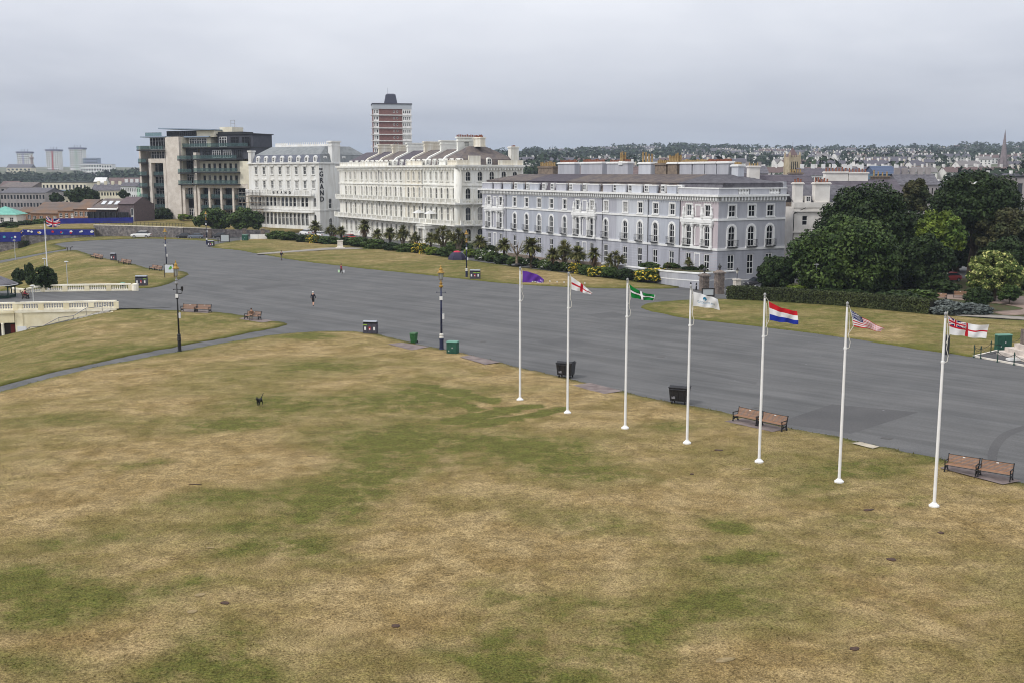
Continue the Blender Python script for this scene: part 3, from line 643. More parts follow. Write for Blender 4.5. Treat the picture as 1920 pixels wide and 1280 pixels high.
def stack(root, x, y, lx, ly, z0, z1, mat, cap, n, potm, k2=None, ph=.7, two=False, label=None):
    s_ = empty('chimney_stack', (0, 0, 0)); s_.parent = root; s_.matrix_local = T(x, y, 0)
    mb = MB(); mb.box(-lx / 2, lx / 2, -ly / 2, ly / 2, z0, z1); mb.box(-lx / 2 - .12, lx / 2 + .12, -ly / 2 - .12, ly / 2 + .12, z0, z0 + .3)
    mb.build('stack', mat, s_)
    mb = MB(); mb.box(-lx / 2 - .18, lx / 2 + .18, -ly / 2 - .18, ly / 2 + .18, z1 + .002, z1 + .22); mb.box(-lx / 2 - .05, lx / 2 + .05, -ly / 2 - .05, ly / 2 + .05, z1 + .222, z1 + .32); mb.build('stack_cap', cap, s_)
    for i in range(n):
        for yy in ((-.32, .32) if two else (0,)):
            mb = MB(); pots(mb, 0, 0, 0, 0, 1, .17, ph); mb.build('chimney_pot', potm, s_, T(-lx / 2 + lx * (i + .5) / n, yy, z1 + .32))
    return s_
RUB = M('rubble_chimney', S(136, 122, 108), .9, S(108, 98, 90), 2.5, bump=.5, bscale=5, grain=.2, gscale=5)
stack(gt, 14.5, 7.4, 6.0, 1.1, 17, 18.55, RUB, RUB, 9, POT_Y, ph=.8); stack(gt, 22.5, 7.4, 6.2, 1.2, 16.6, 19.25, TINT['s'], TRIM, 12, POT_R, ph=.45)
stack(gt, 31.5, 7.4, 7.4, 1.2, 16.6, 19.25, TINT['s'], TRIM, 14, POT_R, ph=.45); stack(gt, 40.2, 7.4, 6.6, 1.2, 16.6, 19.20, TINT['s'], TRIM, 11, POT_R, ph=.4)
stack(gt, 41.4, 7.2, 1.0, 1.0, 18.97, 19.3, TRIM, TRIM, 2, POT_Y, ph=1.4, two=True); stack(gt, 48.6, 7.4, 3.6, 1.2, 16.6, 19.05, TINT['w'], TRIM, 2, POT_Y, ph=1.5, two=True)
stack(gt, 52.9, 7.6, 3.2, 1.1, 16.6, 18.85, RUB, RUB, 6, POT_Y, ph=.6); stack(gt, 56.3, 7.6, 2.6, 1.2, 16.6, 19.00, RUB, TRIM, 6, POT_Y, ph=1.3, two=True)
for i, (x, w_) in enumerate(((59.9, 3.2), (63.3, 3.0), (66.4, 2.8), (69.4, 2.8))): stack(gt, x, 7.6, w_, 1.2, 16.6, 19.00, TINT['s'], TRIM, 9, POT_Y if i < 2 else POT_R, ph=.35)
stack(gt, 72.1, 7.8, 1.6, 1.2, 16.4, 18.5, TINT['w'], TRIM, 4, POT_Y, ph=.4)
for x in (10.6, 46.0, 59.5, 68.0):
    mb = MB(); mb.cyl((x, -.1, 0), (x, -.1, 13.3), .07, n=6); mb.build('drainpipe', M('grey_pipe', (.12, .12, .13), .6), gt)
# front garden wall of the terrace with pale coping
def wpt(root_O, a, s, y, z=0): return (root_O[0] + a[0] * s - a[1] * y * 1, root_O[1] + a[1] * s + a[0] * y, z)
gw = empty('garden_wall', (0, 0, 0), 0, 'low grey garden wall with white coping below the lavender terrace', 'wall')
WP = [Vector((35.0, 171.5, 2.4))] + [at(u, v, d) for u, v, d in ((1314, 512, 165.6), (1262, 508.5, 171.0), (1226, 505, 178.0), (1130, 493, 195.0), (1034, 486, 210.0), (953, 474, 228.0))]
def ribbon(mb, P, w0, w1, dz0, dz1, k=None):
    for a, b in zip(P[:-1], P[1:]):
        d = Vector((b.x - a.x, b.y - a.y, 0)).normalized(); n = Vector((-d.y, d.x, 0)); e = d * .02; vs = []
        for zz in (dz0, dz1):
            for q, s_, w_ in ((a, -1, w0), (b, 1, w0), (b, 1, w1), (a, -1, w1)): vs.append((q.x + e.x * s_ + n.x * w_, q.y + e.y * s_ + n.y * w_, q.z + zz if zz > -50 else -.3))
        mb.add(vs, [(0, 1, 2, 3), (7, 6, 5, 4), (4, 5, 1, 0), (5, 6, 2, 1), (6, 7, 3, 2), (7, 4, 0, 3)], k)
mb = MB(); ribbon(mb, WP[:5], -.2, .2, -99, -.2); mb.build('wall', TINT['s'], gw); mb = MB(); ribbon(mb, WP[:5], -.3, .3, -.198, 0); mb.build('coping', TRIM, gw)
mb = MB(); ribbon(mb, WP[:4], .2, .235, -1.3, -1.15); mb.build('string_course', TRIM, gw)
mb = MB(); ribbon(mb, WP[4:], -.2, .2, -99, 0); mb.build('rubble_wall', RUB, gw)
mb = MB(); mb.prismz([(34.6, 172), (28.9, 166.2), (23.4, 178.2), (28, 182), (33, 175)], 0, 1.9); mb.build('planted_soil', MATS['garden_soil'], gw)
# ================================================================== cream hotel terrace
CL, CR = (-50.27, 322.0), (-13.04, 262.0)
(ca, CLEN) = U2(CL, CR); CSIDE = 18.6
ct = empty('hotel_terrace', *put(CL, ca), 'long cream stucco terrace of arched windows with balustraded balconies', 'building')
CREAM = M('cream_stucco', S(233, 232, 226), .8, S(212, 208, 196), .8, grain=.04, gscale=3, stretch=(1, 1, .14)); CREAM_A = M('cream_stucco_aged', S(230, 226, 214), .8, S(208, 200, 182), .8, grain=.05, gscale=3, stretch=(1, 1, .14))
IVORY = M('ivory_stucco', S(238, 238, 232), .8, S(222, 222, 214), .4, grain=.03, gscale=3); CTRIM = M('cream_trim', S(238, 237, 231), .7, S(220, 217, 206), .8, grain=.04)
CF, CS = facade_mats(CLEN, 0)
cw = [4.7, 8.0, 11.3, 15.9, 19.1, 22.3, 25.5, 28.7, 31.7, 34.3, 37.4, 40.5, 44.9, 48.0, 51.1, 54.2, 57.3, 60.2, 62.9, 66.0, 69.0]
csx = [3.0, 6.3, 9.6, 13.0, 16.2]
def c_open(x, side=False):
    k = 1.35 if side else 1.0
    return [outline(x, 1.2, 1.15 * k, 3.1, True), outline(x, 6.1, 1.1 * k, 3.35, True), outline(x, 11.1, 1.05 * k, 2.85, True), outline(x, 15.6, 1.0 * k, 2.3, True)]
HS = [(0, 14, CREAM), (14, 33, CREAM), (33, 43, CREAM), (43, 52.6, CREAM_A), (52.6, 61.6, IVORY), (61.6, CLEN, CREAM)]
for a, b, m_ in HS:
    mb = MB(); hs = [o for x in cw if a < x < b for o in c_open(x)]; wall(mb, [(a, -.5), (b, -.5), (b, 19.2), (a, 19.2)], hs, .3); mb.build('wall', m_, ct)
mb = MB(); wall(mb, [(0, -.5), (CSIDE, -.5), (CSIDE, 19.2), (0, 19.2)], [o for x in csx for o in c_open(x, True)], .3); mb.xf(CS)
mb.add([(0, 0, -.5), (0, CSIDE, -.5), (0, CSIDE, 19.2), (0, 0, 19.2)], [(3, 2, 1, 0)]); mb.add([(0, CSIDE, -.5), (CLEN, CSIDE, -.5), (CLEN, CSIDE, 19.2), (0, CSIDE, 19.2)], [(3, 2, 1, 0)]); mb.build('wall', CREAM, ct)
# rounded corner turret where the two fronts meet
mb = MB(); mb.lathe([(1.0, -.5), (1.0, 19.2)], 20, (CLEN - .55, .55, 0)); mb.build('corner_pier', CREAM, ct, smooth=True)
for fm, xs_, side in ((CF, cw, False), (CS, csx, True)):
    k = 1.35 if side else 1.0
    for x in xs_:
        for z0, w_, h_, bar in ((1.2, 1.15, 3.1, .06), (6.1, 1.1, 3.35, .06), (11.1, 1.05, 2.85, .06), (15.6, 1.0, 2.3, .06)):
            o = window(ct, fm, x, z0, w_ * k, h_, True, 2, (.5,), bar, .08, CTRIM, .07, g=3 if (z0 > 15 and not side and random.random() < .75) else None)
            surround(o, ('c', z0, side), w_ * k, h_, True, .2, .09, CTRIM, .07)
mb = MB()
for fm, xs_ in ((CF, cw), (CS, csx)):        # pilasters between the windows of the two main floors
    o = len(mb.v)
    mids = [(a + b) / 2 for a, b in zip(xs_[:-1], xs_[1:])]
    for x in mids:
        for z0, z1 in ((6.0, 8.3), (11.0, 13.6)): mb.box(x - .22, x + .22, -.16, .01, z0, z1); mb.box(x - .3, x + .3, -.2, .012, z1 + .002, z1 + .22)
    mb.xf(fm, o)
tag(mb.build('pilaster_row', CTRIM, ct), kind='stuff')
def cband(name, z0, z1, p, mat=CTRIM):
    mb = MB()
    for i, (fm, L) in enumerate(((CF, CLEN), (CS, CSIDE))):
        o = len(mb.v); mb.box(-p if i == 0 else 0, L + (p if i == 0 else 0), -p, .02, z0, z1); mb.xf(fm, o)
    return mb.build(name, mat, ct)
cband('string_course', 10.2, 10.45, .2); cband('string_course', 14.45, 14.8, .22); cband('cornice', 19.0, 19.45, .85); cband('cornice_bed', 18.6, 18.98, .45)
mb = MB()
for fm, L in ((CF, CLEN), (CS, CSIDE)):
    o = len(mb.v)
    for x in np.arange(.3, L, .8): mb.box(x - .12, x + .12, -.75, 0, 18.2, 18.59)
    mb.xf(fm, o)
tag(mb.build('bracket_row', CTRIM, ct), kind='stuff')
def balcony(z, p, gaps=(), rail=1.0):
    """stone balcony along both fronts: slab, pedestals, balusters, handrail and brackets"""
    mb = MB(); mb2 = MB(); mb3 = MB()
    for i, (fm, L) in enumerate(((CF, CLEN), (CS, CSIDE))):
        o, o2, o3 = len(mb.v), len(mb2.v), len(mb3.v); a0 = -.3 if i == 0 else 0; b0 = L + (p if i == 0 else 0)
        mb.box(a0, b0, -p, .02, z - .35, z); mb.box(a0, b0, -p + .02, -p + .25, z + rail - .16, z + rail)
        for x in np.arange(a0 + .3, b0, 3.2): mb.box(x - .3, x + .3, -p - .03, -p + .28, z + .002, z + rail + .06)
        for x in np.arange(.8, L, 3.2): mb3.prismx([(-p + .2, z - .352), (.0, z - .352), (.0, z - 1.3), (-.35, z - 1.1)], x - .14, x + .14)
        for x in np.arange(a0 + .8, b0 - .2, .42): mb2.box(x - .07, x + .07, -p + .07, -p + .2, z + .002, z + rail - .162)
        mb.xf(fm, o); mb2.xf(fm, o2); mb3.xf(fm, o3)
    b = mb.build('balcony', CTRIM, ct); q = mb2.build('baluster_row', CTRIM, b); tag(q, kind='stuff'); tag(mb3.build('bracket_row', CTRIM, b), kind='stuff'); return b
balcony(5.35, 1.75); balcony(10.45, 1.25)
# front porch on columns
pr = empty('porch', (0, 0, 0)); pr.parent = ct; pr.matrix_local = T(58.2, 0, 0)
mb = MB(); mb.box(-2.3, 2.3, -3.4, 0.0, 4.0, 4.6); mb.box(-2.5, 2.5, -3.6, 0.0, 4.602, 4.85); mb.build('porch_roof', CTRIM, pr)
for x in (-1.9, 1.9):
    for y in (-3.1, -2.3):
        mb = MB(); mb.lathe([(.34, 0), (.34, .25), (.26, .3), (.23, 3.6), (.3, 3.75), (.34, 3.99)], 12, (x, y, 0)); mb.build('column', CTRIM, pr)
# roofs rising house by house with tall party-wall chimneys
CH = [(4, 16, SLATE_P), (16, 25, SLATE_P), (25, 34, SLATE_B), (34, 44, SLATE_P), (44, 53, SLATE_B), (53, 61.5, SLATE_B), (61.5, CLEN, SLATE_B)]
for i, (a, b, m_) in enumerate(CH):
    mb = MB(); zr = 23.4
    mb.add([(a, 1.0, 19.45), (b, 1.0, 19.45), (b, 1.5, 20.9), (a, 1.5, 20.9)], [(0, 1, 2, 3)])
    last = i == len(CH) - 1
    if not last:
        slate_slope(mb, (a, 1.4, 20.85), (b, 1.4, 20.85), (b, 7.0, zr), (a, 7.0, zr), 12); slate_slope(mb, (b, 15, 20.85), (a, 15, 20.85), (a, 9.0, zr), (b, 9.0, zr), 5); mb.add([(a, 7, zr), (b, 7, zr), (b, 9, zr), (a, 9, zr)], [(0, 1, 2, 3)])
    else:
        e = b - 1.4; slate_slope(mb, (a, 1.4, 20.85), (e, 1.4, 20.85), (e - 5.2, 7.0, 24.0), (a + 2.5, 7.0, 24.0), 14); slate_slope(mb, (e, 1.4, 20.85), (e, 17, 20.85), (e - 5.2, 11.5, 24.0), (e - 5.2, 7.0, 24.0), 14)
        slate_slope(mb, (e, 17, 20.85), (a, 17, 20.85), (a + 2.5, 11.5, 24.0), (e - 5.2, 11.5, 24.0), 5); mb.add([(a + 2.5, 7, 24), (e - 5.2, 7, 24), (e - 5.2, 11.5, 24), (a + 2.5, 11.5, 24)], [(0, 1, 2, 3)])
        mb.add([(e + .3, 1.0, 19.45), (e + .3, 17, 19.45), (e, 17, 20.9), (e, 1.4, 20.9)], [(0, 1, 2, 3)])
    mb.build('roof', m_, ct)
    n = 3
    for j in range(n):
        x = a + (b - a) * (j + .5) / n
        dm = empty('dormer'); dm.parent = ct; dm.matrix_local = T(x, .75, 19.5)
        q = MB(); q.prism(outline(0, 0, 1.25, 1.5, True), 0, 1.5); q.build('dormer_front', IVORY if i in (3, 5) else CTRIM, dm)
        window(dm, Matrix.Identity(4), 0, .15, .85, 1.15, True, 2, (.5,), .06, .06, CTRIM, -.06)
for y, j in ((5.0, 0), (9.5, 1)):
    dm = empty('dormer'); dm.parent = ct; dm.matrix_local = CS @ T(y, .95, 19.5)
    q = MB(); q.prism(outline(0, 0, 1.5, 1.7, True), 0, 1.5); q.build('dormer_front', CTRIM, dm); window(dm, Matrix.Identity(4), 0, .15, 1.0, 1.35, True, 2, (.5,), .06, .06, CTRIM, -.06)
# parapets: blocks in front of the roofs
for a, b, m_ in ((.5, 14, CREAM), (14.5, 33, CREAM), (44, 52.5, CREAM_A), (61.8, 65, IVORY), (66, CLEN, CREAM_A)):
    mb = MB(); mb.box(a, b, -.05, .3, 19.452, 20.3); mb.box(a, b, -.12, .37, 20.302, 20.5); mb.build('parapet', m_, ct)
for a, b, zz in ((.3, 3.198, 20.6), (3.2, 6.5, 21.6), (11.5, CSIDE, 20.6)): mb = MB(); mb.box(a, b, -.05, .3, 19.452, zz); mb.xf(CS); mb.build('parapet', CREAM_A, ct)
for i, (x, zt_, m_, n, pm) in enumerate(((16, 25.2, CREAM_A, 0, POT_Y), (25, 24.9, CREAM_A, 0, POT_Y), (34, 25.2, IVORY, 0, POT_Y), (43.8, 25.3, CREAM_A, 0, POT_Y), (52.8, 25.4, IVORY, 0, POT_Y), (61.5, 26.0, IVORY, 12, POT_R))):
    s_ = empty('chimney_stack'); s_.parent = ct; s_.matrix_local = T(x, 0, 0)
    mb = MB(); mb.prismx([(.9, 19.4), (14, 19.4), (14, 22), (10.8, 23.5), (10.8, zt_), (5.2, zt_), (5.2, 23.0), (2.0, 21.6), (.9, 20.6)], -.38, .38); mb.build('stack', m_, s_)
    mb = MB(); mb.box(-.6, .6, 4.9, 11.1, zt_ + .002, zt_ + .3); mb.box(-.5, .5, 5.0, 11.0, zt_ - .8, zt_ - .6); mb.build('stack_cap', m_, s_)
    for j in range(n): q = MB(); pots(q, 0, 0, 0, 0, 1, .18, .55); q.build('chimney_pot', pm, s_, T(0, 5.2 + .48 * j, zt_ + .3))
s_ = stack(ct, CLEN - 5.2, 9.2, 3.4, 1.4, 23.8, 25.8, CREAM_A, CREAM_A, 7, POT_R, ph=.5); stack(ct, CLEN - 2.0, 17.0, 1.5, 2.2, 19, 23.6, CREAM, CREAM, 4, POT_R, ph=.3)
mb = MB()
for x in np.arange(CLEN - 10.5, CLEN - 6.6, .42): mb.cyl((x, 7.0, 24), (x, 7.0, 25.1), .05, n=5)
mb.cyl((CLEN - 10.5, 7, 24.9), (CLEN - 6.6, 7, 24.9), .05, n=5); mb.build('roof_cresting', IRON, ct)
for x in (27.2, 52.7):
    mb = MB(); mb.cyl((x, -.12, 6), (x, -.12, 19), .08, n=6); mb.build('drainpipe', MATS['grey_pipe'], ct)
AWN = M('white_canvas', (.72, .72, .71), .8)
for x in (52.2, 58.5):
    q = MB(); q.add([(-1.3, -1.3, 0), (1.3, -1.3, 0), (1.3, 1.3, 0), (-1.3, 1.3, 0), (0, 0, .9)], [(0, 1, 4), (1, 2, 4), (2, 3, 4), (3, 0, 4)]); q.cyl((0, 0, -2.1), (0, 0, .9), .04, n=6)
    o = q.build('parasol', AWN); o.matrix_world = ct.matrix_basis @ T(x, -1.0, 7.55)
    o.location = wpt(CL, ca, x, -.88, 7.55); o.rotation_euler = (0, 0, .4)
    tag(o, ('left' if x < 55 else 'right') + ' white canvas parasol on the cream terrace balcony', 'parasol')
# ================================================================== white hotel with lettered front
HL, HR = (-83.3, 350.0), (-57.6, 330.0)
(ha, HLEN) = U2(HL, HR); HW = 26.0
hg = empty('grand_hotel', *put(HL, ha), 'white Victorian hotel with arcaded loggia, slate mansard and vertical lettering', 'hotel')
HWH = M('hotel_white', S(226, 226, 223), .75, S(206, 204, 198), .8, grain=.04, gscale=3, stretch=(1, 1, .14)); HTR = M('hotel_trim', S(232, 232, 230), .65, S(216, 214, 208), .8)
HF, HS_ = facade_mats(HLEN, 0)
hx = [4.8 - 1.1 + 3.77 * i for i in range(8)]
mb = MB(); hs = [outline(x, z0, 1.15, 2.2) for x in hx for z0 in (12.9, 17.1)]
wall(mb, [(0, 10.6), (HLEN, 10.6), (HLEN, 20.6), (0, 20.6)], hs, .3); mb.add([(0, 0, -1), (0, HW, -1), (0, HW, 20.6), (0, 0, 20.6)], [(3, 2, 1, 0)]); mb.build('wall', HWH, hg)
mb = MB(); ax = [1.2 + 1.82 * i for i in range(15)]
wall(mb, [(0, 6.7), (HLEN, 6.7), (HLEN, 10.598), (0, 10.598)], [outline(x, 7.3, 1.38, 3.0, True) for x in ax] + [outline(30.4, 7.4, 1.2, 2.8, True)], .5); mb.build('arcade', HWH, hg)
mb = MB(); wall(mb, [(0, -1), (HLEN, -1), (HLEN, 6.698), (0, 6.698)], [outline(x, 1.6, 1.38, 3.9, True) for x in ax] + [outline(30.4, 1.7, 1.2, 3.4, True)], .5); mb.build('arcade', HWH, hg)
mb = MB(); mb.box(0.05, HLEN - 2.6, 2.2, 2.3, 6.7, 10.6); mb.build('loggia_back_wall', M('loggia_maroon', S(120, 76, 72), .8, S(96, 60, 58), .5), hg)
for x in ax:
    o = window(hg, HF, x, 7.35, 1.3, 2.85, True, 1, (.45,), .06, .07, HTR, .2); o = window(hg, HF, x, 1.65, 1.34, 3.8, True, 2, (.6,), .06, .07, HTR, .2)
for z0 in (7.45, 1.75): window(hg, HF, 30.4, z0, 1.15, 2.7 if z0 > 5 else 3.3, True, 2, (.5,), .06, .07, HTR, .3)
for x in hx:
    for z0 in (12.9, 17.1):
        o = window(hg, HF, x, z0, 1.15, 2.2, False, 2, (.5,), .06, .08, HTR, .07, g=3 if random.random() < .3 else None); surround(o, ('h',), 1.15, 2.2, False, .16, .1, HTR, .07)
        mb = MB(); mb.box(-.95, .95, -.4, -.07, 2.45, 2.7); mb.box(-.8, .8, -.3, -.07, 2.25, 2.448); mb.build('hood', HTR, o)
def hband(name, z0, z1, p, L0=0.0, L1=None, side=True, mat=HTR):
    mb = MB(); mb.box(L0 - p * .3, (HLEN if L1 is None else L1) + (p if side else 0), -p, .02, z0, z1)
    if side: o = len(mb.v); mb.box(0, HW, -p, .02, z0, z1); mb.xf(HS_, o)
    return mb.build(name, mat, hg)
hband('cornice', 20.3, 20.7, .55); hband('string_course', 6.3, 6.65, .2)
bx_ = hband('balcony', 10.6, 11.0, 1.3, 0, 30.2, False); mb = MB()
mb.box(-.2, 30.2, -1.3, -1.1, 12.2, 12.4)
for x in np.arange(0, 30.4, 2.5): mb.box(x - .25, x + .25, -1.33, -1.07, 11.002, 12.5)
for x in np.arange(.5, 30, .5): mb.box(x - .12, x + .12, -1.26, -1.14, 11.002, 12.198)
mb.build('balustrade', HTR, bx_)
bx2 = hband('balcony', 5.6, 6.0, .8, 0, 30.2, False)
# side wing with the big chimney
mb = MB(); wall(mb, [(0, -1), (HW, -1), (HW, 20.6), (0, 20.6)], [outline(4.2, 6.9, 1.2, 3.0, True), outline(4.2, 1.4, 1.2, 2.6, True)], .3); mb.xf(HS_); mb.build('side_wall', HWH, hg)
for z0, h_ in ((6.9, 3.0), (1.4, 2.6)): o = window(hg, HS_, 4.2, z0, 1.2, h_, True, 2, (.5,), .06, .08, HTR, .07); surround(o, ('hs', z0), 1.2, h_, True, .2, .1, HTR, .07)
mb = MB(); mb.box(6.2, 9.2, -.35, .3, 11.8, 12.4); mb.box(6.2, 9.2, -.35, 0.01, 20.72, 27.0); mb.box(5.9, 9.5, -.6, .3, 26.2, 26.6); mb.xf(HS_); 
cst = empty('chimney_stack'); cst.parent = hg; mb = MB(); mb.box(5.0, 8.4, -.4, 1.2, 20.7, 26.6); mb.xf(HS_); mb.build('stack', HWH, cst); mb = MB(); mb.box(4.7, 8.7, -.65, 1.5, 26.602, 27.1); mb.box(4.85, 8.55, -.52, 1.35, 25.6, 25.8); mb.xf(HS_); mb.build('stack_cap', HTR, cst)
mb = MB(); mb.box(0.0, 1.4, .0, 1.6, 20.7, 24.0); mb.box(-.2, 1.6, -.2, 1.8, 24.002, 24.5); mb.build('corner_turret', HWH, hg)
mb = MB(); slate_slope(mb, (1.2, .5, 20.7), (HLEN, .5, 20.7), (HLEN - .7, 1.3, 23.0), (1.9, 1.3, 23.0), 8); mb.build('mansard', M('blue_slate', S(112, 116, 128), .65, S(96, 100, 112), 1.0, bump=.3, bscale=9, grain=.12, gscale=6), hg)
mb = MB(); slate_slope(mb, (1.9, 1.25, 23.0), (HLEN - .6, 1.25, 23.0), (HLEN - 3.4, 6.0, 25.6), (4.2, 6.0, 25.6), 8); slate_slope(mb, (HLEN - .6, 1.25, 23.0), (HLEN - .6, 20, 23.0), (HLEN - 3.4, 16, 25.6), (HLEN - 3.4, 6, 25.6), 8)
slate_slope(mb, (HLEN, .5, 20.7), (HLEN, HW, 20.7), (HLEN - .7, HW, 23.0), (HLEN - .7, 1.3, 23.0), 8); mb.add([(4.2, 6, 25.6), (HLEN - 3.4, 6, 25.6), (HLEN - 3.4, 16, 25.6), (4.2, 16, 25.6)], [(0, 1, 2, 3)]); slate_slope(mb, (1.9, 20, 20.7), (1.9, 1.25, 23.0), (4.2, 6, 25.6), (4.2, 16, 25.6), 6)
mb.build('roof', M('lead_grey_slate', S(136, 140, 142), .7, S(120, 124, 126), .8, grain=.08, gscale=5), hg)
mb = MB(); mb.box(2.5, 8, 9, 9.5, 25.6, 26.8)
for x in np.arange(4, HLEN - 4, .9): mb.prism([(x - .3, 25.602), (x + .3, 25.602), (x, 27.0)], 8.0, 8.2)
mb.box(4, HLEN - 4, 7.9, 8.3, 25.601, 26.3); mb.build('roof_cresting', HTR, hg)
for i in range(8):
    dm = empty('dormer'); dm.parent = hg; dm.matrix_local = T(hx[i] + .4, .35, 20.75)
    q = MB(); q.prism([(-.72, 0), (.72, 0), (.72, 1.35), (.45, 1.75), (0, 2.0), (-.45, 1.75), (-.72, 1.35)], 0, 1.3); q.build('dormer_front', HTR, dm)
    window(dm, Matrix.Identity(4), 0, .25, .85, 1.25, True, 2, (.5,), .06, .06, HTR, -.06)
for y in (3.0, 10.6):
    dm = empty('dormer'); dm.parent = hg; dm.matrix_local = HS_ @ T(y, .35, 20.75); q = MB(); q.box(-.7, .7, 0, 1.3, 0, 1.8); q.build('dormer_front', HTR, dm); window(dm, Matrix.Identity(4), 0, .3, .85, 1.2, True, 2, (.5,), .06, .06, HTR, -.06)
def text_mesh(txt, size, depth, mat, name='lettering', bold=False):
    cu = bpy.data.curves.new(name, 'FONT'); cu.body = txt; cu.size = size; cu.extrude = depth; cu.align_x = 'CENTER'; cu.resolution_u = 3
    if bold: cu.offset = size * .018
    ob = bpy.data.objects.new('t', cu); COL.objects.link(ob); dg = bpy.context.evaluated_depsgraph_get()
    me = bpy.data.meshes.new_from_object(ob.evaluated_get(dg)); bpy.data.objects.remove(ob); bpy.data.curves.remove(cu); me.materials.clear(); me.materials.append(mat); me.name = name; return me
RX = Matrix.Rotation(PI / 2, 4, 'X')
INK = M('dark_lettering', (.02, .02, .025), .5)
for i, ch in enumerate('GRAND'):
    inst('letter', text_mesh(ch, 2.1, .06, INK, 'letter', True), hg, HS_ @ T(.9, -.09, 16.5 - 1.86 * i) @ RX)
inst('letter', text_mesh('THE', .75, .06, INK, 'letter', True), hg, HS_ @ T(.75, -.09, 18.4) @ RX)
for i, ch in enumerate('GRAND'): inst('letter', text_mesh(ch, 1.1, .05, INK, 'letter', True), hg, T(13.2 + 1.9 * i, -1.38, 11.25) @ RX)
# scaffold on the loggia
sf = empty('scaffolding', *put(HL, ha), 'tubular scaffolding with boards on the white hotel loggia', 'scaffolding')
mb = MB(); TUBE = M('scaffold_tube', (.24, .23, .22), .45, metal=.6)
for x in np.arange(-1.6, 8.6, 1.7):
    for y in (-3.0, -1.7): mb.cyl((x, y, -.2), (x, y, 12.2), .07, n=5)
for z in (2.2, 4.2, 6.2, 8.2, 10.2, 11.4):
    for y in (-3.0, -1.7): mb.cyl((-2.0, y, z), (9.0, y, z), .06, n=5)
    for x in np.arange(-1.6, 8.6, 1.7): mb.cyl((x, -3.2, z), (x, -1.4, z), .06, n=5)
for i in range(4): mb.cyl((-1.6 + 2.2 * i, -3.05, 2.2), (.8 + 2.2 * i, -3.05, 6.2), .06, n=5); mb.cyl((1.0 + 2.0 * i, -3.05, 6.2), (-1.0 + 2.0 * i, -3.05, 10.2), .06, n=5)
mb.build('poles', TUBE, sf)
for z in (6.27, 8.27, 10.27):
    for y in (-2.75, -2.35, -1.95): mb = MB(); mb.box(-1.8, 8.7, y - .17, y + .17, z, z + .06); mb.build('board', M('scaffold_board', S(150, 124, 92), .85, S(120, 98, 72), 2), sf)
def glass_sheet(name, c, a):
    m = M(name, c, .08, spec=.5); t = m.node_tree; b = t.nodes['Principled BSDF']; tr = t.nodes.new('ShaderNodeBsdfTransparent'); tr.inputs[0].default_value = (.75, .86, .85, 1)
    mx_ = t.nodes.new('ShaderNodeMixShader'); mx_.inputs[0].default_value = 1 - a; t.links.new(tr.outputs[0], mx_.inputs[1]); t.links.new(b.outputs[0], mx_.inputs[2]); t.links.new(mx_.outputs[0], t.nodes['Material Output'].inputs[0]); return m
# ================================================================== modern apartment block
AL = (-126.55, 375.82); aa = (.91733, -.39812)
ap = empty('apartment_block', *put(AL, aa, 2.0), 'modern stone-framed apartment block with glass balconies and dark glazing', 'building')
STONE = M('buff_stone_cladding', S(214, 206, 196), .8, S(198, 189, 178), .6, grain=.06, gscale=3); DARK = M('dark_cladding', S(72, 74, 82), .6, S(62, 64, 72), .8)
CRM = M('cream_render', S(224, 218, 198), .8, S(208, 202, 184), .4, grain=.03); SLAB = M('dark_slab_edge', (.03, .032, .036), .5); RAILG = glass_sheet('balcony_glass', S(88, 108, 110), .66)
ALU = M('alu_roof', S(150, 164, 180), .4, metal=.5); DG = M('curtain_frame', (.05, .052, .058), .4)
FLR = [3.9, 7.4, 11.0, 14.8, 19.1, 23.3]        # balcony levels above its own ground
mb = MB(); mb.box(.6, 46, 9.0, 24, -1, 21); mb.box(12.8, 18.2, .3, 24, -1, 27.2); mb.build('core', CRM, ap)
def frame(x0, x1, z1, t=1.1, y0=-.6, y1=1.4, inner=()):
    mb = MB(); mb.box(x0, x0 + t, y0, y1, -1, z1); mb.box(x1 - t, x1, y0, y1, -1, z1); mb.box(x0 + t, x1 - t, y0, y1, z1 - t * 1.3, z1)
    for x in inner: mb.box(x - t * .4, x + t * .4, y0 + .002, y1, -1, z1 - t * 1.3)
    return mb.build('stone_frame', STONE, ap)
frame(4.6, 11.9, 20.3); frame(18.4, 24.0, 12.0, 1.0); frame(24.6, 45.0, 11.9, .9, -.6, 1.4, (29.4, 34.2, 39.0))
mb = MB(); mb.box(.3, 1.0, -.2, 9, -1, 24.6); mb.box(1.0, 1.6, 4, 9, -1, 24.6); mb.build('stone_fin', STONE, ap)
mb = MB(); mb.box(12.3, 18.0, -.9, 8, -1, 27.4); mb.build('stone_tower', STONE, ap)
mb = MB(); mb.box(23.3, 24.5, -.3, 6, 11.95, 22.2); mb.build('stone_pier', STONE, ap)
mb = MB(); mb.box(42.0, 46.2, -.5, 14, 11.95, 19.3); mb.box(45.0, 46.2, -.5, 14, -1, 11.9); mb.build('end_wall', CRM, ap)
def glazing(x0, x1, z0, z1, y, n, nm='glazing'):
    g = MB(); g.box(x0, x1, y, y + .1, z0, z1); o = g.build(nm, GLASS[random.choice((0, 1, 1, 2))], ap); f = MB()
    for i in range(n + 1): x = x0 + (x1 - x0) * i / n; f.box(x - .07, x + .07, y - .08, y + .02, z0, z1)
    f.box(x0, x1, y - .07, y + .02, z1 - .18, z1); f.box(x0, x1, y - .07, y + .02, z0, z0 + .12); f.box(x0, x1, y - .06, y + .02, z0 + (z1 - z0) * .7, z0 + (z1 - z0) * .7 + .08); f.build('mullions', WF if random.random() < .35 else DG, o); return o
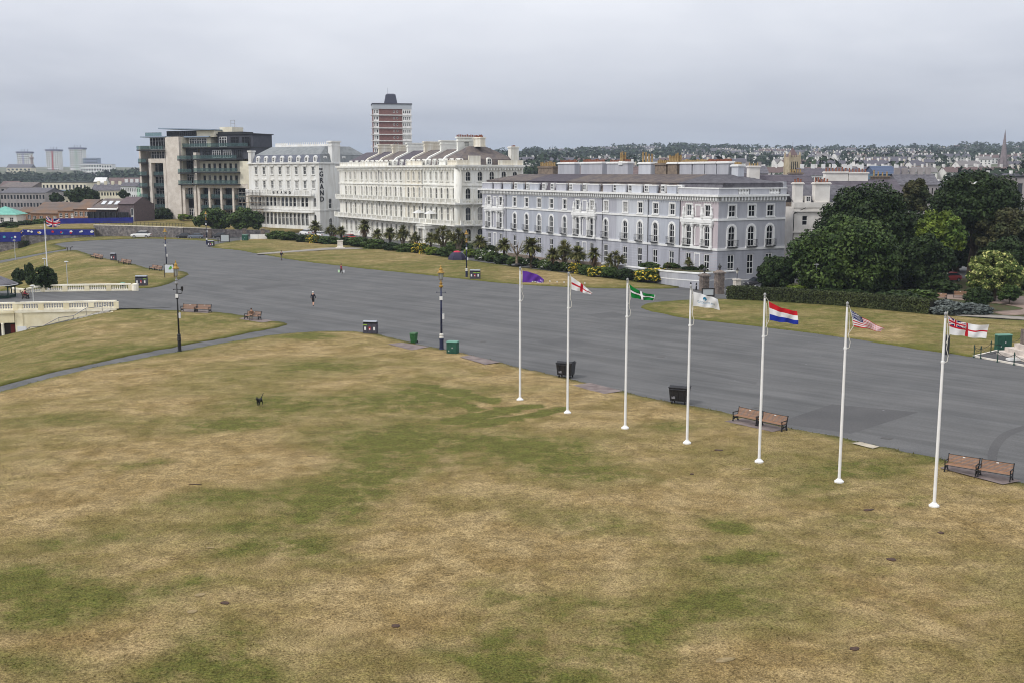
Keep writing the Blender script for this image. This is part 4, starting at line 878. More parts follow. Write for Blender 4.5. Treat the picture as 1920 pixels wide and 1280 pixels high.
def abal(x0, x1, z, y0, y1):
    b = MB(); b.box(x0, x1, y0, y1, z - .42, z); o = b.build('balcony', SLAB, ap)
    n = max(1, int((x1 - x0) / 2.4))
    for i in range(n):
        a, c = x0 + (x1 - x0) * i / n, x0 + (x1 - x0) * (i + 1) / n; g = MB(); g.box(a + .03, c - .03, y0 + .03, y0 + .07, z + .05, z + 1.15); g.build('glass_panel', RAILG, o)
    h = MB(); h.box(x0, x1, y0 + .01, y0 + .09, z + 1.152, z + 1.2); h.build('handrail', DG, o)
for z in FLR[:5]: abal(1.0, 4.5, z, -1.6, 4.0)
for z in FLR[:4]: abal(5.8, 10.8, z, .2, 3.0)
for i, z in enumerate([0] + FLR[:4]): glazing(5.75, 10.8, z + .1, (FLR + [0])[i] - .45, 3.0, 5)
for i, z in enumerate(FLR[:5]): glazing(1.7, 4.4, z + .05, FLR[i + 1] - .45 if i < 5 else 26, 4.2, 2)
abal(1.0, 12.2, FLR[5], -2.0, 3.0); glazing(4.6, 12.2, FLR[4] + .1, FLR[5] - .45, 1.2, 7); glazing(4.0, 12.2, FLR[5] + .05, 27.3, 1.4, 7)
mb = MB(); mb.box(2.0, 12.6, -1.2, 6, 27.3, 27.65); mb.build('roof_slab', ALU, ap)
for i, z in enumerate([0.0] + FLR[:2]): glazing(19.4, 23.0, z + .1, FLR[i] - .2, 1.2, 4)
for z in FLR[1:2]: abal(19.4, 23.0, z, -.2, 1.2)
for i, z in enumerate(FLR[2:5]): abal(17.9, 23.6, z + .9, -1.9, 2.4); glazing(18.2, 23.2, z + 1.0, (FLR[3:6])[i] + .4, 2.4, 6)
for x0, x1 in ((25.5, 29.0), (29.8, 33.8), (34.6, 38.6), (39.4, 44.1)):
    for i, z in enumerate([0.0] + FLR[:2]):
        glazing(x0, x1, z + .1, FLR[i] - .45, 2.2, 4)
        if z: abal(x0, x1, z, -.1, 2.2)
for z in (12.0, 15.9, 20.1): abal(24.4, 42.2, z, -2.2, 1.4)
for z in (12.0, 15.9):
    mb = MB(); xs_ = [26.2 + 2.15 * i for i in range(8)]; wall(mb, [(24.5, z + .02), (42.2, z + .02), (42.2, z + 3.5), (24.5, z + 3.5)], [outline(x, z + .1, 1.1, 2.6) for x in xs_], .25, y=1.4); mb.build('render_wall', CRM, ap)
    for x in xs_: window(ap, T(0, 1.4, 0), x, z + .1, 1.1, 2.6, False, 2, (.75,), .07, .08, DG, .18)
mb = MB(); mb.box(24.4, 44.6, 1.8, 14, 20.1, 23.6); mb.build('attic_storey', DARK, ap)
for x0 in (25.6, 29.8, 34.0, 38.2): glazing(x0, x0 + 3.2, 20.5, 23.0, 1.65, 4)
mb = MB(); mb.box(18, 44.8, .8, 15, 23.602, 23.95); mb.build('roof_slab', SLAB, ap)
abal(18.2, 44.6, 24.0, .6, 4)
mb = MB(); mb.box(30.5, 44.5, 3.6, 14, 23.96, 28.0); mb.build('penthouse', DARK, ap)
for x0 in (31.2, 35.8, 40.4): glazing(x0, x0 + 3.0, 24.1, 27.3, 3.45, 3)
glazing(19.5, 26.5, 24.0, 27.0, 2.8, 7); mb = MB(); mb.box(19, 28, 2.95, 8, 24.0, 27.2); mb.build('penthouse', CRM, ap); mb = MB(); mb.box(18.3, 28.6, 1.4, 9, 27.202, 27.6); mb.build('roof_slab', ALU, ap)
mb = MB(); mb.box(30, 45.0, 3.2, 14.4, 28.002, 28.3); mb.box(30.4, 40, 4, 10, 28.302, 28.9); mb.build('roof_slab', SLAB, ap)
glazing(10.8, 23.0, 27.5, 29.4, 2.0, 14); mb = MB(); mb.box(10.9, 30.2, 2.15, 12, 27.3, 29.4); mb.build('roof_pavilion', CRM, ap)
mb = MB(); mb.add([(8.5, .4, 30.1), (30.6, .4, 29.42), (30.6, 12.4, 29.42), (8.5, 12.4, 30.1), (8.5, .4, 30.45), (30.6, .4, 29.75), (30.6, 12.4, 29.75), (8.5, 12.4, 30.45)], [(3, 2, 1, 0), (4, 5, 6, 7), (0, 1, 5, 4), (1, 2, 6, 5), (2, 3, 7, 6), (3, 0, 4, 7)]); mb.build('roof_slab', ALU, ap)
mb = MB(); mb.box(29.5, 34.5, 6, 12, 27.3, 30.6); mb.build('lift_tower', CRM, ap)
mb = MB(); [mb.cyl((32.6 + dx, 8, 30.6), (32.6 + dx, 8, 32.9), .06, n=4) for dx in (0, 1.6)]; mb.cyl((32.6, 8, 32.8), (34.2, 8, 32.8), .06, n=4); mb.cyl((32.6, 8, 31.7), (34.2, 8, 31.7), .06, n=4); mb.build('antenna_frame', MATS['scaffold_tube'], ap)
abal(4.0, 11.0, 27.7, -.9, 0.6)
# ------------------------------------------------------------------ planting
def leafmat(name, c, c2, isl=.6, sc_=.3):
    m = M(name, c, .55, c2, sc_, .38, .62, island=isl, spec=.12); b = m.node_tree.nodes['Principled BSDF']
    b.inputs['Subsurface Weight'].default_value = 0; return m
L_DARK = leafmat('leaf_dark', (0.029, 0.047, 0.014), (0.017, 0.031, 0.009)); L_MID = leafmat('leaf_mid', (0.056, 0.086, 0.02), (0.03, 0.054, 0.014)); L_LIME = leafmat('leaf_lime', (0.125, 0.165, 0.022), (0.06, 0.105, 0.02))
L_BROWN = leafmat('leaf_bronze', (0.062, 0.058, 0.024), (0.034, 0.046, 0.017)); L_YEL = leafmat('leaf_yellowish', (0.135, 0.165, 0.045), (0.058, 0.095, 0.02)); L_GREY = leafmat('leaf_grey_green', (.12, .135, .125), (.075, .09, .085))
L_HEDGE = leafmat('leaf_hedge', (0.055, 0.066, 0.022), (0.034, 0.044, 0.016)); L_PALM = leafmat('leaf_palm', (0.1, 0.115, 0.034), (0.16, 0.145, 0.055), .45, 1.5); L_DRY = leafmat('leaf_dead', (.16, .10, .05), (.10, .065, .035))
FL_Y = M('flower_yellow', (.60, .42, .03), .6, island=.2); FL_W = M('flower_white', (.62, .62, .58), .6, island=.1); FL_R = M('flower_red', (.45, .06, .07), .6, island=.2); FL_C = M('flower_cream', (.42, .42, .14), .6, island=.2)
BARK = M('bark', S(84, 72, 60), .95, S(60, 52, 44), 2, bump=.6, bscale=7); BARK_P = M('bark_pale', S(150, 136, 118), .95, S(112, 98, 84), 2, bump=.5, bscale=7)
def quads(P, Nn, size, aspect=1.5):
    """leaf-shaped diamonds at points P facing Nn"""
    n = len(P); r = rng.normal(size=(n, 3)); a = np.cross(Nn, r); a /= np.linalg.norm(a, axis=1)[:, None] + 1e-9; b = np.cross(Nn, a)
    s = (size * rng.uniform(.65, 1.35, n))[:, None]
    V = np.stack([P - a * s * aspect * .5, P + b * s * .42 + a * s * .1, P + a * s * aspect * .5, P - b * s * .42 + a * s * .1], 1).reshape(-1, 3)
    return V, np.arange(4 * n).reshape(n, 4)
def shell(C_, R, n, up=.35, thick=.35):
    """leaf points spread through the outer part of an ellipsoid"""
    d = rng.normal(size=(n, 3)); d /= np.linalg.norm(d, axis=1)[:, None]; r = 1 - thick * rng.random(n) ** 1.6
    P = np.asarray(C_) + d * np.asarray(R) * r[:, None]; Nn = d + rng.normal(0, .55, (n, 3)) + np.array([0, 0, up]); Nn /= np.linalg.norm(Nn, axis=1)[:, None]; return P, Nn
def crown_clumps(rx, ry, rz, n, flat=.25):
    """clump centres over a crown, denser on its outside, uneven"""
    out_ = []
    while len(out_) < n:
        d = rng.normal(size=3); d /= np.linalg.norm(d)
        if d[2] < -flat - .35 * rng.random(): continue
        k = .55 + .5 * rng.random() ** .7; out_.append((d[0] * rx * k, d[1] * ry * k, d[2] * rz * k))
    return np.array(out_)
def crown_mesh(name, rx, ry, rz, nc, nl, ls, mat, cr=.24, flat=.25, flower=None, ff=.0):
    C_ = crown_clumps(rx * .86, ry * .86, rz * .86, nc, flat); Ps, Ns = [], []
    for c in C_:
        r = cr * (rx + rz) / 2 * rng.uniform(.65, 1.25); p, q = shell(c, (r, r, r * .72), nl); keep = (p[:, 2] > -rz * (.9 if flat > .2 else .5)); Ps.append(p[keep]); Ns.append(q[keep])
    P, Q = np.vstack(Ps), np.vstack(Ns); V, F_ = quads(P, Q, ls); me = np_mesh(name, V, F_, [mat] + ([flower] if flower else []))
    if flower:
        top = (Q[:, 2] > -.1) & (rng.random(len(P)) < ff); me.polygons.foreach_set('material_index', top.astype(np.int32)); me.update()
    return me
def trunk_mb(h, r, limbs, rx, rz):
    mb = MB(); pts = [Vector((0, 0, -.3))]
    for i in range(1, 6): pts.append(Vector((rng.normal(0, r * .35), rng.normal(0, r * .35), h * i / 5)))
    for i in range(5): mb.cyl(pts[i], pts[i + 1], r * (1.25 - .17 * i), r * (1.25 - .17 * (i + 1)), 9, caps=False)
    for i in range(limbs):
        a = 2 * PI * i / limbs + rng.uniform(-.4, .4); s = pts[2 + i % 3]; e = s + Vector((math.cos(a) * rx * .6, math.sin(a) * rx * .6, rz * rng.uniform(.5, .9))); m_ = s.lerp(e, .5) + Vector((0, 0, -rz * .08))
        mb.cyl(s, m_, r * .5, r * .34, 6, caps=False); mb.cyl(m_, e, r * .34, r * .1, 6, caps=False)
        for j in range(2):
            e2 = m_ + Vector((rng.normal(0, rx * .3), rng.normal(0, rx * .3), rz * .5)); mb.cyl(m_, e2, r * .25, r * .06, 5, caps=False)
    return mb
def tree(name, label, u0, u1, v0, v1, dist, mat, nc=120, nl=150, ls=.42, trunk=.4, ry=None, zb=None, cr=.24, flat=.25, flower=None, ff=0, group=None, bark=None):
    c = at((u0 + u1) / 2, (v0 + v1) / 2, dist); rx = (u1 - u0) / 2 * dist / FPX; rz = (v1 - v0) / 2 * dist / FPX
    zb = hz(c.x, c.y) if zb is None else zb; o = empty(name, (c.x, c.y, zb), 0, label, 'tree', group)
    hc = c.z - zb; trunk_mb(max(.6, hc), trunk, 6, rx, rz).build('trunk', bark or BARK, o, smooth=True)
    k = inst('crown', crown_mesh('crown', rx, ry or rx * .9, rz, nc, nl, ls, mat, cr, flat, flower, ff), o, T(0, 0, hc)); return o
PK = 'trees in the park at the right'
tree('park_tree', 'tall dark tree rising highest in the middle of the park clump', 1534, 1732, 345, 530, 176, L_DARK, 240, 200, .38, .5, flat=.7, group=PK)
tree('park_tree', 'broad green tree at the front, left of the park clump', 1478, 1690, 408, 560, 160, L_MID, 250, 200, .36, .4, flat=.8, group=PK)
tree('park_tree', 'big dark tree on the far right with a round top', 1742, 1914, 321, 460, 186, L_DARK, 210, 200, .4, .6, flat=.5, group=PK)
tree('park_tree', 'bright lime green tree between the two dark ones', 1712, 1806, 394, 500, 170, L_LIME, 100, 150, .36, .3, flat=.4, group=PK)
tree('park_tree', 'bronze green tree at the right edge of the park', 1824, 1945, 384, 515, 180, L_BROWN, 140, 160, .38, .35, flat=.6, group=PK)
tree('park_tree', 'dark filler tree under the tall park trees', 1640, 1790, 425, 520, 174, L_DARK, 140, 170, .4, .35, flat=.5, group=PK)
tree('park_tree', 'dark tree filling the gap below the big right tree', 1745, 1850, 425, 515, 196, L_DARK, 90, 150, .42, .35, flat=.6, group=PK)
tree('park_tree', 'dark tree in shade right of the front park tree', 1668, 1786, 440, 552, 166, L_DARK, 120, 160, .36, .3, flat=.9, group=PK)
tree('park_tree', 'dark tree behind the pale flowering one', 1836, 1935, 440, 545, 172, L_DARK, 100, 150, .36, .3, flat=.9, group=PK)
tree('park_tree', 'dark low tree at the foot of the front park tree', 1540, 1690, 475, 562, 164, L_DARK, 110, 150, .34, .3, flat=.9, group=PK)
tree('chestnut_tree', 'pale flowering round tree near the right edge', 1812, 1918, 470, 560, 150, L_YEL, 130, 150, .32, .25, cr=.2, flat=.5, flower=FL_C, ff=.18)
tree('corner_tree', 'small dark tree beside the corner of the lavender terrace', 1424, 1490, 476, 556, 162, L_DARK, 90, 130, .32, .18, cr=.26, flat=.7)
tree('park_tree', 'thin bronze treetop showing above the park trees', 1686, 1748, 336, 400, 212, L_BROWN, 80, 130, .42, .25, flat=.9, group=PK)
tree('sapling', 'small round dark tree in front of the lavender bed', 1808, 1860, 540, 580, 139, L_DARK, 45, 110, .26, .07, cr=.3, flat=.5)
tree('sapling', 'young tree with a red stem by the brown path', 1872, 1914, 534, 570, 146, L_MID, 30, 100, .28, .06, cr=.32, flat=.5)
tree('street_tree', 'left of two rounded green trees below the apartments', 366, 434, 392, 434, 318, L_MID, 60, 130, .55, .3, cr=.3, flat=.6)
tree('street_tree', 'right of two rounded green trees below the apartments', 426, 492, 393, 434, 312, L_MID, 60, 130, .55, .3, cr=.3, flat=.6)
# shrubs
_sh = {}
def shrub_mesh(kind):
    if kind in _sh: return _sh[kind]
    m_, fl, ff = {'g': (L_MID, None, 0), 'd': (L_DARK, None, 0), 'y': (L_MID, FL_Y, .28), 'l': (L_LIME, None, 0), 'w': (L_MID, FL_W, .10), 'r': (L_MID, FL_R, .3), 'b': (L_BROWN, None, 0), 's': (L_GREY, None, 0)}[kind]
    _sh[kind] = crown_mesh('shrub', 1, 1, 1, 34, 110, .17, m_, .34, .2, fl, ff); return _sh[kind]
SHN = {'g': 'leafy green shrub', 'd': 'dark green shrub', 'y': 'yellow flowering shrub', 'l': 'lime green shrub', 'w': 'green shrub with white flowers', 'r': 'shrub with red flowers', 'b': 'bronze shrub', 's': 'silvery grey shrub'}
def shrub(u, v, wpx, hpx, kind, where, z=None, dist=None, grp='shrubs along the hotel bed'):
    p = gp(u, v, z) if dist is None else at(u, v, dist); k = p.y / FPX; r = wpx / 2 * k * 1.2; h = hpx * k * 1.22
    o = inst('shrub', shrub_mesh(kind)); o.location = (p.x, p.y + r * .5, p.z + h * .32); o.scale = (r, r * .85, h * .62); o.rotation_euler = (0, 0, random.uniform(0, 6))
    return tag(o, SHN[kind] + ' ' + where, 'shrub', grp)
BED = [(519, 450, 34, 15, 'g', 'at the far left end of the hotel bed'), (543, 452, 32, 15, 'g', 'second from the far left end of the bed'), (568, 455, 26, 13, 'd', 'left of the far palm with bare trunk'), (590, 457, 32, 15, 'y', 'farthest away, left of the pedestal'), (616, 459, 38, 13, 'g', 'behind the stone pedestal, left side'), (650, 461, 28, 15, 'd', 'just right of the stone pedestal'),
       (674, 464, 40, 16, 'g', 'under the bearded palm'), (702, 468, 40, 17, 'g', 'in front of the cream terrace, wide and low'), (694, 462, 30, 12, 'y', 'small, under the bearded palm'), (735, 471, 34, 14, 'd', 'between two palms before the cream terrace'), (763, 474, 38, 15, 'g', 'below the parasols of the cream terrace'), (787, 476, 32, 18, 'y', 'left of the dome tent'), (814, 479, 32, 14, 'l', 'left behind the dome tent'), (838, 482, 36, 16, 'g', 'touching the dome tent on its left'),
       (884, 483, 30, 14, 'l', 'right behind the dome tent'), (905, 489, 36, 18, 'w', 'right of the tall lamp by the tent'), (928, 492, 32, 16, 'g', 'left of the black sack on the grass'), (946, 496, 30, 15, 'd', 'close left of the black sack'), (944, 486, 22, 9, 'l', 'small and round near the bare tree'), (972, 499, 36, 15, 'g', 'behind the black sack'), (1000, 503, 40, 16, 'w', 'behind the purple flag'), (1026, 506, 34, 16, 'w', 'right of the purple flag'), (1046, 509, 28, 15, 'd', 'left of the first yellow bush'),
       (1062, 510, 26, 15, 'w', 'under the leaning palms'), (1081, 513, 28, 18, 'y', 'behind the red cross flag'), (1101, 517, 28, 17, 'g', 'between the two nearer yellow bushes'), (1124, 521, 36, 20, 'y', 'right of the red cross flag'), (1148, 523, 34, 19, 'g', 'left of the green flag'), (1172, 526, 34, 20, 'd', 'just behind the green flag'), (1190, 526, 30, 15, 'b', 'before the garden wall of the terrace'), (1224, 531, 54, 25, 'y', 'largest and nearest, by the garden wall'), (1212, 524, 30, 18, 'l', 'behind the largest yellow bush'), (1259, 532, 20, 13, 'd', 'at the right tip of the lawn'),
       (935, 472, 36, 16, 'r', 'before the lavender terrace'), (915, 474, 34, 12, 'd', 'behind the lamp by the tent'), (962, 475, 34, 14, 'd', 'at the foot of the bare tree'), (860, 470, 46, 14, 'g', 'behind the dome tent under big cordylines'), (1003, 480, 40, 16, 'd', 'by the wall below the lavender terrace')]
for b_ in BED: shrub(*b_)
for u, v, w_, h_, k, wh in ((1218, 503, 34, 9, 'g', 'on the terrace garden, left of the yucca'), (1262, 505, 30, 10, 'g', 'on the terrace garden, by the yucca'), (1296, 508, 30, 7, 'd', 'on the terrace garden, by the cordyline'), (1322, 506, 18, 9, 'd', 'on the terrace garden beside the gate pier')): shrub(u, v, w_, h_, k, wh, 1.75)
for u, v, w_, h_, k, wh in ((1500, 556, 70, 16, 'l', 'behind the clipped hedge, pale topped'), (1600, 566, 80, 18, 'd', 'in shade behind the clipped hedge'), (1690, 572, 70, 22, 'd', 'behind the right end of the hedge'), (1730, 566, 60, 20, 'g', 'under the park trees near a bench'), (1560, 560, 60, 18, 'd', 'low under the front park tree'), (1640, 556, 70, 24, 'd', 'deep in shade under the park trees'), (1770, 552, 60, 22, 'd', 'beside the garden bench'), (1850, 560, 50, 18, 'd', 'under the pale flowering tree'),
                         (1458, 548, 40, 22, 'b', 'low beside the parked dark cars'), (1790, 592, 64, 24, 's', 'left half of the lavender bed'), (1836, 592, 52, 20, 's', 'right half of the lavender bed'), (1764, 590, 24, 14, 'g', 'small at the left of the lavender bed'), (1905, 545, 60, 26, 'd', 'at the right edge behind the path')): shrub(u, v, w_, h_, k, wh, grp='shrubs in the park garden')
for u, v, w_, h_, k, wh, ds in ((272, 412, 34, 16, 'd', 'at the left foot of the apartments', 366), (300, 413, 34, 20, 'd', 'in front of the stone frame of the apartments', 366), (345, 413, 26, 10, 'l', 'beside the apartment steps', 355)): shrub(u, v, w_, h_, k, wh, dist=ds, grp='shrubs before the apartments')
# clipped hedge
def hedge(name, label, pts, wd, h, mat, n, ls):
    P = [gp(*q) for q in pts]; Ps, Ns = [], []; L = [(b - a).length for a, b in zip(P[:-1], P[1:])]
    for a, b, l in zip(P[:-1], P[1:], L):
        m_ = int(n * l / sum(L)); t = rng.random(m_); d = (b - a).normalized(); nx_ = Vector((-d.y, d.x, 0)); f = rng.random(m_)
        hh = h * (1 + .12 * np.array([mnoise.noise(((a.x + (b.x - a.x) * q) * .25, 0, 4)) for q in t]))
        # profile: up the near face, over the top, down the far face
        s = f * (2 * h + wd); off = np.where(s < h, -wd / 2, np.where(s < h + wd, s - h - wd / 2, wd / 2)); zz = np.where(s < h, s, np.where(s < h + wd, h, 2 * h + wd - s)) * hh / h
        base = np.array([[a.x + (b.x - a.x) * q, a.y + (b.y - a.y) * q, hz(a.x, a.y)] for q in t]); bul = rng.normal(0, .07, m_)
        Q = base + np.outer(off + bul, (nx_.x, nx_.y, 0)); Q[:, 2] += zz + rng.normal(0, .06, m_)
        Nn = np.where((s < h)[:, None], np.array([-nx_.x, -nx_.y, .35]), np.where((s < h + wd)[:, None], np.array([0, 0, 1.0]), np.array([nx_.x, nx_.y, .3]))) + rng.normal(0, .5, (m_, 3)); Nn /= np.linalg.norm(Nn, axis=1)[:, None]; Ps.append(Q); Ns.append(Nn)
    V, F_ = quads(np.vstack(Ps), np.vstack(Ns), ls); root = empty(name, P[0], 0, label, 'hedge')
    inst('foliage', np_mesh('foliage', V - np.array(P[0]), F_, mat), root)
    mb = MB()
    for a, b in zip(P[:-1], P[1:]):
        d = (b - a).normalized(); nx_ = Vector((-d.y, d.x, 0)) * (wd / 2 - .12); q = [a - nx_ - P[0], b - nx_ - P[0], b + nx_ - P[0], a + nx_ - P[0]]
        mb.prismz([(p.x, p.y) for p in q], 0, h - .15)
    mb.build('shade_core', M('hedge_core', (.018, .018, .010), .95), root); return root  # solid dark box inside the leaves, its colour standing in for inner shade
hedge('clipped_hedge', 'long clipped hedge with bronze leaves along the right lawn', [(1367, 560), (1450, 565), (1560, 572), (1660, 581), (1748, 589)], 2.0, 1.75, L_HEDGE, 16000, .17)
hedge('fence_hedge', 'dark hedge along the wire fence at the far left', [(40, 466), (65, 454), (110, 447), (160, 443)], 1.6, 1.7, L_DARK, 2600, .3)
# palms and cordylines
def strap_head(R, n, wd, droop, mat_lo=-.5):
    """burst of strap leaves: 3 segments each"""
    V, F_ = [], []
    for i in range(n):
        a = rng.uniform(0, 2 * PI); e = math.asin(rng.uniform(mat_lo, .98)); L = R * rng.uniform(.8, 1.1); d = np.array([math.cos(a) * math.cos(e), math.sin(a) * math.cos(e), math.sin(e)]); s = np.array([-math.sin(a), math.cos(a), 0]) * wd
        o = len(V)
        for j, (t, w_) in enumerate(((0.08, .35), (.4, 1), (.75, .8), (1.0, .08))):
            p = d * L * t - np.array([0, 0, droop * L * t * t]); V += [p - s * w_ * .5, p + s * w_ * .5]
        F_ += [(o + 2 * j, o + 2 * j + 1, o + 2 * j + 3, o + 2 * j + 2) for j in range(3)]
    return np.array(V), np.array(F_)
def palm_proto(kind):
    r = empty('palm_tree')
    if kind == 'fan':
        mb = MB(); [mb.cyl((0, 0, .5 * i - .2), (0, 0, .5 * i + .32), .24 + .03 * (i % 2), .19, 8) for i in range(6)]; mb.build('trunk', BARK, r)
        V, F_ = strap_head(1.95, 190, .36, .28); inst('crown', np_mesh('crown', V, F_, L_PALM), r, T(0, 0, 3.3)); V, F_ = strap_head(1.2, 60, .22, .5, -.95); inst('dead_fronds', np_mesh('dead_fronds', V, F_, L_DRY), r, T(0, 0, 2.9))
    elif kind == 'beard':
        mb = MB(); [mb.cyl((0, 0, .5 * i - .2), (0, 0, .5 * i + .32), .34, .28, 8) for i in range(8)]; mb.build('trunk', BARK, r)
        V, F_ = strap_head(1.9, 160, .36, .3); inst('crown', np_mesh('crown', V, F_, L_PALM), r, T(0, 0, 4.6)); V, F_ = strap_head(1.3, 110, .2, .9, -.95); inst('dead_fronds', np_mesh('dead_fronds', V, F_, L_DRY), r, T(0, 0, 3.6))
    else:
        mb = MB(); hs_ = [(0, 0, 3.6), (1.0, .2, 3.0), (-.9, -.3, 3.1), (.3, .8, 2.7), (-.3, -.9, 2.4)] if kind == 'cord' else [(0, 0, 3.0)]
        for h in hs_: mb.cyl((h[0] * .1, h[1] * .1, -.2), (h[0] * .35, h[1] * .35, h[2] * .55), .2, .15, 6); mb.cyl((h[0] * .35, h[1] * .35, h[2] * .55), h, .15, .1, 6)
        mb.build('trunk', BARK_P, r); Vs, Fs, o = [], [], 0
        for h in hs_: V, F_ = strap_head(1.3, 110, .15, .2, -.6); Vs.append(V + np.array(h)); Fs.append(F_ + o); o += len(V)
        inst('crown', np_mesh('crown', np.vstack(Vs), np.vstack(Fs), L_PALM), r)
    return r
PROT = {k: palm_proto(k) for k in ('fan', 'beard', 'cord')}; used = set()
PALMS = [(592, 452, 43, 'fan', 'fan palm farthest left, before the white hotel', None), (622, 454, 34, 'cord', 'left of a close pair of palms by the lettered hotel', None), (640, 455, 34, 'fan', 'right of a close pair of palms by the lettered hotel', None), (684, 459, 50, 'beard', 'tall palm bearded with dead fronds before the cream terrace', None), (708, 463, 37, 'fan', 'second palm right of the pedestal, short and dark', None), (732, 466, 44, 'fan', 'round headed palm before the cream terrace middle', None), (756, 468, 47, 'cord', 'spindly cordyline below the balcony parasol', None), (779, 471, 38, 'cord', 'small half bare cordyline near the porch', None),
         (808, 473, 41, 'fan', 'palm just right of the cream porch', None), (831, 477, 56, 'cord', 'big bushy cordyline left of the tent', None), (860, 480, 54, 'cord', 'big bushy cordyline right above the tent', None), (900, 484, 48, 'fan', 'yellowish palm between the cream and lavender terraces', None), (945, 492, 50, 'fan', 'palm beside the red flowering shrub', None), (996, 503, 64, 'fan', 'tall single palm before the lavender terrace', None), (1037, 508, 48, 'fan', 'leftmost palm of the group of four', None), (1058, 508, 60, 'cord', 'tall cordyline within the group of four', None), (1083, 511, 56, 'fan', 'third palm in the group of four', None), (1114, 514, 54, 'beard', 'rightmost palm in the group of four, thick trunk', None), (1153, 518, 50, 'cord', 'cordyline alone right of the palm group', None),
         (1252, 506, 16, 'fan', 'small fan palm on the terrace garden wall', 1.7), (1291, 508, 26, 'cord', 'cordyline on the terrace garden near the gate', 1.7), (345, 416, 12, 'fan', 'small palm by the apartment steps', 2.3)]
for u, v, hpx, kind, lab, z in PALMS:
    p = gp(u, v, z) if z is not None else gp(u, v); src = PROT[kind]; o = src if kind not in used else copy_tree(src); used.add(kind); s = 1.0 * hpx * p.y / FPX / (5.0 if kind == 'fan' else 6.2 if kind == 'beard' else 4.6)
    o.location = p; o.rotation_euler = (0, 0, random.uniform(0, 6)); o.scale = (s * random.uniform(.95, 1.15), s * 1.05, s); tag(o, lab, 'palm', 'palms along the hotel bed')
# bare multi-stemmed tree
p = gp(969, 500); o = empty('bare_tree', p, 0, 'pale bare branched tree among the palms before the lavender terrace', 'tree'); mb = MB(); mb.cyl((0, 0, -.2), (0, 0, 2.2), .3, .2, 8)
for i in range(9):
    a = i * .7; e = Vector((math.cos(a) * 1.1, math.sin(a) * 1.1, 3.6 + .3 * (i % 3))); mb.cyl((0, 0, 1.9), e, .12, .05, 6); mb.cyl(e, e + Vector((math.cos(a) * .5, math.sin(a) * .5, .8)), .05, .02, 5)
mb.build('trunk', BARK_P, o); V, F_ = strap_head(.7, 60, .08, .3, .1); inst('crown', np_mesh('crown', V, F_, L_DRY), o, T(0, 0, 3.6))
# ------------------------------------------------------------------ flagpoles and flags
POLE = M('white_pole', (.82, .82, .82), .4, (.76, .755, .74), 1.5, spec=.4); ROPE = M('halyard_rope', (.62, .60, .54), .8); GOLD = M('gold_paint', S(172, 138, 70), .5, S(140, 108, 50), 6, metal=.3)
FLAGM = bpy.data.materials.new('flag_cloth'); FLAGM.use_nodes = True; _t = FLAGM.node_tree; _a = _t.nodes.new('ShaderNodeAttribute'); _a.attribute_name = 'Col'; _b = _t.nodes['Principled BSDF']; _t.links.new(_a.outputs['Color'], _b.inputs['Base Color']); _b.inputs['Roughness'].default_value = .8; _b.inputs['Specular IOR Level'].default_value = .1
_tl = _t.nodes.new('ShaderNodeBsdfTranslucent'); _t.links.new(_a.outputs['Color'], _tl.inputs[0]); _mx = _t.nodes.new('ShaderNodeMixShader'); _mx.inputs[0].default_value = .25; _t.links.new(_b.outputs[0], _mx.inputs[1]); _t.links.new(_tl.outputs[0], _mx.inputs[2]); _t.links.new(_mx.outputs[0], _t.nodes['Material Output'].inputs[0])
RED, WHT, BLU, NVY, GRN, BLK, PUR = (.52, .02, .035), (.78, .78, .78), (.02, .04, .33), (.015, .025, .13), (.01, .20, .04), (.01, .01, .012), (.13, .045, .33)
def union(s, t):
    x, y = s * 60 - 30, t * 30 - 15
    if abs(x) < 3 or abs(y) < 3: return RED
    if abs(x) < 5 or abs(y) < 5: return WHT
    d = (x - 2 * y) / 5 ** .5; e = (x + 2 * y) / 5 ** .5
    d = d * (1 if x < 0 else -1); e = e * (1 if x < 0 else -1)
    if 0 < d < 2 or -2 < e < 0: return RED
    if abs(d) < 3 or abs(e) < 3: return WHT
    return NVY
def f_purple(s, t):
    if t > .86 and .42 < s < .96 and t < .97 and (int(s * 40) % 5): return WHT
    if .78 < s < .86 and .42 < t < .56: return (.55, .45, .7)
    if .88 < s < .95 and .5 < t < .72: return (.6, .5, .75)
    return PUR
def f_eng(s, t): return RED if abs(s - .5) < .055 or abs(t - .5) < .09 else WHT
def f_devon(s, t):
    a, b = abs(s - .5), abs(t - .5) * .6
    if s > .985: return WHT
    m_ = min(a, b); return WHT if m_ < .05 else BLK if m_ < .085 else GRN
def f_ply(s, t):
    x, y = (s - .5) / .075, (t - .33) / .17; r = x * x + y * y
    if r < 1 and not (abs(x + .1) < .28 and y > .2) and y < .95: return (.03, .30, .48) if (x * 3 + y * 2) % 2 < 1 else (.01, .10, .22)
    if .70 < t < .735 and .2 < s < .86 and int(s * 60) % 6: return (.35, .55, .68)
    return WHT
def f_nl(s, t): return (.56, .02, .03) if t < .333 else WHT if t < .667 else BLU
def f_us(s, t):
    if s < .4 and t < 7 / 13:
        i, j = s / .4 * 6, t * 13 / 7 * 5; a, b = i % 1 - .5, j % 1 - .5; c, d = (i + .5) % 1 - .5, (j + .5) % 1 - .5
        return WHT if a * a + b * b < .05 or (c * c + d * d < .05 and .5 < i < 5.5 and .5 < j < 4.5) else (.012, .02, .12)
    return RED if int(t * 13) % 2 == 0 else WHT
def f_ens(s, t):
    if s < .46 and t < .44: return union(s / .46, t / .44)
    return RED if abs(s - .5) < .035 or abs(t - .5) < .065 else WHT
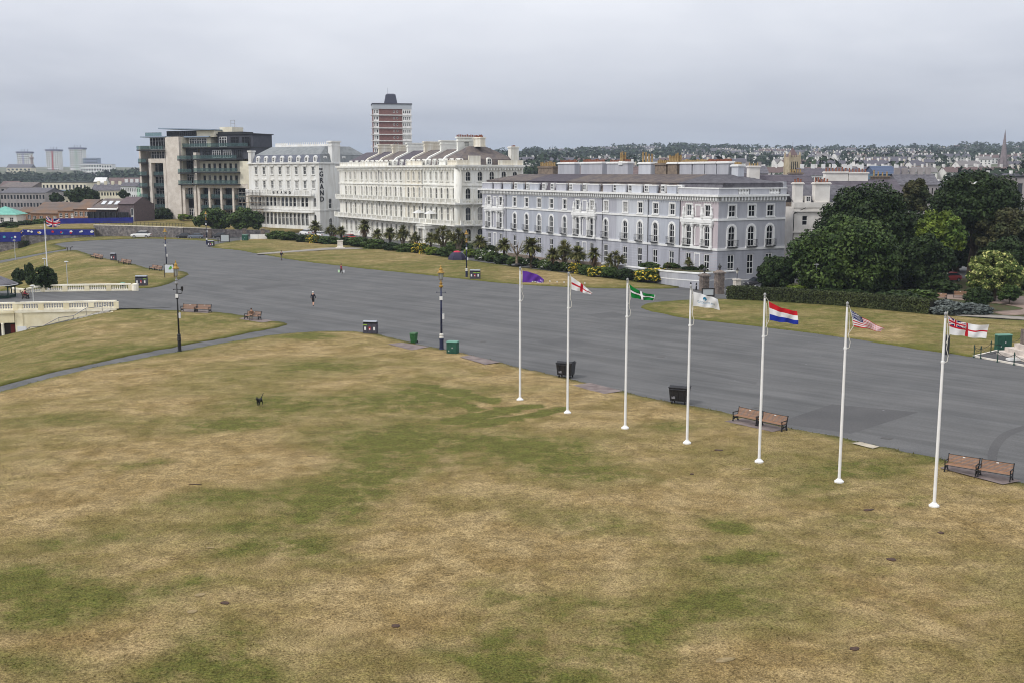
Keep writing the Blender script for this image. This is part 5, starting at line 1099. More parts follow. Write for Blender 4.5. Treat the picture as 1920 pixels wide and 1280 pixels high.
def flag_mesh(top, bot, dist, fn, nx_=64, ny_=36, amp=.10, ph=0):
    tp = [at(u, v, dist) for u, v in top]; bt = [at(u, v, dist) for u, v in bot]
    q = lambda P, s: P[0] * ((1 - s) * (1 - 2 * s)) + P[1] * (4 * s * (1 - s)) + P[2] * (s * (2 * s - 1))
    def pt(s, t):
        p = q(tp, s).lerp(q(bt, s), t); k = min(1, s * 2.2)
        return p + Vector((0, amp * k * (math.sin(9 * s - 3.0 * t + ph) + .5 * math.sin(17 * s + 4 * t + ph * 2)), .018 * k * math.sin(13 * s + ph + t)))
    V = [pt(i / nx_, j / ny_) for j in range(ny_ + 1) for i in range(nx_ + 1)]; F_ = [(j * (nx_ + 1) + i, j * (nx_ + 1) + i + 1, (j + 1) * (nx_ + 1) + i + 1, (j + 1) * (nx_ + 1) + i)[::-1] for j in range(ny_) for i in range(nx_)]
    me = bpy.data.meshes.new('flag'); o0 = V[0].copy(); me.from_pydata([v - o0 for v in V], [], F_); cl_ = me.color_attributes.new('Col', 'FLOAT_COLOR', 'CORNER'); cols = np.array([[(*fn((i + .5) / nx_, (j + .5) / ny_), 1)] * 4 for j in range(ny_) for i in range(nx_)], np.float32).ravel()
    cl_.data.foreach_set('color', cols); me.materials.append(FLAGM); me.polygons.foreach_set('use_smooth', [True] * len(F_)); me.update(); return me, o0, pt
FL = [((975, 753), (977, 505), [(979, 508), (1004, 514), (1020, 525)], [(979, 530), (1000, 530), (1019, 531)], f_purple, 'purple flag', 'plain purple flag with small white print at its corner'),
      ((1064, 778), (1067, 518), [(1070, 518.5), (1091, 533), (1111, 550)], [(1071, 543), (1090, 548), (1107, 553)], f_eng, 'cross flag', 'white flag with a plain red cross'),
      ((1172, 808), (1174.5, 529), [(1179, 532), (1202, 547), (1228, 553)], [(1183, 558), (1204, 562), (1226, 564)], f_devon, 'green flag', 'green flag with black edged white cross'),
      ((1288, 835), (1296.5, 541), [(1299, 547), (1322, 553.5), (1346, 561)], [(1299, 574.5), (1322, 576.5), (1349, 581)], f_ply, 'emblem flag', 'white flag with a blue emblem above small lettering'),
      ((1423, 870), (1437, 555), [(1441, 565), (1466, 577), (1496, 584)], [(1442, 600), (1468, 604.5), (1496, 608)], f_nl, 'tricolour flag', 'red, white and blue horizontal tricolour flag'),
      ((1573, 907), (1588.5, 571), [(1594, 580), (1622, 598), (1659, 616)], [(1600, 612), (1628, 617), (1652, 623)], f_us, 'stars flag', 'flag of red and white stripes with starred blue canton'),
      ((1751, 953), (1775.5, 591), [(1777, 592), (1812, 606), (1854, 609)], [(1780, 627), (1812, 631), (1850, 635)], f_ens, 'ensign', 'white ensign flag with red cross and union canton')]
def flagpole(base, topv, lab, H=None):
    p = gp(*base); z0 = lawn_z(p.x, p.y) - .03; H = 10.05 if H is None else H; o = empty('flagpole', (p.x, p.y, z0), 0, lab, 'flagpole', 'white flagpoles')
    mb = MB(); mb.cyl((0, 0, -.2), (0, 0, H * .5), .088, .078, 14, caps=False); mb.cyl((0, 0, H * .5), (0, 0, H), .078, .058, 14, caps=False); mb.build('shaft', POLE, o, smooth=True)
    mb = MB(); mb.lathe([(.27, 0), (.27, .1), (.17, .18), (.12, .24)], 14); mb.build('base_collar', POLE, o); mb = MB(); mb.lathe([(.07, 0), (.07, .06), (.03, .08), (.08, .15), (.09, .21), (.06, .27), (.02, .3)], 10, (0, 0, H)); mb.build('finial', M('finial_grey', (.3, .3, .3), .4), o, smooth=True)
    mb = MB(); mb.lathe([(.1, 0), (.1, .1)], 10, (0, 0, H - 2.35)); mb.build('cleat_band', POLE, o); mb = MB(); zz = H - 2.3; mb.tube([(.1, -.05, H - .3), (.16, -.06, zz + 1.1), (.13, -.06, zz + .7), (.24, -.06, zz + .35), (.2, -.06, zz + .05), (.1, -.05, zz)], .018, 5); mb.build('halyard', ROPE, o); return o, p
near_of = ['farthest of the row of seven flagpoles, flying purple', 'second flagpole from the far end, flying a red cross', 'third flagpole from the far end, flying green', 'middle flagpole of seven, flying the emblem flag', 'fifth flagpole from the far end, flying a tricolour', 'sixth flagpole from the far end, flying stars and stripes', 'nearest and tallest looking of the seven flagpoles, flying an ensign']
for i, (b_, t_, tp, bt, fn, nm, lb) in enumerate(FL):
    o, p = flagpole(b_, t_, 'white ' + near_of[i]); me, o0, pt = flag_mesh(tp, bt, p.y - .02, fn, amp=.11, ph=i * 1.3)
    fo = inst('flag', me); fo.location = o0; tag(fo, lb, 'flag', None)
    mb = MB(); a, b = pt(0, 0), pt(0, 1); P0 = Vector((p.x, p.y - .1, 0)); mb.tube([a - o0, a.lerp(b, .5) + Vector((.03, 0, 0)) - o0, b - o0], .02, 5); mb.tube([b - o0, Vector((p.x + .1, p.y - .05, b.z - .45)) - o0], .016, 5); mb.tube([a - o0, Vector((p.x + .07, p.y - .05, a.z + .22)) - o0], .016, 5); mb.build('halyard', ROPE, fo)
    if fn is f_ply:
        tm = text_mesh('PLYMOUTH 400', 1, 0, M('flag_print_blue', (.10, .20, .30), .8), 'lettering'); x0 = min(v.co.x for v in tm.vertices); x1 = max(v.co.x for v in tm.vertices)
        for v in tm.vertices: s_ = .20 + .66 * (v.co.x - x0) / (x1 - x0); t2 = .67 - .13 * v.co.y / .72; q = pt(s_, t2) - o0; v.co = q + Vector((0, -.012, 0))
        inst('lettering', tm, fo)
# the older flagpole on the terrace
o, p = flagpole((92, 555), (84, 404), 'white flagpole on the cream balustraded terrace', 11.4)
mb = MB()
for a in range(8): q = MB(); c, s_ = math.cos(a * PI / 4), math.sin(a * PI / 4); q.box(-.26, .26, -.2, .2, 0, .5); q.xf(T(c * .62, s_ * .62, .02) @ RZ(a * PI / 4 + PI / 2)); q.build('stone_block', M('brown_stone', S(150, 122, 90), .9, S(120, 96, 72), 2, bump=.4), o)
me, o0, pt = flag_mesh([(86, 405), (99, 411), (113, 411)], [(87, 423), (99, 427), (111, 424)], p.y, union, amp=.16, ph=.5); fo = inst('flag', me); fo.location = o0; tag(fo, 'union flag flying above the cream terrace', 'flag')
# ------------------------------------------------------------------ benches
WOOD = M('bench_wood', S(160, 124, 98), .75, S(126, 96, 76), 5, rnd=.12, stretch=(1, 14, 14)); PLAQ = M('bench_plaque', (.6, .6, .58), .4)
_bm = {}
def bench_proto():
    mb = MB(); mb.box(-.9, .9, -.044, .044, -.014, .014); _bm['seat_slat'] = mb.mesh('seat_slat', WOOD); mb = MB(); mb.box(-.9, .9, -.014, .014, -.027, .027); _bm['back_slat'] = mb.mesh('back_slat', WOOD)
    mb = MB()                                                        # cast end: legs, scroll panel, arm, back post
    t = .035; yz = [((-.32, 0), (-.30, .42)), ((.26, 0), (.22, .42)), ((-.30, .42), (.24, .40)), ((.22, .40), (.36, .92)), ((-.34, .64), (.28, .66)), ((-.30, .42), (-.33, .64)), ((-.31, .12), (.24, .34)), ((.25, .12), (-.30, .34)), ((-.31, .22), (.25, .22))]
    for a, b in yz: mb.cyl((0, a[0], a[1]), (0, b[0], b[1]), t, n=6)
    mb.cyl((0, -.36, .02), (0, -.26, .02), .05, n=6); mb.cyl((0, .2, .02), (0, .32, .02), .05, n=6); mb.lathe([(.05, 0), (.05, .04), (.01, .07)], 6, (0, .36, .92)); _bm['end_frame'] = mb.mesh('end_frame', IRON)
    mb = MB(); mb.cyl((-.9, -.30, .38), (.9, -.30, .38), .02, n=6); mb.cyl((-.9, .36, .92), (.9, .36, .92), .028, n=6); _bm['rail'] = mb.mesh('rail', IRON); mb = MB(); mb.box(-.07, .07, -.02, .0, -.03, .03); _bm['plaque'] = mb.mesh('plaque', PLAQ)
bench_proto(); TILT = Matrix.Rotation(-math.atan2(.14, .52), 4, 'X')
def bench(p, rz, label, grp, L=1.0):
    o = empty('bench', p, rz, label, 'bench', grp, (L, 1, 1))
    for i in range(5): inst('seat_slat', _bm['seat_slat'], o, T(0, -.27 + .11 * i, .435))
    for i in range(6):
        z = .50 + .078 * i; inst('back_slat', _bm['back_slat'], o, T(0, .225 + (z - .45) * .27 - .02, z) @ TILT)
    for sx in (-.92, .92): inst('end_frame', _bm['end_frame'], o, T(sx, 0, 0))
    inst('rail', _bm['rail'], o); inst('plaque', _bm['plaque'], o, T(0, .318, .86) @ TILT); return o
def bench_pair(a, b, labs, grp, n=2, gap=.06, lift=.12, flip=False):
    A, B = gp(*a), gp(*b); d = B - A; L = d.xy.length; rz = math.atan2(d.y, d.x)
    for i in range(n):
        c = A.lerp(B, (i + .5) / n); bench((c.x, c.y, c.z + lift), rz + (PI if flip else 0), labs[i], grp, (L / n - gap) / 1.9)
G_B = 'iron and timber promenade benches'
bench_pair((1772, 884), (1898, 905), ('left of the nearest pair of slatted benches', 'right of the nearest pair of slatted benches'), G_B)
bench_pair((1378, 790), (1472, 810), ('left of the bench pair behind the tricolour flagpole', 'right of the bench pair behind the tricolour flagpole'), G_B)
bench_pair((341, 586), (395, 588), ('left bench of the pair right of the dark lamp post', 'right bench of the pair right of the dark lamp post'), G_B)
bench_pair((461, 600), (488, 602), ('single bench with a man sitting on it',), G_B, 1)
bench_pair((173, 484), (191, 488), ('left bench of the farthest pair on the grass bank', 'right bench of the farthest pair on the grass bank'), G_B, lift=.08)
bench_pair((225, 495), (244, 498), ('left bench of the pair right of the round litter bin', 'right bench of the pair right of the round litter bin'), G_B, lift=.08)
bench_pair((283, 507), (302, 510), ('left bench of the pair near the notice board', 'right bench of the pair near the notice board'), G_B, lift=.08)
bench_pair((1787, 559), (1813, 560), ('brown bench beside the brown garden path',), G_B, 1, lift=.04); bench_pair((1750, 562), (1774, 564), ('dark bench in the shade of the park trees',), G_B, 1, lift=.04)
# ------------------------------------------------------------------ lamp posts
NAVY = M('navy_post', S(40, 46, 78), .5, S(30, 34, 56), 3); LANT = glass_sheet('lantern_glass', (.55, .55, .55), .55)
def lamp(u, v, H, label, dark=False, arm=False):
    p = gp(u, v); k = H / 8.4; o = empty('lamp_post', (p.x, p.y, p.z), 0, label, 'lamp post', 'old style lamp posts', (k * .78, k * .78, k) if dark else k); m_ = IRON if dark else NAVY
    mb = MB(); mb.lathe([(.26, -.1), (.26, .1), (.21, .16), (.2, 1.0), (.24, 1.05), (.24, 1.12), (.17, 1.2)], 12); mb.build('pedestal', m_, o, smooth=False)
    mb = MB(); mb.lathe([(.22, 1.2), (.22, 1.32), (.17, 1.4), (.21, 1.46), (.21, 1.56), (.14, 1.66)], 12); mb.build('collar', m_ if dark else M('cream_collar', (.62, .60, .55), .5), o)
    mb = MB(); mb.lathe([(.105, 1.6), (.09, 4), (.07, 6.2)], 12); mb.build('shaft', m_, o, smooth=True)
    mb = MB(); mb.lathe([(.09, 6.2), (.2, 6.28), (.22, 6.4), (.12, 6.48), (.1, 6.55), (.17, 6.6), (.17, 6.68), (.07, 6.74), (.06, 7.0)], 12); mb.build('neck', M('grey_neck', (.25, .25, .26), .5) if dark else GOLD, o)
    mb = MB(); mb.cyl((-.42, 0, 5.75), (.42, 0, 5.75), .025, n=6); [mb.lathe([(.05, -.05), (.05, .05)], 6, (s * .42, 0, 5.75)) for s in (-1, 1)]; mb.build('ladder_bar', m_, o)
    h = empty('lantern'); h.parent = o; h.matrix_local = T(0, 0, 7.0) @ Matrix.Diagonal((.82, .82, .92, 1))
    mb = MB()
    for i in range(6): a = i * PI / 3; mb.cyl((.2 * math.cos(a), .2 * math.sin(a), 0), (.34 * math.cos(a), .34 * math.sin(a), .72), .022, n=5)
    mb.lathe([(.21, -.03), (.21, .02)], 6); mb.build('lantern_frame', M('lantern_brown', S(96, 74, 52), .6), h)
    for i in range(6):
        a, b = i * PI / 3, (i + 1) * PI / 3; q = MB(); q.add([(.2 * math.cos(a), .2 * math.sin(a), .02), (.2 * math.cos(b), .2 * math.sin(b), .02), (.34 * math.cos(b), .34 * math.sin(b), .72), (.34 * math.cos(a), .34 * math.sin(a), .72)], [(0, 1, 2, 3)]); q.build('pane', LANT, h)
    mb = MB(); mb.lathe([(.46, .72), (.48, .78), (.36, .86), (.26, .98), (.2, 1.04), (.24, 1.1), (.2, 1.2), (.1, 1.3), (.07, 1.36), (.09, 1.42), (.03, 1.55)], 14); mb.build('lantern_cap', GOLD, h, smooth=False)
    if arm:
        mb = MB(); mb.tube([(0, 0, 5.35), (.55, 0, 5.4), (.62, 0, 5.6)], .04, 6); mb.lathe([(.08, 5.6), (.13, 5.75), (.16, 6.0), (.1, 6.06)], 10, (.62, 0, 0)); mb.lathe([(.14, -.12), (.17, 0), (.14, .12)], 10, (0, 0, 5.0)); mb.build('camera_arm', IRON, o)
    q = MB(); q.box(.1, .3, -.12, .12, 3.1, 3.6); q.build('control_box', M('white_box', (.6, .6, .6), .5), o); q = MB(); q.box(-.15, .15, -.2, -.1, 5.0, 5.35); q.build('notice_plate', WHITE, o); return o
lamp(828, 656, 8.45, 'navy and gold lamp post beside the green cabinet'); lamp(337, 659, 9.0, 'black lamp post by the narrow path, with side camera', True, True); lamp(875, 521, 8.0, 'navy lamp post near the dome tent'); lamp(313, 513, 8.0, 'navy lamp post behind the notice board'); lamp(388, 459, 8.2, 'farthest lamp post, by the litter bins and gate')
def modern_lamp(u, v, H, label):
    p = gp(u, v); o = empty('street_lamp', p, 0, label, 'street lamp', 'thin modern lamp posts'); mb = MB(); mb.cyl((0, 0, -.1), (0, 0, 1.1), .09, n=8); mb.cyl((0, 0, 1.1), (0, 0, H - .2), .06, n=8); mb.build('shaft', M('pale_steel', (.50, .51, .52), .45, metal=.2), o)
    mb = MB(); mb.lathe([(.06, -.25), (.12, -.18), (.34, -.06), (.36, 0), (.1, .08)], 12, (0, 0, H)); mb.build('lamp_head', M('lamp_head_white', (.6, .6, .6), .4), o); return o
modern_lamp(1529, 556, 4.6, 'thin pale lamp behind the clipped hedge'); modern_lamp(1842, 566, 4.2, 'thin pale lamp by the pale flowering tree'); modern_lamp(127, 536, 4.0, 'thin lamp right of the terrace flagpole'); modern_lamp(86, 532, 4.4, 'thin lamp in front of the round bush'); modern_lamp(29, 487, 4.6, 'thin lamp on the far left grass'); modern_lamp(66, 613, 5.4, 'thin lamp standing before the cream wall'); modern_lamp(78, 447, 3.4, 'thin lamp by the blue hoarding')
# ------------------------------------------------------------------ bins and boxes
BINB = M('bin_charcoal', S(74, 72, 82), .5, S(64, 62, 72), 3); BINT = M('bin_lid_grey', S(150, 154, 162), .5); LBW = M('label_white', (.7, .7, .7), .5); LBR = M('label_red', S(190, 40, 50), .5); LBG = M('label_green', S(150, 190, 60), .5); HOLE = M('bin_mouth', (.006, .006, .007), .8)
def litter_bin(u, v, rz, label, n=3, k=1.0, green=()):
    p = gp(u, v); o = empty('litter_bin', (p.x, p.y, p.z + .02), rz, label, 'litter bin', 'charcoal litter bins', k); wd = .52
    for i in range(n):
        x = (i - (n - 1) / 2) * wd; mb = MB(); mb.box(x - wd / 2 + .01, x + wd / 2 - .01, -.3, .3, .08, 1.14); mb.frust(x - wd / 2 + .02, x + wd / 2 - .02, -.28, .28, 0, x - wd / 2 + .02, x + wd / 2 - .02, -.28, .28, .08); mb.build('bin_body', BINB, o)
        mb = MB(); mb.box(x - wd / 2 + .03, x + wd / 2 - .03, -.26, .26, 1.141, 1.32); mb.build('bin_mouth', HOLE, o); mb = MB(); mb.prismx([(-.33, 1.32), (.33, 1.32), (.33, 1.36), (.1, 1.47), (-.1, 1.47), (-.33, 1.36)], x - wd / 2, x + wd / 2); mb.build('bin_lid', BINT, o)
        mb = MB(); mb.box(x - .1, x + .1, -.315, -.301, .42, .78); mb.build('label_plate', LBW if i != 1 else LBR, o); mb = MB(); mb.box(x - .06, x + .06, -.322, -.316, .46, .62); mb.build('label_print', LBW, o)
        if i in green: mb = MB(); mb.box(x - wd / 2 + .02, x + wd / 2 - .02, -.316, -.302, .96, 1.04); mb.build('label_band', LBG, o)
    return o
litter_bin(695, 626, math.radians(-12), 'charcoal litter bin unit at the near lawn corner', 3, 1.0, (0,)); litter_bin(891, 524, math.radians(-8), 'charcoal litter bins beside the lamp near the tent', 3, 1.1, (1, 2)); litter_bin(213, 489, -.2, 'litter bin between bench pairs on the bank', 2, 1.05); litter_bin(266, 537, 0, 'litter bins by the end of the balustrade', 3, 1.15, (2,)); litter_bin(396, 463, -.3, 'farthest litter bins, at the tip of the lawn', 3, 1.0, (2,))
GREENP = M('green_plastic', S(46, 96, 52), .5, S(38, 82, 44), 4); CABG = M('cabinet_green', S(40, 84, 70), .55, S(34, 74, 60), 2, spec=.3)
p = gp(776, 643); o = empty('wheelie_bin', p, math.radians(-20), 'green wheelie bin on the promenade edge', 'wheelie bin'); mb = MB(); mb.frust(-.24, .24, -.26, .26, .06, -.31, .31, -.36, .34, 1.0); mb.build('bin_body', GREENP, o); mb = MB(); mb.frust(-.34, .34, -.4, .4, 1.0, -.28, .28, -.34, .36, 1.1); mb.box(-.3, .3, .38, .44, .95, 1.02); mb.build('bin_lid', GREENP, o)
for sx in (-.26, .26): mb = MB(); mb.cyl((sx - .03, .3, .12), (sx + .03, .3, .12), .12, n=12); mb.build('wheel', HOLE, o)
def cabinet(u, v, w_, d, h, rz, label):
    p = gp(u, v); o = empty('utility_cabinet', p, rz, label, 'cabinet', 'green utility cabinets'); mb = MB(); mb.box(-w_ / 2, w_ / 2, -d / 2, d / 2, -.1, h); mb.build('cabinet_body', CABG, o); mb = MB(); mb.frust(-w_ / 2 - .05, w_ / 2 + .05, -d / 2 - .05, d / 2 + .05, h, -w_ / 2, w_ / 2, -d / 2 + .05, d / 2 - .05, h + .1); mb.build('cabinet_roof', M('cabinet_top', S(96, 140, 124), .5), o)
    for s in (-1, 1): mb = MB(); mb.box(min(0, s * w_ / 2) + .03, max(0, s * w_ / 2) - .03, -d / 2 - .025, -d / 2, .12, h - .06); mb.build('door', CABG, o)
    mb = MB(); mb.box(.03, .1, -d / 2 - .05, -d / 2 - .026, h * .5, h * .6); mb.build('handle', LBW, o); mb = MB(); mb.box(-w_ / 4 - .06, -w_ / 4 + .02, -d / 2 - .035, -d / 2 - .026, h * .25, h * .33); mb.build('label_plate', LBW, o); return o
cabinet(849, 663, 1.05, .75, 1.18, math.radians(-15), 'green steel cabinet beside the navy and gold lamp'); cabinet(1880, 657, 1.5, .6, 1.55, math.radians(8), 'larger green cabinet behind the chain posts'); cabinet(460, 452, 1.5, .8, 1.5, -.2, 'dark green cabinet by the far gate')
BLKP = M('black_plastic', (.012, .012, .015), .45, (.02, .02, .024), 6, spec=.4)
for u, v, rz, lb in ((1061, 707, math.radians(-22), 'black four wheeled bin behind the second flagpole'), (1274, 756, math.radians(-24), 'black four wheeled bin behind the emblem flagpole')):
    p = gp(u, v); o = empty('wheeled_container', p, rz, lb, 'bin', 'black four wheeled bins', 1.08); mb = MB(); mb.frust(-.58, .58, -.44, .44, .25, -.66, .66, -.52, .52, 1.2); [mb.frust(x - .03, x + .03, -.48, -.4, .3, x - .03, x + .03, -.55, -.45, 1.15) for x in (-.4, 0, .4)]; mb.build('bin_body', BLKP, o)
    mb = MB(); mb.box(-.7, .7, -.56, .56, 1.2, 1.25); mb.prismx([(-.5, 1.25), (.5, 1.25), (.35, 1.34), (-.3, 1.36)], -.64, .64); mb.build('bin_lid', BLKP, o); mb = MB(); mb.cyl((-.6, -.6, 1.1), (.6, -.6, 1.1), .03, n=6); mb.build('handle', BLKP, o)
    for x in (-.46, .46):
        for y in (-.34, .34): mb = MB(); mb.cyl((x - .03, y, .11), (x + .03, y, .11), .11, n=12); mb.cyl((x, y, .1), (x, y, .3), .03, n=6); mb.build('wheel', HOLE, o)
    mb = MB(); mb.box(-.45, -.2, -.5, -.47, .42, .6); mb.build('label_plate', M('label_grey', (.18, .18, .2), .5), o)
# ------------------------------------------------------------------ boards, tent, pedestal, small things
BRN = M('dark_timber', S(70, 62, 52), .8)
p = gp(318, 522); o = empty('notice_board', p, .1, 'white notice board with green print on two posts', 'notice board', None, 1.25); mb = MB(); [mb.box(x - .05, x + .05, -.05, .05, -.1, 1.9) for x in (-.62, .62)]; mb.box(-.68, .68, -.05, .05, 1.84, 1.93); mb.build('post_frame', BRN, o); mb = MB(); mb.box(-.57, .57, -.04, .02, .75, 1.82); mb.build('board', M('board_white', (.66, .70, .74), .4), o); mb = MB(); mb.prism([(-.1, 1.2), (.15, 1.15), (.4, 1.35), (.3, 1.7), (.1, 1.55)], -.05, -.041); mb.build('print', M('print_green', S(90, 160, 60), .6), o)
p = gp(130, 472); o = empty('information_lectern', p, -.2, 'small dark lectern sign at the far path junction', 'sign'); mb = MB(); [mb.box(x - .06, x + .06, -.05, .05, 0, .95) for x in (-.4, .4)]; mb.build('legs', BRN, o); mb = MB(); mb.frust(-.7, .7, -.35, .35, .95, -.7, .7, -.2, .45, 1.15); mb.build('panel', M('lectern_panel', (.05, .05, .06), .4), o)
p = gp(857, 488); o = empty('dome_tent', p, .1, 'small dark dome tent with a red top on the grass', 'tent', None, (1.12, 1.12, 1.6)); V, F_ = [], []; nr, na = 8, 20
mb = MB(); prof = [(1.5, 0), (1.42, .3), (1.22, .62), (.9, .9), (.5, 1.06)]; mb.lathe([(r * 1.12, z) for r, z in prof], 6); mb.build('flysheet', M('tent_navy', S(50, 48, 70), .7), o); mb = MB(); mb.lathe([(.72, 1.01), (.4, 1.16), (.02, 1.2)], 6); mb.build('tent_top', M('tent_red', S(190, 46, 74), .7), o)
for a in (0, PI / 3, 2 * PI / 3): mb = MB(); mb.tube([(math.cos(a) * r * 1.14 * s, math.sin(a) * r * 1.14 * s, z) for s in (1,) for r, z in prof], .03, 5); mb.build('tent_pole', M('tent_seam', (.3, .3, .34), .6), o)
p = gp(968, 501); mb = MB(); V = []; q = crown_mesh('rubbish_sack', 1.0, .5, .35, 2, 2, .1, BLKP); mb.lathe([(.1, 0), (.85, .05), (1.0, .3), (.8, .55), (.4, .62), (.05, .6)], 10); o = mb.build('sack', BLKP); o.name = 'rubbish_sack'; o.location = p + Vector((0, 0, .05)); o.scale = (1.05, .6, .95); tag(o, 'heap of black sacking on the lawn edge by the shrubs', 'sack')
p = gp(638, 467); o = empty('pedestal', p, .2, 'white stone pedestal at the end of the thin path', 'pedestal', None, 1.05); SW = M('white_stone', S(222, 216, 206), .8, S(200, 192, 180), 2)
mb = MB(); mb.box(-1.0, 1.0, -.8, .8, -.1, .3); mb.frust(-.8, .8, -.6, .6, .3, -.6, .6, -.45, .45, .55); mb.build('plinth', SW, o); mb = MB(); mb.box(-.58, .58, -.42, .42, .55, 1.75); mb.build('die', SW, o); mb = MB(); mb.box(-.68, .68, -.52, .52, 1.752, 1.9); mb.build('cap', SW, o)
for i, (u, v) in enumerate(((1031, 536), (1044.5, 537), (1057.5, 538), (1096.5, 539.5))):
    p = gp(u, v); o = empty('marker_stake', p, 0, ('leftmost white marker stake on the lawn edge', 'second white marker stake from the left on the lawn edge', 'third white marker stake, just left of the red cross flag', 'white marker stake right of the red cross flag')[i], 'stake', 'white marker stakes'); mb = MB(); mb.box(-.04, .04, -.04, .04, -.05, .7); mb.build('stake', WOOD, o); mb = MB(); mb.box(-.07, .07, -.07, .07, .6, .8); mb.build('stake_cap', WHITE, o)
p = gp(1775, 664); o = empty('black_post', p, .2, 'square black post on the lawn edge behind the ensign pole', 'post'); mb = MB(); mb.box(-.16, .16, -.16, .16, -.1, 1.8); mb.build('post', M('post_black', (.03, .03, .035), .6), o); mb = MB(); mb.frust(-.18, .18, -.18, .18, 1.8, -.08, .08, -.08, .08, 1.92); mb.build('post_cap', MATS['post_black'], o)
# stones, drain covers and scraps in the lawn and on the asphalt
SLB = M('lawn_slab', S(150, 132, 98), .9, S(120, 106, 74), 4, grain=.2)
DRN = M('rusty_cover', S(84, 62, 50), .85, S(60, 48, 42), 6)
for i, (u, v, w_, h_, kind, lb) in enumerate(((1347, 848, .75, .35, 'd', 'rusty drain cover near the emblem flagpole'), (1671, 1054, .5, .4, 'd', 'rusty cover right of the greenest patch'), (1764, 1004, .4, .3, 'd', 'small rusty cover below the nearest flagpole'), (1297, 891, .3, .25, 'd', 'small rusty cover left of the tricolour pole'), (742, 1177, .45, .3, 'd', 'dark cover in the lower middle of the lawn'), (422, 1136, .5, .3, 'd', 'dark cover in the lower left lawn'), (375, 1121, .5, .4, 's', 'pale stone slab in the lower left lawn'), (361, 1152, .5, .35, 's', 'reddish slab below the pale slab, lower left'), (1360, 1240, .95, .35, 's', 'pale slab at the bottom of the lawn'), (366, 914, .9, .1, 'd', 'thin dark slot in the left lawn'), (1398, 883, .8, .3, 's', 'grassed over slab by the tricolour pole'), (1628, 960, .8, .25, 'd', 'half buried cover left of the ensign pole'), (1603, 1220, .45, .3, 'd', 'dark cover at the lower right'), (583, 860, .6, .2, 's', 'broken slab in the pale left patch'), (395, 1032, .5, .2, 's', 'small slab in the middle left lawn'))):
    p = gp(u, v); mb = MB(); mb.prismz([(w_ * .42 * math.cos(a_) * random.uniform(.8, 1.2), h_ * .5 * math.sin(a_) * random.uniform(.8, 1.2)) for a_ in [PI / 4.5 * q for q in range(9)]], -.05, .012); o = mb.build('drain_cover' if kind == 'd' else 'ground_slab', DRN if kind == 'd' else SLB); zl = .07 + .22 * .85; o.location = (p.x, p.y, p.z + zl + .07); o.rotation_euler = (0, 0, random.uniform(-.4, .4)); tag(o, lb, 'cover' if kind == 'd' else 'slab')
    o.location = (p.x, p.y, lawn_z(p.x, p.y) + .02)

for u, v, lb in ((1662, 821, 'square manhole cover behind the sixth flagpole'), (1420, 764, 'manhole cover behind the middle benches'), (905, 640, 'manhole cover right of the green cabinet'), (1240, 668, 'manhole cover between the wheeled bins'), (560, 600, 'manhole cover near the walking man'), (380, 540, 'manhole cover right of the dark lamp post')):
    p = gp(u, v); q = MB(); q.box(-.36, .36, -.3, .3, -.02, .006); q.box(-.3, .3, -.24, .24, .0061, .011); o = q.build('manhole_cover', M('manhole_iron', (.055, .053, .052), .6, (.08, .075, .07), 9)); o.location = p; o.rotation_euler = (0, 0, -.7); tag(o, lb, 'manhole cover')
# ------------------------------------------------------------------ cream belvedere terrace
BC = M('cream_masonry', S(236, 226, 196), .8, S(222, 210, 176), .5, grain=.04, gscale=3); BW = M('cream_coping', S(246, 240, 222), .7, S(230, 222, 200), .8)
_ba = MB(); _ba.lathe([(.1, 0), (.1, .06), (.05, .1), (.11, .26), (.10, .34), (.05, .5), (.09, .56), (.09, .6)], 8); BALU = _ba.mesh('baluster', BW, True)
def balustrade(root, P, nb, H=1.08, endw=.7):
    """pedestals, balusters, plinth and handrail along a polyline in root space"""
    for a, b, n in zip(P[:-1], P[1:], nb):
        a, b = Vector(a), Vector(b); d = b - a; L = d.xy.length; rz = math.atan2(d.y, d.x); sl = d.z / max(L, .01); m0 = T(*a) @ RZ(rz)
        mb = MB(); mb.add([(0, -.19, 0), (L, -.19, L * sl), (L, .19, L * sl), (0, .19, 0), (0, -.19, .24), (L, -.19, .24 + L * sl), (L, .19, .24 + L * sl), (0, .19, .24)], [(3, 2, 1, 0), (4, 5, 6, 7), (0, 1, 5, 4), (1, 2, 6, 5), (2, 3, 7, 6), (3, 0, 4, 7)]); mb.build('balustrade_plinth', BW, root, m0)
        mb = MB(); h0, h1 = H - .22, H; mb.add([(-.05, -.24, h0), (L + .05, -.24, h0 + L * sl), (L + .05, .24, h0 + L * sl), (-.05, .24, h0), (-.05, -.24, h1), (L + .05, -.24, h1 + L * sl), (L + .05, .24, h1 + L * sl), (-.05, .24, h1)], [(3, 2, 1, 0), (4, 5, 6, 7), (0, 1, 5, 4), (1, 2, 6, 5), (2, 3, 7, 6), (3, 0, 4, 7)]); mb.build('handrail', BW, root, m0)
        seg = L / n
        for i in range(n + 1):
            x = i * seg; mb = MB(); w_ = endw / 2 if 0 < i < n else .3; mb.box(x - w_, x + w_, -.215, .215, x * sl - .02, x * sl + H - .2); mb.build('pedestal', BC, root, m0)
        if abs(sl) < .2:
            for i in range(n):
                x0, x1 = i * seg + endw / 2 + .1, (i + 1) * seg - endw / 2 - .1; k = max(1, int((x1 - x0) / .3))
                for j in range(k): x = x0 + (x1 - x0) * (j + .5) / k; inst('baluster', BALU, root, m0 @ T(x, 0, x * sl + .24) @ Matrix.Diagonal((1, 1, (H - .46) / .6, 1)))
bA, bB = gp(217, 579, 0), gp(28, 583, 0); bC, bD, bE = gp(245, 545, 0), gp(81, 547.5, 0), gp(24, 553, -.3)
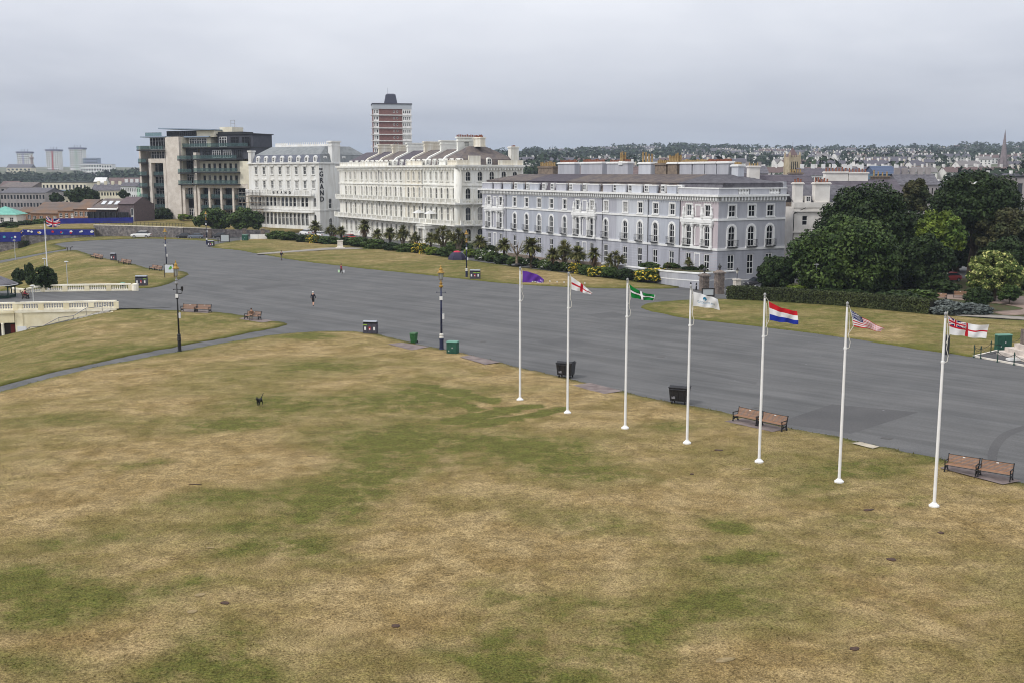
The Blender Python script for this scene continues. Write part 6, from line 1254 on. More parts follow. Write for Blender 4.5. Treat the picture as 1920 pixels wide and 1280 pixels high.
fr = empty('belvedere_wall', (0, 0, 0), 0, 'cream terrace wall with balustrade and a stair descending along it', 'wall')
balustrade(fr, [bB + Vector((0, .25, 0)), bA + Vector((0, .25, 0))], [4])
(da, dL) = U2(bB.xy, bA.xy); W0 = T(bB.x, bB.y, 0) @ RZ(math.atan2(da[1], da[0]))
mb = MB(); mb.prism([(0, -4.2), (dL, -1.0), (dL, -.002), (0, -.002)], 0, .5); mb.build('wall', BC, fr, W0); mb = MB(); mb.box(-.1, dL + .1, -.12, .5, -.28, 0); mb.build('cornice', BW, fr, W0); mb = MB(); mb.box(-.05, .9, -.1, .3, -4, -.3); mb.build('pilaster', BC, fr, W0)
for i in range(20):                                                   # the stair, step by step
    x = dL - .6 - i * .62; z = -.12 - i * .155; mb = MB(); mb.box(x - .64, x, -1.9, -.01, -4.5, z); mb.build('step', KERB, fr, W0)
mb = MB(); mb.add([(dL, -1.92, -.1), (-2.5, -1.92, -3.5), (-2.5, -2.3, -3.5), (dL, -2.3, -.1), (dL, -1.92, -.9), (-2.5, -1.92, -4.6), (-2.5, -2.3, -4.6), (dL, -2.3, -.9)], [(0, 1, 2, 3), (7, 6, 5, 4), (0, 4, 5, 1), (2, 6, 7, 3), (3, 7, 4, 0), (1, 5, 6, 2)]); mb.build('stair_kerb', BW, fr, W0)
mb = MB(); pts = [(dL - .5, -.5, .95), (dL - 1.6, -.5, .35), (dL - 3.6, -.5, .2), (dL - 5.2, -.5, -.75), (dL - 7.0, -.5, -.95), (dL - 9.0, -.5, -2.0), (dL - 10.6, -.5, -2.1), (.6, -.5, -3.0)]; mb.tube(pts, .045, 6); [mb.cyl(p_, (p_[0], p_[1], p_[2] - .9), .03, n=5) for p_ in pts]; mb.build('stair_handrail', M('handrail_grey', (.16, .16, .17), .4, metal=.4), fr, W0)
ba = empty('belvedere_balustrade', (0, 0, 0), 0, 'cream balustrade along the back of the terrace', 'balustrade'); bD2 = bD + Vector((-2.2, -1.5, -.5)); balustrade(ba, [bC, bD], [4]); balustrade(ba, [bD, bD2], [1], endw=.3); balustrade(ba, [bD2, bE], [2])
mb = MB(); mb.lathe([(.5, 0), (.5, .9), (.58, 1.0), (.2, 1.1)], 12, (bC.x + .7, bC.y, -.05)); mb.build('end_pier', BW, ba)
lv = empty('belvedere_pavilion', (0, 0, 0), 0, 'lower cream loggia with columns and dark red doors at the left edge', 'pavilion')
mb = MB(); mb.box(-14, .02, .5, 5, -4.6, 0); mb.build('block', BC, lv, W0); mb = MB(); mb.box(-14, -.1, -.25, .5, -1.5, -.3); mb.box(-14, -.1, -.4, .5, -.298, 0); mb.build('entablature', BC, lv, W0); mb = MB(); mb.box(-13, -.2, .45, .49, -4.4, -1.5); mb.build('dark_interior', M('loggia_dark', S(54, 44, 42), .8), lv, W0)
for x in (-1.6, -3.6, -5.6, -7.6): mb = MB(); mb.lathe([(.26, -4.5), (.26, -4.3), (.2, -4.2), (.18, -1.75), (.26, -1.51)], 12, (x, -.02, 0)); mb.build('column', BW, lv, W0, True)
mb = MB(); mb.box(-.75, -.25, .38, .44, -4.4, -1.8); mb.build('door', M('dark_red_door', S(110, 36, 34), .6), lv, W0); mb = MB(); mb.box(.2, 1.3, -.2, -.12, -3.6, -2.0); mb.build('notice_panel', WHITE, lv, W0)
balustrade(lv, [W0 @ Vector((-13, .3, 0)), W0 @ Vector((.6, .3, 0))], [4])
tp = [bA.xy, bB.xy, (W0 @ Vector((-13, .4, 0))).xy, bE.xy + Vector((-8, -4)), bE.xy, bD2.xy, bD.xy, bC.xy, gp(320, 552, 0).xy, gp(320, 577, 0).xy]
tag(sheet('terrace_floor', tp, ASPH, .012, 2, lambda x, y: 0.0, 0), 'asphalt floor of the balustraded terrace', None, None, 'structure')
o = cabinet(231, 545.5, .55, .5, 1.15, 0, 'narrow dark green box at the end of the balustrade')
ks = empty('park_shelter', gp(-6, 566, -.6), .3, 'dark green shelter with slate roof at the left edge', 'shelter'); mb = MB(); mb.lathe([(2.9, 2.5), (2.95, 2.62), (.2, 3.9)], 8); mb.build('roof', SLATE, ks); mb = MB(); mb.lathe([(2.98, 2.4), (2.98, 2.52)], 8); mb.build('eaves_board', WHITE, ks)
for i in range(8): a = i * PI / 4; mb = MB(); mb.cyl((2.5 * math.cos(a), 2.5 * math.sin(a), -.5), (2.5 * math.cos(a), 2.5 * math.sin(a), 2.4), .09, n=8); mb.build('post', M('shelter_green', S(28, 52, 46), .6), ks)
mb = MB(); mb.lathe([(2.45, -.5), (2.45, 1.0)], 8); mb.build('parapet', MATS['shelter_green'], ks)
tree('round_bush', 'large round dark bush behind the terrace flagpole', 62, 106, 502, 541, 163, L_DARK, 60, 120, .28, .1, cr=.3, flat=.9)
for u, v, w_, h_, lb in ((34, 530, 22, 24, 'left of the scrubby bushes on the bank'), (52, 527, 20, 30, 'tallest of the scrubby bushes on the bank'), (62, 534, 24, 16, 'low beside the large round bush'), (20, 540, 30, 14, 'low near the shelter roof'), (54, 456, 16, 9, 'small on the bank by the wire fence')): shrub(u, v, w_, h_, 'd', lb, grp='bushes on the grass bank')
# ------------------------------------------------------------------ retaining wall, hoardings and what stands behind
RW = M('grey_rubble_stone', S(128, 122, 120), .9, S(100, 96, 96), 1.4, lo=.35, hi=.6, bump=.8, bscale=3.5, grain=.35, gscale=1.6); HOARD = M('blue_hoarding', S(36, 46, 140), .6, S(28, 36, 118), .4)
wp_ = [gp(178, 443, 0), gp(240, 444.5, 0), gp(300, 446, 0), gp(345, 447, 0), gp(395, 446, 0), gp(455, 444, 0), gp(505, 442, 0)]
rw = empty('retaining_wall', (0, 0, 0), 0, 'long grey rubble retaining wall below the apartments', 'wall')
tops = [3.0, 3.0, 2.9, 2.8, 2.4, 1.9, 1.6]; P3 = [Vector((p.x, p.y, t)) for p, t in zip(wp_, tops)]; mb = MB(); ribbon(mb, P3, -.3, .3, -99, 0); mb.build('wall', RW, rw); mb = MB(); ribbon(mb, P3[:5], -.4, .4, 0.002, .2); mb.build('coping', M('pale_coping', S(214, 206, 190), .8, S(190, 182, 168), 1), rw)
mb = MB(); [mb.cyl((p.x, p.y + 1, p.z), (p.x, p.y + 1, p.z + 1.1), .04, n=5) for a, b in zip(P3[:3], P3[1:4]) for p in [a.lerp(b, q / 8) for q in range(8)]]; [mb.cyl(a + Vector((0, 1, 1.1)), b + Vector((0, 1, 1.1)), .04, n=5) for a, b in zip(P3[:3], P3[1:4])]; [mb.cyl(a + Vector((0, 1, .6)), b + Vector((0, 1, .6)), .03, n=5) for a, b in zip(P3[:3], P3[1:4])]; mb.build('railing', IRON, rw)
lw = empty('hoarding_wall', (0, 0, 0), 0, 'rough stone wall carrying the pictured blue hoarding', 'wall'); hp = [at(-30, 446, 296), at(40, 445, 298), at(46, 441, 299), at(110, 440.5, 301), at(178, 441, 302)]; mb = MB(); ribbon(mb, [Vector(p) for p in hp], -.3, .3, -5.5, 0); mb.build('wall', RW, lw)
hd = empty('pictured_hoarding', (0, 0, 0), 0, 'bright blue hoarding covered with small bunting pictures', 'hoarding')
for a, b, ha_ in ((hp[0] + Vector((0, 0, -1.2)), hp[1] + Vector((0, 0, -1.2)), 2.6), (hp[1], hp[2], 1.6), (hp[2], hp[3], 1.5), (hp[3], hp[4], 1.5)):
    n = max(1, int((b - a).length / 2.4))
    for i in range(n):
        p0, p1 = a.lerp(b, i / n), a.lerp(b, (i + 1) / n); q = MB(); ribbon(q, [p0 + Vector((0, -.45, 0)), p1 + Vector((0, -.45, 0))], -.04, .04, 0, ha_); o = q.build('board', HOARD, hd)
        for k in range(2):
            c = p0.lerp(p1, random.uniform(.2, .8)) + Vector((0, -.55, ha_ * random.uniform(.35, .75))); s_ = random.uniform(.25, .5); q = MB(); m_ = random.choice((LBW, LBW, LBR, M('picture_teal', S(70, 150, 170), .6), M('picture_gold', S(220, 170, 60), .6))); ang = random.uniform(0, 6); q.prism([(c.x + s_ * math.cos(ang + t), c.z + s_ * .8 * math.sin(ang + t)) for t in (0, 1.4, 2.6, 3.9, 5.2)][::1], c.y - .02, c.y); q.build('picture', m_, o)
UG = 2.3; tag(sheet('upper_lawn', [p.xy for p in (at(-60, 440, 302), at(178, 440, 304), wp_[0] + Vector((0, .4, 0)), wp_[1] + Vector((0, .4, 0)), wp_[2] + Vector((0, .4, 0)), wp_[3] + Vector((0, .4, 0)), wp_[4] + Vector((0, .4, 0)), wp_[5] + Vector((0, .4, 0)), wp_[6] + Vector((0, .4, 0)))] + [Vector((-62, 330)), Vector((-70, 372)), Vector((-130, 400)), Vector((-230, 400))], G_ROUGH, 0, 5, lambda x, y: UG - max(0, (-140 - x) * .06) - max(0, min(1.7, (x + 104) * .06)), 3.0), 'rough grass on the raised ground behind the retaining wall', None, None, 'structure')
for i, (u, v, w_, h_, k) in enumerate(((14, 427, 34, 10, 'd'), (42, 424, 30, 9, 'd'), (70, 422, 30, 10, 'g'), (118, 420, 30, 6, 'g'), (18, 432, 22, 7, 'g'), (165, 419, 40, 5, 'd'), (225, 418, 40, 5, 'g'))): shrub(u, v, w_, h_, k, ('at the far left of the rough grass', 'second along on the rough grass', 'third along on the rough grass', 'behind the union flag', 'low by the pictured hoarding', 'before the far blue hoarding', 'near the apartments hoarding')[i], z=1.6, grp='scrub on the rough grass')
h2 = empty('far_hoarding', (0, 0, 0), 0, 'plain blue hoarding in front of the brown brick houses', 'hoarding'); A_, B_ = at(100, 419.5, 332), at(250, 417, 340)
for i in range(14): p0, p1 = A_.lerp(B_, i / 14), A_.lerp(B_, (i + .985) / 14); q = MB(); ribbon(q, [p0, p1], -.05, .05, -.6, 1.45); q.build('board', HOARD, h2)
BRK = M('brown_brick', S(150, 116, 92), .9, S(128, 96, 76), 1.5, grain=.15, gscale=5); TILE = M('brown_tile_roof', S(108, 97, 92), .85, S(122, 98, 80), .25, grain=.15, gscale=4)
def brick_house(u0, u1, v_e, v_r, dist, z0, label, nwin, depth=9, gable=False):
    a, b = at(u0, v_e, dist), at(u1, v_e, dist - 2); W_ = (b - a).xy.length; o = empty('brick_house', (a.x, a.y, z0), math.atan2(b.y - a.y, b.x - a.x), label, 'house', 'brown brick houses below the hilltop'); he = a.z - z0; hr = at(u0, v_r, dist + depth / 2).z - z0
    mb = MB(); holes = [outline(W_ * (i + .5) / nwin, he - 2.4, 1.3, 1.5) for i in range(nwin)]; wall(mb, [(0, -3), (W_, -3), (W_, he), (0, he)], holes, .2); mb.add([(0, 0, -3), (0, depth, -3), (0, depth, he), (0, depth / 2, hr - .2), (0, 0, he)], [(4, 3, 2, 1, 0)]); mb.add([(W_, 0, -3), (W_, depth, -3), (W_, depth, he), (W_, depth / 2, hr - .2), (W_, 0, he)], [(0, 1, 2, 3, 4)]); mb.add([(0, depth, -3), (W_, depth, -3), (W_, depth, he), (0, depth, he)], [(3, 2, 1, 0)]); mb.build('wall', BRK, o)
    mb = MB(); slate_slope(mb, (-.3, -.4, he - .1), (W_ + .3, -.4, he - .1), (W_ + .3, depth / 2, hr), (-.3, depth / 2, hr), 8); slate_slope(mb, (W_ + .3, depth + .4, he - .1), (-.3, depth + .4, he - .1), (-.3, depth / 2, hr), (W_ + .3, depth / 2, hr), 4); mb.build('roof', TILE, o)
    for i in range(nwin): window(o, Matrix.Identity(4), W_ * (i + .5) / nwin, he - 2.4, 1.3, 1.5, False, 2, 2, .08, .12, WF, .1)
brick_house(30, 62, 398, 388, 372, -5, 'lowest brown brick house, leftmost of the row', 2, 9); brick_house(58, 108, 400, 379, 366, -5, 'brown brick house with the wide sloping roof', 4, 16); brick_house(108, 140, 395, 380, 362, -4, 'brown brick house left of centre with three white windows', 3, 12); brick_house(137, 166, 392, 374, 360, -4, 'brown brick house touching the glazed modern house', 3, 12)
# glazed modern house
a = at(163, 412, 352); mh = empty('modern_house', (a.x, a.y, -2), -.25, 'modern timber and glass house with sloping skylit roof', 'house'); MW = 17.0; TIM = M('dark_timber_cladding', S(104, 92, 94), .85, S(88, 78, 82), 2); s0 = 4.6
mb = MB(); mb.box(2.5, 11, 1.5, 12, -2, s0 + 3.2); mb.box(11, MW - .1, .6, 12, -2, 9.8); mb.build('wall', TIM, mh); mb = MB(); slate_slope(mb, (0.6, -.2, 8.0), (11, -.2, 8.0), (11, 5, 11.4), (3.6, 5, 11.4), 8); mb.add([(11, -.2, 8.0), (11, 11, 8), (11, 5, 11.4)], [(0, 1, 2)]); mb.add([(11, 5, 11.4), (3.6, 5, 11.4), (3.6, 12, 8), (11, 12, 8)], [(0, 1, 2, 3)]); mb.build('roof', SLATE_B, mh); mb = MB(); mb.prismx([(.2, 9.8), (11, 9.8), (5.5, 12.0)], 11.2, MW); mb.build('roof', TIM, mh)
for x in (4, 6.4, 8.8): mb = MB(); mb.add([(x, 2.0, 9.5), (x + 1.4, 2.0, 9.5), (x + 1.4, 3.6, 10.55), (x, 3.6, 10.55)], [(0, 1, 2, 3)]); mb.build('skylight', M('skylight_white', (.6, .62, .65), .2), mh, T(0, -.1, .12))
for z in (.6, 4.2):
    for x0, x1 in ((.6, 10.6), (11.5, 15.2)): mb = MB(); mb.box(x0, x1, .2 if x0 < 5 else -.1, .3 if x0 < 5 else 0, z, z + 3.0); o = mb.build('glazing', GLASS[1], mh); q = MB(); [q.box(x - .07, x + .07, -.2, .18, z, z + 3.0) for x in np.linspace(x0, x1, 6)]; q.build('mullions', DG, o); q = MB(); q.box(x0 - .2, x1 + .2, -1.2, .2, z - .3, z); q.build('balcony', SLAB, mh); q = MB(); q.box(x0 - .2, x1 + .2, -1.2, -1.15, z + .05, z + 1.1); q.build('glass_panel', RAILG, mh)
window(mh, T(0, .6, 0), 16.2, 1.0, 1.0, 7.6, True, 1, (.33, .66), .2, .1, WF, -.08, g=2)
mb = MB(); mb.add([(.3, -.2, 8.05), (11, -.2, 8.05), (11, .1, 8.4), (.3, .1, 8.4)], [(0, 1, 2, 3)]); mb.cyl((11.1, -.3, 8.0), (11.1, 5, 11.5), .16, n=5); mb.build('bargeboard', WHITE, mh)
a = at(0, 410, 358); o = empty('green_roofed_kiosk', (a.x, a.y, -1.5), .1, 'white kiosk with a pale green pyramid roof', 'kiosk'); mb = MB(); wall(mb, [(-4.5, -2), (5.2, -2), (5.2, 5.6), (-4.5, 5.6)], [outline(x, 3.2, 1.2, 1.5) for x in (-2.6, .6, 3.6)], .2); mb.add([(5.2, 0, -2), (5.2, 9, -2), (5.2, 9, 5.6), (5.2, 0, 5.6)], [(0, 1, 2, 3)]); mb.build('wall', WHITE, o); mb = MB(); mb.frust(-5, 5.8, -.6, 9.6, 5.6, .2, .4, 4.4, 4.6, 8.2); mb.build('roof', M('verdigris_roof', S(120, 180, 165), .7, S(100, 160, 148), .8), o); [window(o, Matrix.Identity(4), x, 3.2, 1.2, 1.5, False, 2, 2, .08, .1, WF, .1) for x in (-2.6, .6, 3.6)]
# ------------------------------------------------------------------ simple city blocks farther away
def block(name, label, u0, u1, v0, dist, z0, cols, rows, wm_, rm_, wc=None, depth=12, roof='flat', rise=3.0, fh=3.2, group=None, rz=0, ww=.55, cat='building', chim=0, recess=.2):
    """building seen far off: walls with real window openings, panes and a roof"""
    a, b = at(u0, v0, dist), at(u1, v0, dist); W_ = (b - a).length; H = a.z - z0; o = empty(name, (a.x, a.y, z0), rz, label, cat, group); cw_ = W_ / cols; vis = min(H, rows * fh); hs = [outline((i + .5) * cw_, H - (j + 1) * fh + fh * .22, cw_ * ww, fh * .5) for j in range(rows) for i in range(cols)]
    mb = MB(); wall(mb, [(0, -3), (W_, -3), (W_, H), (0, H)], hs, recess); mb.box(.02, W_ - .02, recess, depth, -3, H - .02); mb.build('wall', wm_, o)
    g = bpy.data.meshes.new('pane'); 
    for h in hs: q = MB(); q.add([(x, recess - .02, z) for x, z in h], [(0, 1, 2, 3)]); q.build('pane', random.choice(GLASS[:3]), o)
    mb = MB()
    if roof == 'flat': mb.box(-.2, W_ + .2, -.2, depth + .2, H, H + .4)
    else: slate_slope(mb, (-.4, -.4, H), (W_ + .4, -.4, H), (W_ + .4, depth / 2, H + rise), (-.4, depth / 2, H + rise), 5); slate_slope(mb, (W_ + .4, depth + .4, H), (-.4, depth + .4, H), (-.4, depth / 2, H + rise), (W_ + .4, depth / 2, H + rise), 3); mb.add([(0, 0, H), (0, depth / 2, H + rise), (0, depth, H)], [(0, 1, 2)]); mb.add([(W_, 0, H), (W_, depth, H), (W_, depth / 2, H + rise)], [(0, 1, 2)])
    mb.build('roof', rm_, o)
    for i in range(chim): x = W_ * (i + .5) / chim; mb = MB(); mb.box(x - .7, x + .7, depth / 2 - .5, depth / 2 + .5, H + rise * .6, H + rise + 1.6); mb.build('chimney_stack', wm_, o)
    return o
GRB = M('grey_block_wall', S(158, 152, 150), .85, S(140, 134, 134), .3); CRB = M('cream_block_wall', S(214, 206, 184), .85, S(200, 192, 170), .3); WHB = M('white_block_wall', S(224, 224, 222), .8, S(208, 208, 206), .3); MNT = M('mint_wall', S(176, 206, 184), .8); BRB = M('red_roof', S(112, 96, 94), .85, S(100, 86, 86), .4)
block('long_warehouse', 'long grey low building with a white window grid', 0, 84, 362, 560, -9, 14, 3, GRB, SLATE, depth=24, roof='gable', rise=2.4, fh=4.0, ww=.62); block('grey_hall', 'broad grey roofed hall behind the warehouse', 0, 58, 352, 640, -9, 6, 1, GRB, SLATE_B, depth=24, roof='gable', rise=3)
o = block('modern_office', 'modern stepped building with flat overhanging roof on the left', 78, 162, 343, 620, -9, 12, 3, CRB, SLAB, depth=18, fh=4.4, ww=.5); mb = MB(); mb.box(-2, 28, -3, 10, 16.6, 17.3); mb.build('roof_canopy', ALU, o)
block('cream_row', 'row of cream gabled houses beside the modern office', 172, 226, 358, 560, -9, 10, 2, CRB, SLATE, depth=10, roof='gable', rise=3.2, chim=4); block('white_row', 'row of white terraced houses left of the apartments', 226, 256, 350, 540, -9, 9, 3, WHB, SLATE, depth=10, roof='gable', rise=2, ww=.4, chim=3); block('mint_row', 'pale mint terraced house beside the white row', 256, 266, 351, 540, -9, 3, 3, MNT, SLATE, depth=10, roof='gable', rise=2, ww=.4)
block('white_gable_house', 'small white gabled house above the cream row', 176, 196, 343, 640, -9, 3, 1, WHB, WHB, depth=8, roof='gable', rise=3); block('red_roofed_row', 'brown roofed row beyond the cream houses', 200, 262, 346, 680, -9, 8, 1, GRB, BRB, depth=12, roof='gable', rise=4); block('brown_row', 'reddish roofed row left of the modern office', 0, 30, 349, 700, -9, 4, 1, GRB, BRB, depth=12, roof='gable', rise=3)
tree('town_tree', 'dark tree clump before the modern office', 124, 182, 352, 384, 440, L_DARK, 60, 100, .7, .3, zb=-9, flat=.7, cr=.3); tree('town_tree', 'smaller tree left of the dark clump', 92, 120, 362, 384, 440, L_DARK, 30, 90, .7, .2, zb=-9, flat=.7, cr=.3); tree('town_tree', 'small tree before the white row', 222, 242, 357, 374, 450, L_DARK, 24, 90, .6, .2, zb=-9, flat=.7, cr=.3)
for i, (u0, u1, v0, c, lb) in enumerate(((31, 54, 288, S(150, 150, 190), 'leftmost distant white tower block with a lilac stripe'), (85.5, 109, 284, S(180, 60, 66), 'middle distant white tower block with a red stripe'), (129.5, 154, 280.5, S(150, 180, 160), 'tallest distant white tower block with a green stripe'))):
    d_ = 2200; o = block('tower_block', lb, u0, u1, v0, d_, 10, 6, 9, WHB, M('tower_cap', S(96, 96, 118), .8), depth=20, fh=4.2, ww=.62, group='three distant tower blocks'); W_ = (u1 - u0) * d_ / FPX; H = at(u0, v0, d_).z - 10; mb = MB(); mb.box(W_ * .46, W_ * .54, -.6, 0, 0, H); mb.build('stair_stripe', M('stripe_' + str(i), c, .8), o); mb = MB(); mb.box(-1, W_ + 1, -1, 21, H + .42, H + 3.5); [mb.cyl((x * W_, 8, H + 3), (x * W_, 8, H + 8), .5, n=5) for x in (.3, .5, .75)]; mb.build('roof_plant', MATS['tower_cap'], o)
o = block('white_flats', 'white block of flats below the third tower', 150, 190, 308, 1800, 5, 8, 4, WHB, GRB, depth=18, fh=6, ww=.6); block('white_flats', 'narrow white flats right of the others on the ridge', 190, 209, 309, 1800, 5, 4, 3, WHB, GRB, depth=18, fh=6, ww=.6); block('grey_offices', 'blue grey offices above the white flats', 155, 182, 297, 2050, 5, 8, 3, M('blue_grey_wall', S(140, 150, 172), .7), GRB, depth=18, fh=5, ww=.7); block('ridge_houses', 'pale houses on the ridge left of the first tower', 12, 58, 315, 1900, 5, 6, 1, CRB, SLATE, depth=20, roof='gable', rise=6, fh=6)
p = at(60, 310, 2100); o = empty('memorial_column', (p.x, p.y, 5), 0, 'tall stone column beside the first tower block', 'column'); mb = MB(); mb.lathe([(5, 0), (5, 10), (2.6, 14), (2.1, 38), (4, 40), (4, 42), (1.6, 42.2), (1.2, 46)], 12); mb.build('shaft', M('column_stone', S(150, 134, 128), .85), o)
# ------------------------------------------------------------------ brick tower behind the hotels
p = at(703, 200, 600); tb = empty('brick_tower', (p.x - 1.0, p.y, 0), .17, 'brown brick tower block with white bands and a dark roof hat', 'building'); TW = 70 * 600 / FPX; TZ = at(703, 195.5, 600).z; TBR = M('tower_brick', S(132, 98, 92), .9, S(118, 86, 82), .8, grain=.12, gscale=4); TWH = M('tower_white', S(226, 224, 222), .75, S(208, 206, 204), .6); fl = 3.42
mb = MB(); mb.box(0, TW, .4, 14, 0, TZ - 2.4); mb.build('core', TBR, tb)
for f in range(7):
    z1 = TZ - 2.6 - f * fl; mb = MB(); hs = [outline(x, z1 - 1.9, .75, 1.1) for x in (11.1, 12.9)]; wall(mb, [(3.0, z1 - fl + .5), (15.6, z1 - fl + .5), (15.6, z1), (3.0, z1)], hs, .25); mb.build('brick_panel', TBR, tb)
    for x in (11.1, 12.9): window(tb, Matrix.Identity(4), x, z1 - 1.9, .75, 1.1, False, 1, 1, .06, .12, WF, .05)
    mb = MB(); mb.box(-.5, TW + .3, -.5, .38, z1 - fl + .02, z1 - fl + .48); mb.build('white_band', TWH, tb); mb = MB(); xs_ = [16.3 + 1.1 * i for i in range(4)]; wall(mb, [(15.602, z1 - fl + .5), (TW, z1 - fl + .5), (TW, z1), (15.602, z1)], [outline(x, z1 - 2.2, .6, 1.5) for x in xs_] , .25, y=-.2); mb.build('white_panel', TWH, tb); [window(tb, T(0, -.2, 0), x, z1 - 2.2, .6, 1.5, False, 1, 2, .06, .06, WF, .1, g=1) for x in xs_]
    mb = MB(); wall(mb, [(.1, z1 - fl + .5), (2.998, z1 - fl + .5), (2.998, z1), (.1, z1)], [outline(2.1, z1 - 2.2, .8, 1.6), outline(.75, z1 - 2.2, .5, 1.6)], .3); mb.build('white_panel', TWH, tb); [window(tb, Matrix.Identity(4), x, z1 - 2.2, w_, 1.6, False, 1, 2, .06, .06, WF, .1, g=0) for x, w_ in ((2.1, .8), (.75, .5))]; mb = MB(); mb.box(-1.2, 0, .6, 5, z1 - fl + .1, z1 - fl + .4); mb.box(-1.2, -1.1, .6, 5, z1 - fl + .4, z1 - fl + 1.3); mb.build('balcony', TWH, tb)
mb = MB(); mb.box(-.3, TW + .2, -.3, 14.2, TZ - 2.55, TZ); mb.build('roof_band', M('tower_grey', S(176, 180, 186), .8), tb); mb = MB(); mb.box(-.6, TW + .5, -.6, 14.5, TZ, TZ + .5); mb.build('roof', M('tower_dark', S(74, 72, 82), .8), tb); mb = MB(); mb.frust(6.3, 13.2, 2, 10, TZ + .5, 7.2, 12.3, 3, 9, TZ + 5.3); mb.frust(7.2, 12.3, 3, 9, TZ + 5.302, 8, 11.5, 4, 8, TZ + 5.8); mb.cyl((8.2, 5, TZ + 5), (8.2, 5, TZ + 9), .06, n=4); mb.build('roof_hat', M('hat_slate', S(66, 68, 82), .7), tb)
# ------------------------------------------------------------------ white houses right of the lavender terrace
WHS = M('house_white', S(226, 222, 216), .8, S(212, 207, 200), .5)
wh = empty('corner_house', (48.6, 189.5, 0), .16, 'plain white house with chimneys right of the lavender terrace', 'house'); hs = [outline(2.0, 8.6, .95, 1.6), outline(1.7, 4.6, 1.1, 2.0)]
mb = MB(); wall(mb, [(0, -.5), (11.5, -.5), (11.5, 11.6), (0, 11.6)], hs, .2); mb.box(.02, 11.48, .22, 9, -.5, 11.58); mb.build('wall', WHS, wh); window(wh, Matrix.Identity(4), 2.0, 8.6, .95, 1.6, False, 1, 2, .06, .07, WF, .1); window(wh, Matrix.Identity(4), 1.7, 4.6, 1.1, 2.0, False, 1, 2, .06, .07, WF, .1)
mb = MB(); mb.box(-.15, 11.6, -.15, .3, 11.602, 12.5); mb.box(-.2, 11.6, -.25, 0, 7.3, 7.55); mb.box(-.2, 11.6, -.3, 0, 10.9, 11.15); mb.build('parapet', WHS, wh); mb = MB(); slate_slope(mb, (0, .5, 12.3), (11.5, .5, 12.3), (11.5, 5, 15.4), (.0, 5, 15.4), 9); slate_slope(mb, (11.5, 9.3, 12.3), (0, 9.3, 12.3), (0, 5, 15.4), (11.5, 5, 15.4), 5); mb.build('roof', SLATE, wh)
stack(wh, .9, 1.0, 1.5, 1.2, 11, 15.6, WHS, WHS, 3, POT_R, ph=.6); stack(wh, 5.2, 1.0, 2.7, 1.3, 11, 15.6, WHS, WHS, 5, POT_R, ph=.7); dm = empty('dormer'); dm.parent = wh; dm.matrix_local = T(2.6, .3, 12.5); q = MB(); q.box(-.5, .5, 0, 1.5, 0, 1.1); q.build('dormer_cheek', WHS, dm); window(dm, Matrix.Identity(4), 0, .15, .7, .85, False, 2, 2, .05, .06, WF, -.05); mb = MB(); mb.tube([(-.1, -.15, 10.6), (-.1, -.15, 1)], .07, 6); mb.tube([(-.1, -.15, 10.6), (2.0, -.15, 11.6)], .06, 6); mb.build('drainpipe', IRON, wh)
w2 = empty('chimneyed_house', (65, 226, 0), .1, 'house with a long white chimney wall behind the corner house', 'house'); mb = MB(); mb.box(0, 16, 0, 10, -.5, 13); mb.build('wall', WHS, w2); mb = MB(); slate_slope(mb, (-.3, -.3, 13), (16.3, -.3, 13), (16.3, 5, 16.2), (-.3, 5, 16.2), 8); mb.add([(16.3, 10.3, 13), (-.3, 10.3, 13), (-.3, 5, 16.2), (16.3, 5, 16.2)], [(0, 1, 2, 3)]); mb.build('roof', SLATE_P, w2); stack(w2, 3.2, 5, 4.9, 1.3, 13, 17.5, WHS, WHS, 7, POT_R, ph=.8); stack(w2, 7.9, 5, 4.2, 1.3, 13, 17.4, WHS, WHS, 6, POT_R, ph=.7); stack(w2, 13.2, 5.6, 3.8, 1.2, 13, 16.6, RUB, RUB, 4, POT_Y, ph=1.0)
w3 = empty('rear_house', (54, 214, 0), .2, 'slate roofed house behind the terrace end', 'house'); mb = MB(); mb.box(-10, 6, 0, 9, -.5, 13.2); mb.build('wall', RUB, w3); mb = MB(); slate_slope(mb, (-10.3, -.3, 13.2), (6.3, -.3, 13.2), (6.3, 4.5, 17.2), (-10.3, 4.5, 17.2), 9); mb.add([(6.3, 9.3, 13.2), (-10.3, 9.3, 13.2), (-10.3, 4.5, 17.2), (6.3, 4.5, 17.2)], [(0, 1, 2, 3)]); mb.add([(6.2, 0, 13.2), (6.2, 9, 13.2), (6.2, 4.5, 17.1)], [(0, 1, 2)]); mb.build('roof', SLATE_P, w3); stack(w3, -6.5, 3, 2.2, 1.2, 14, 18.6, WHS, WHS, 4, POT_Y, ph=.5); stack(w3, 3.8, 6, 2.6, 1.2, 14, 17.3, RUB, RUB, 5, POT_Y, ph=.6)
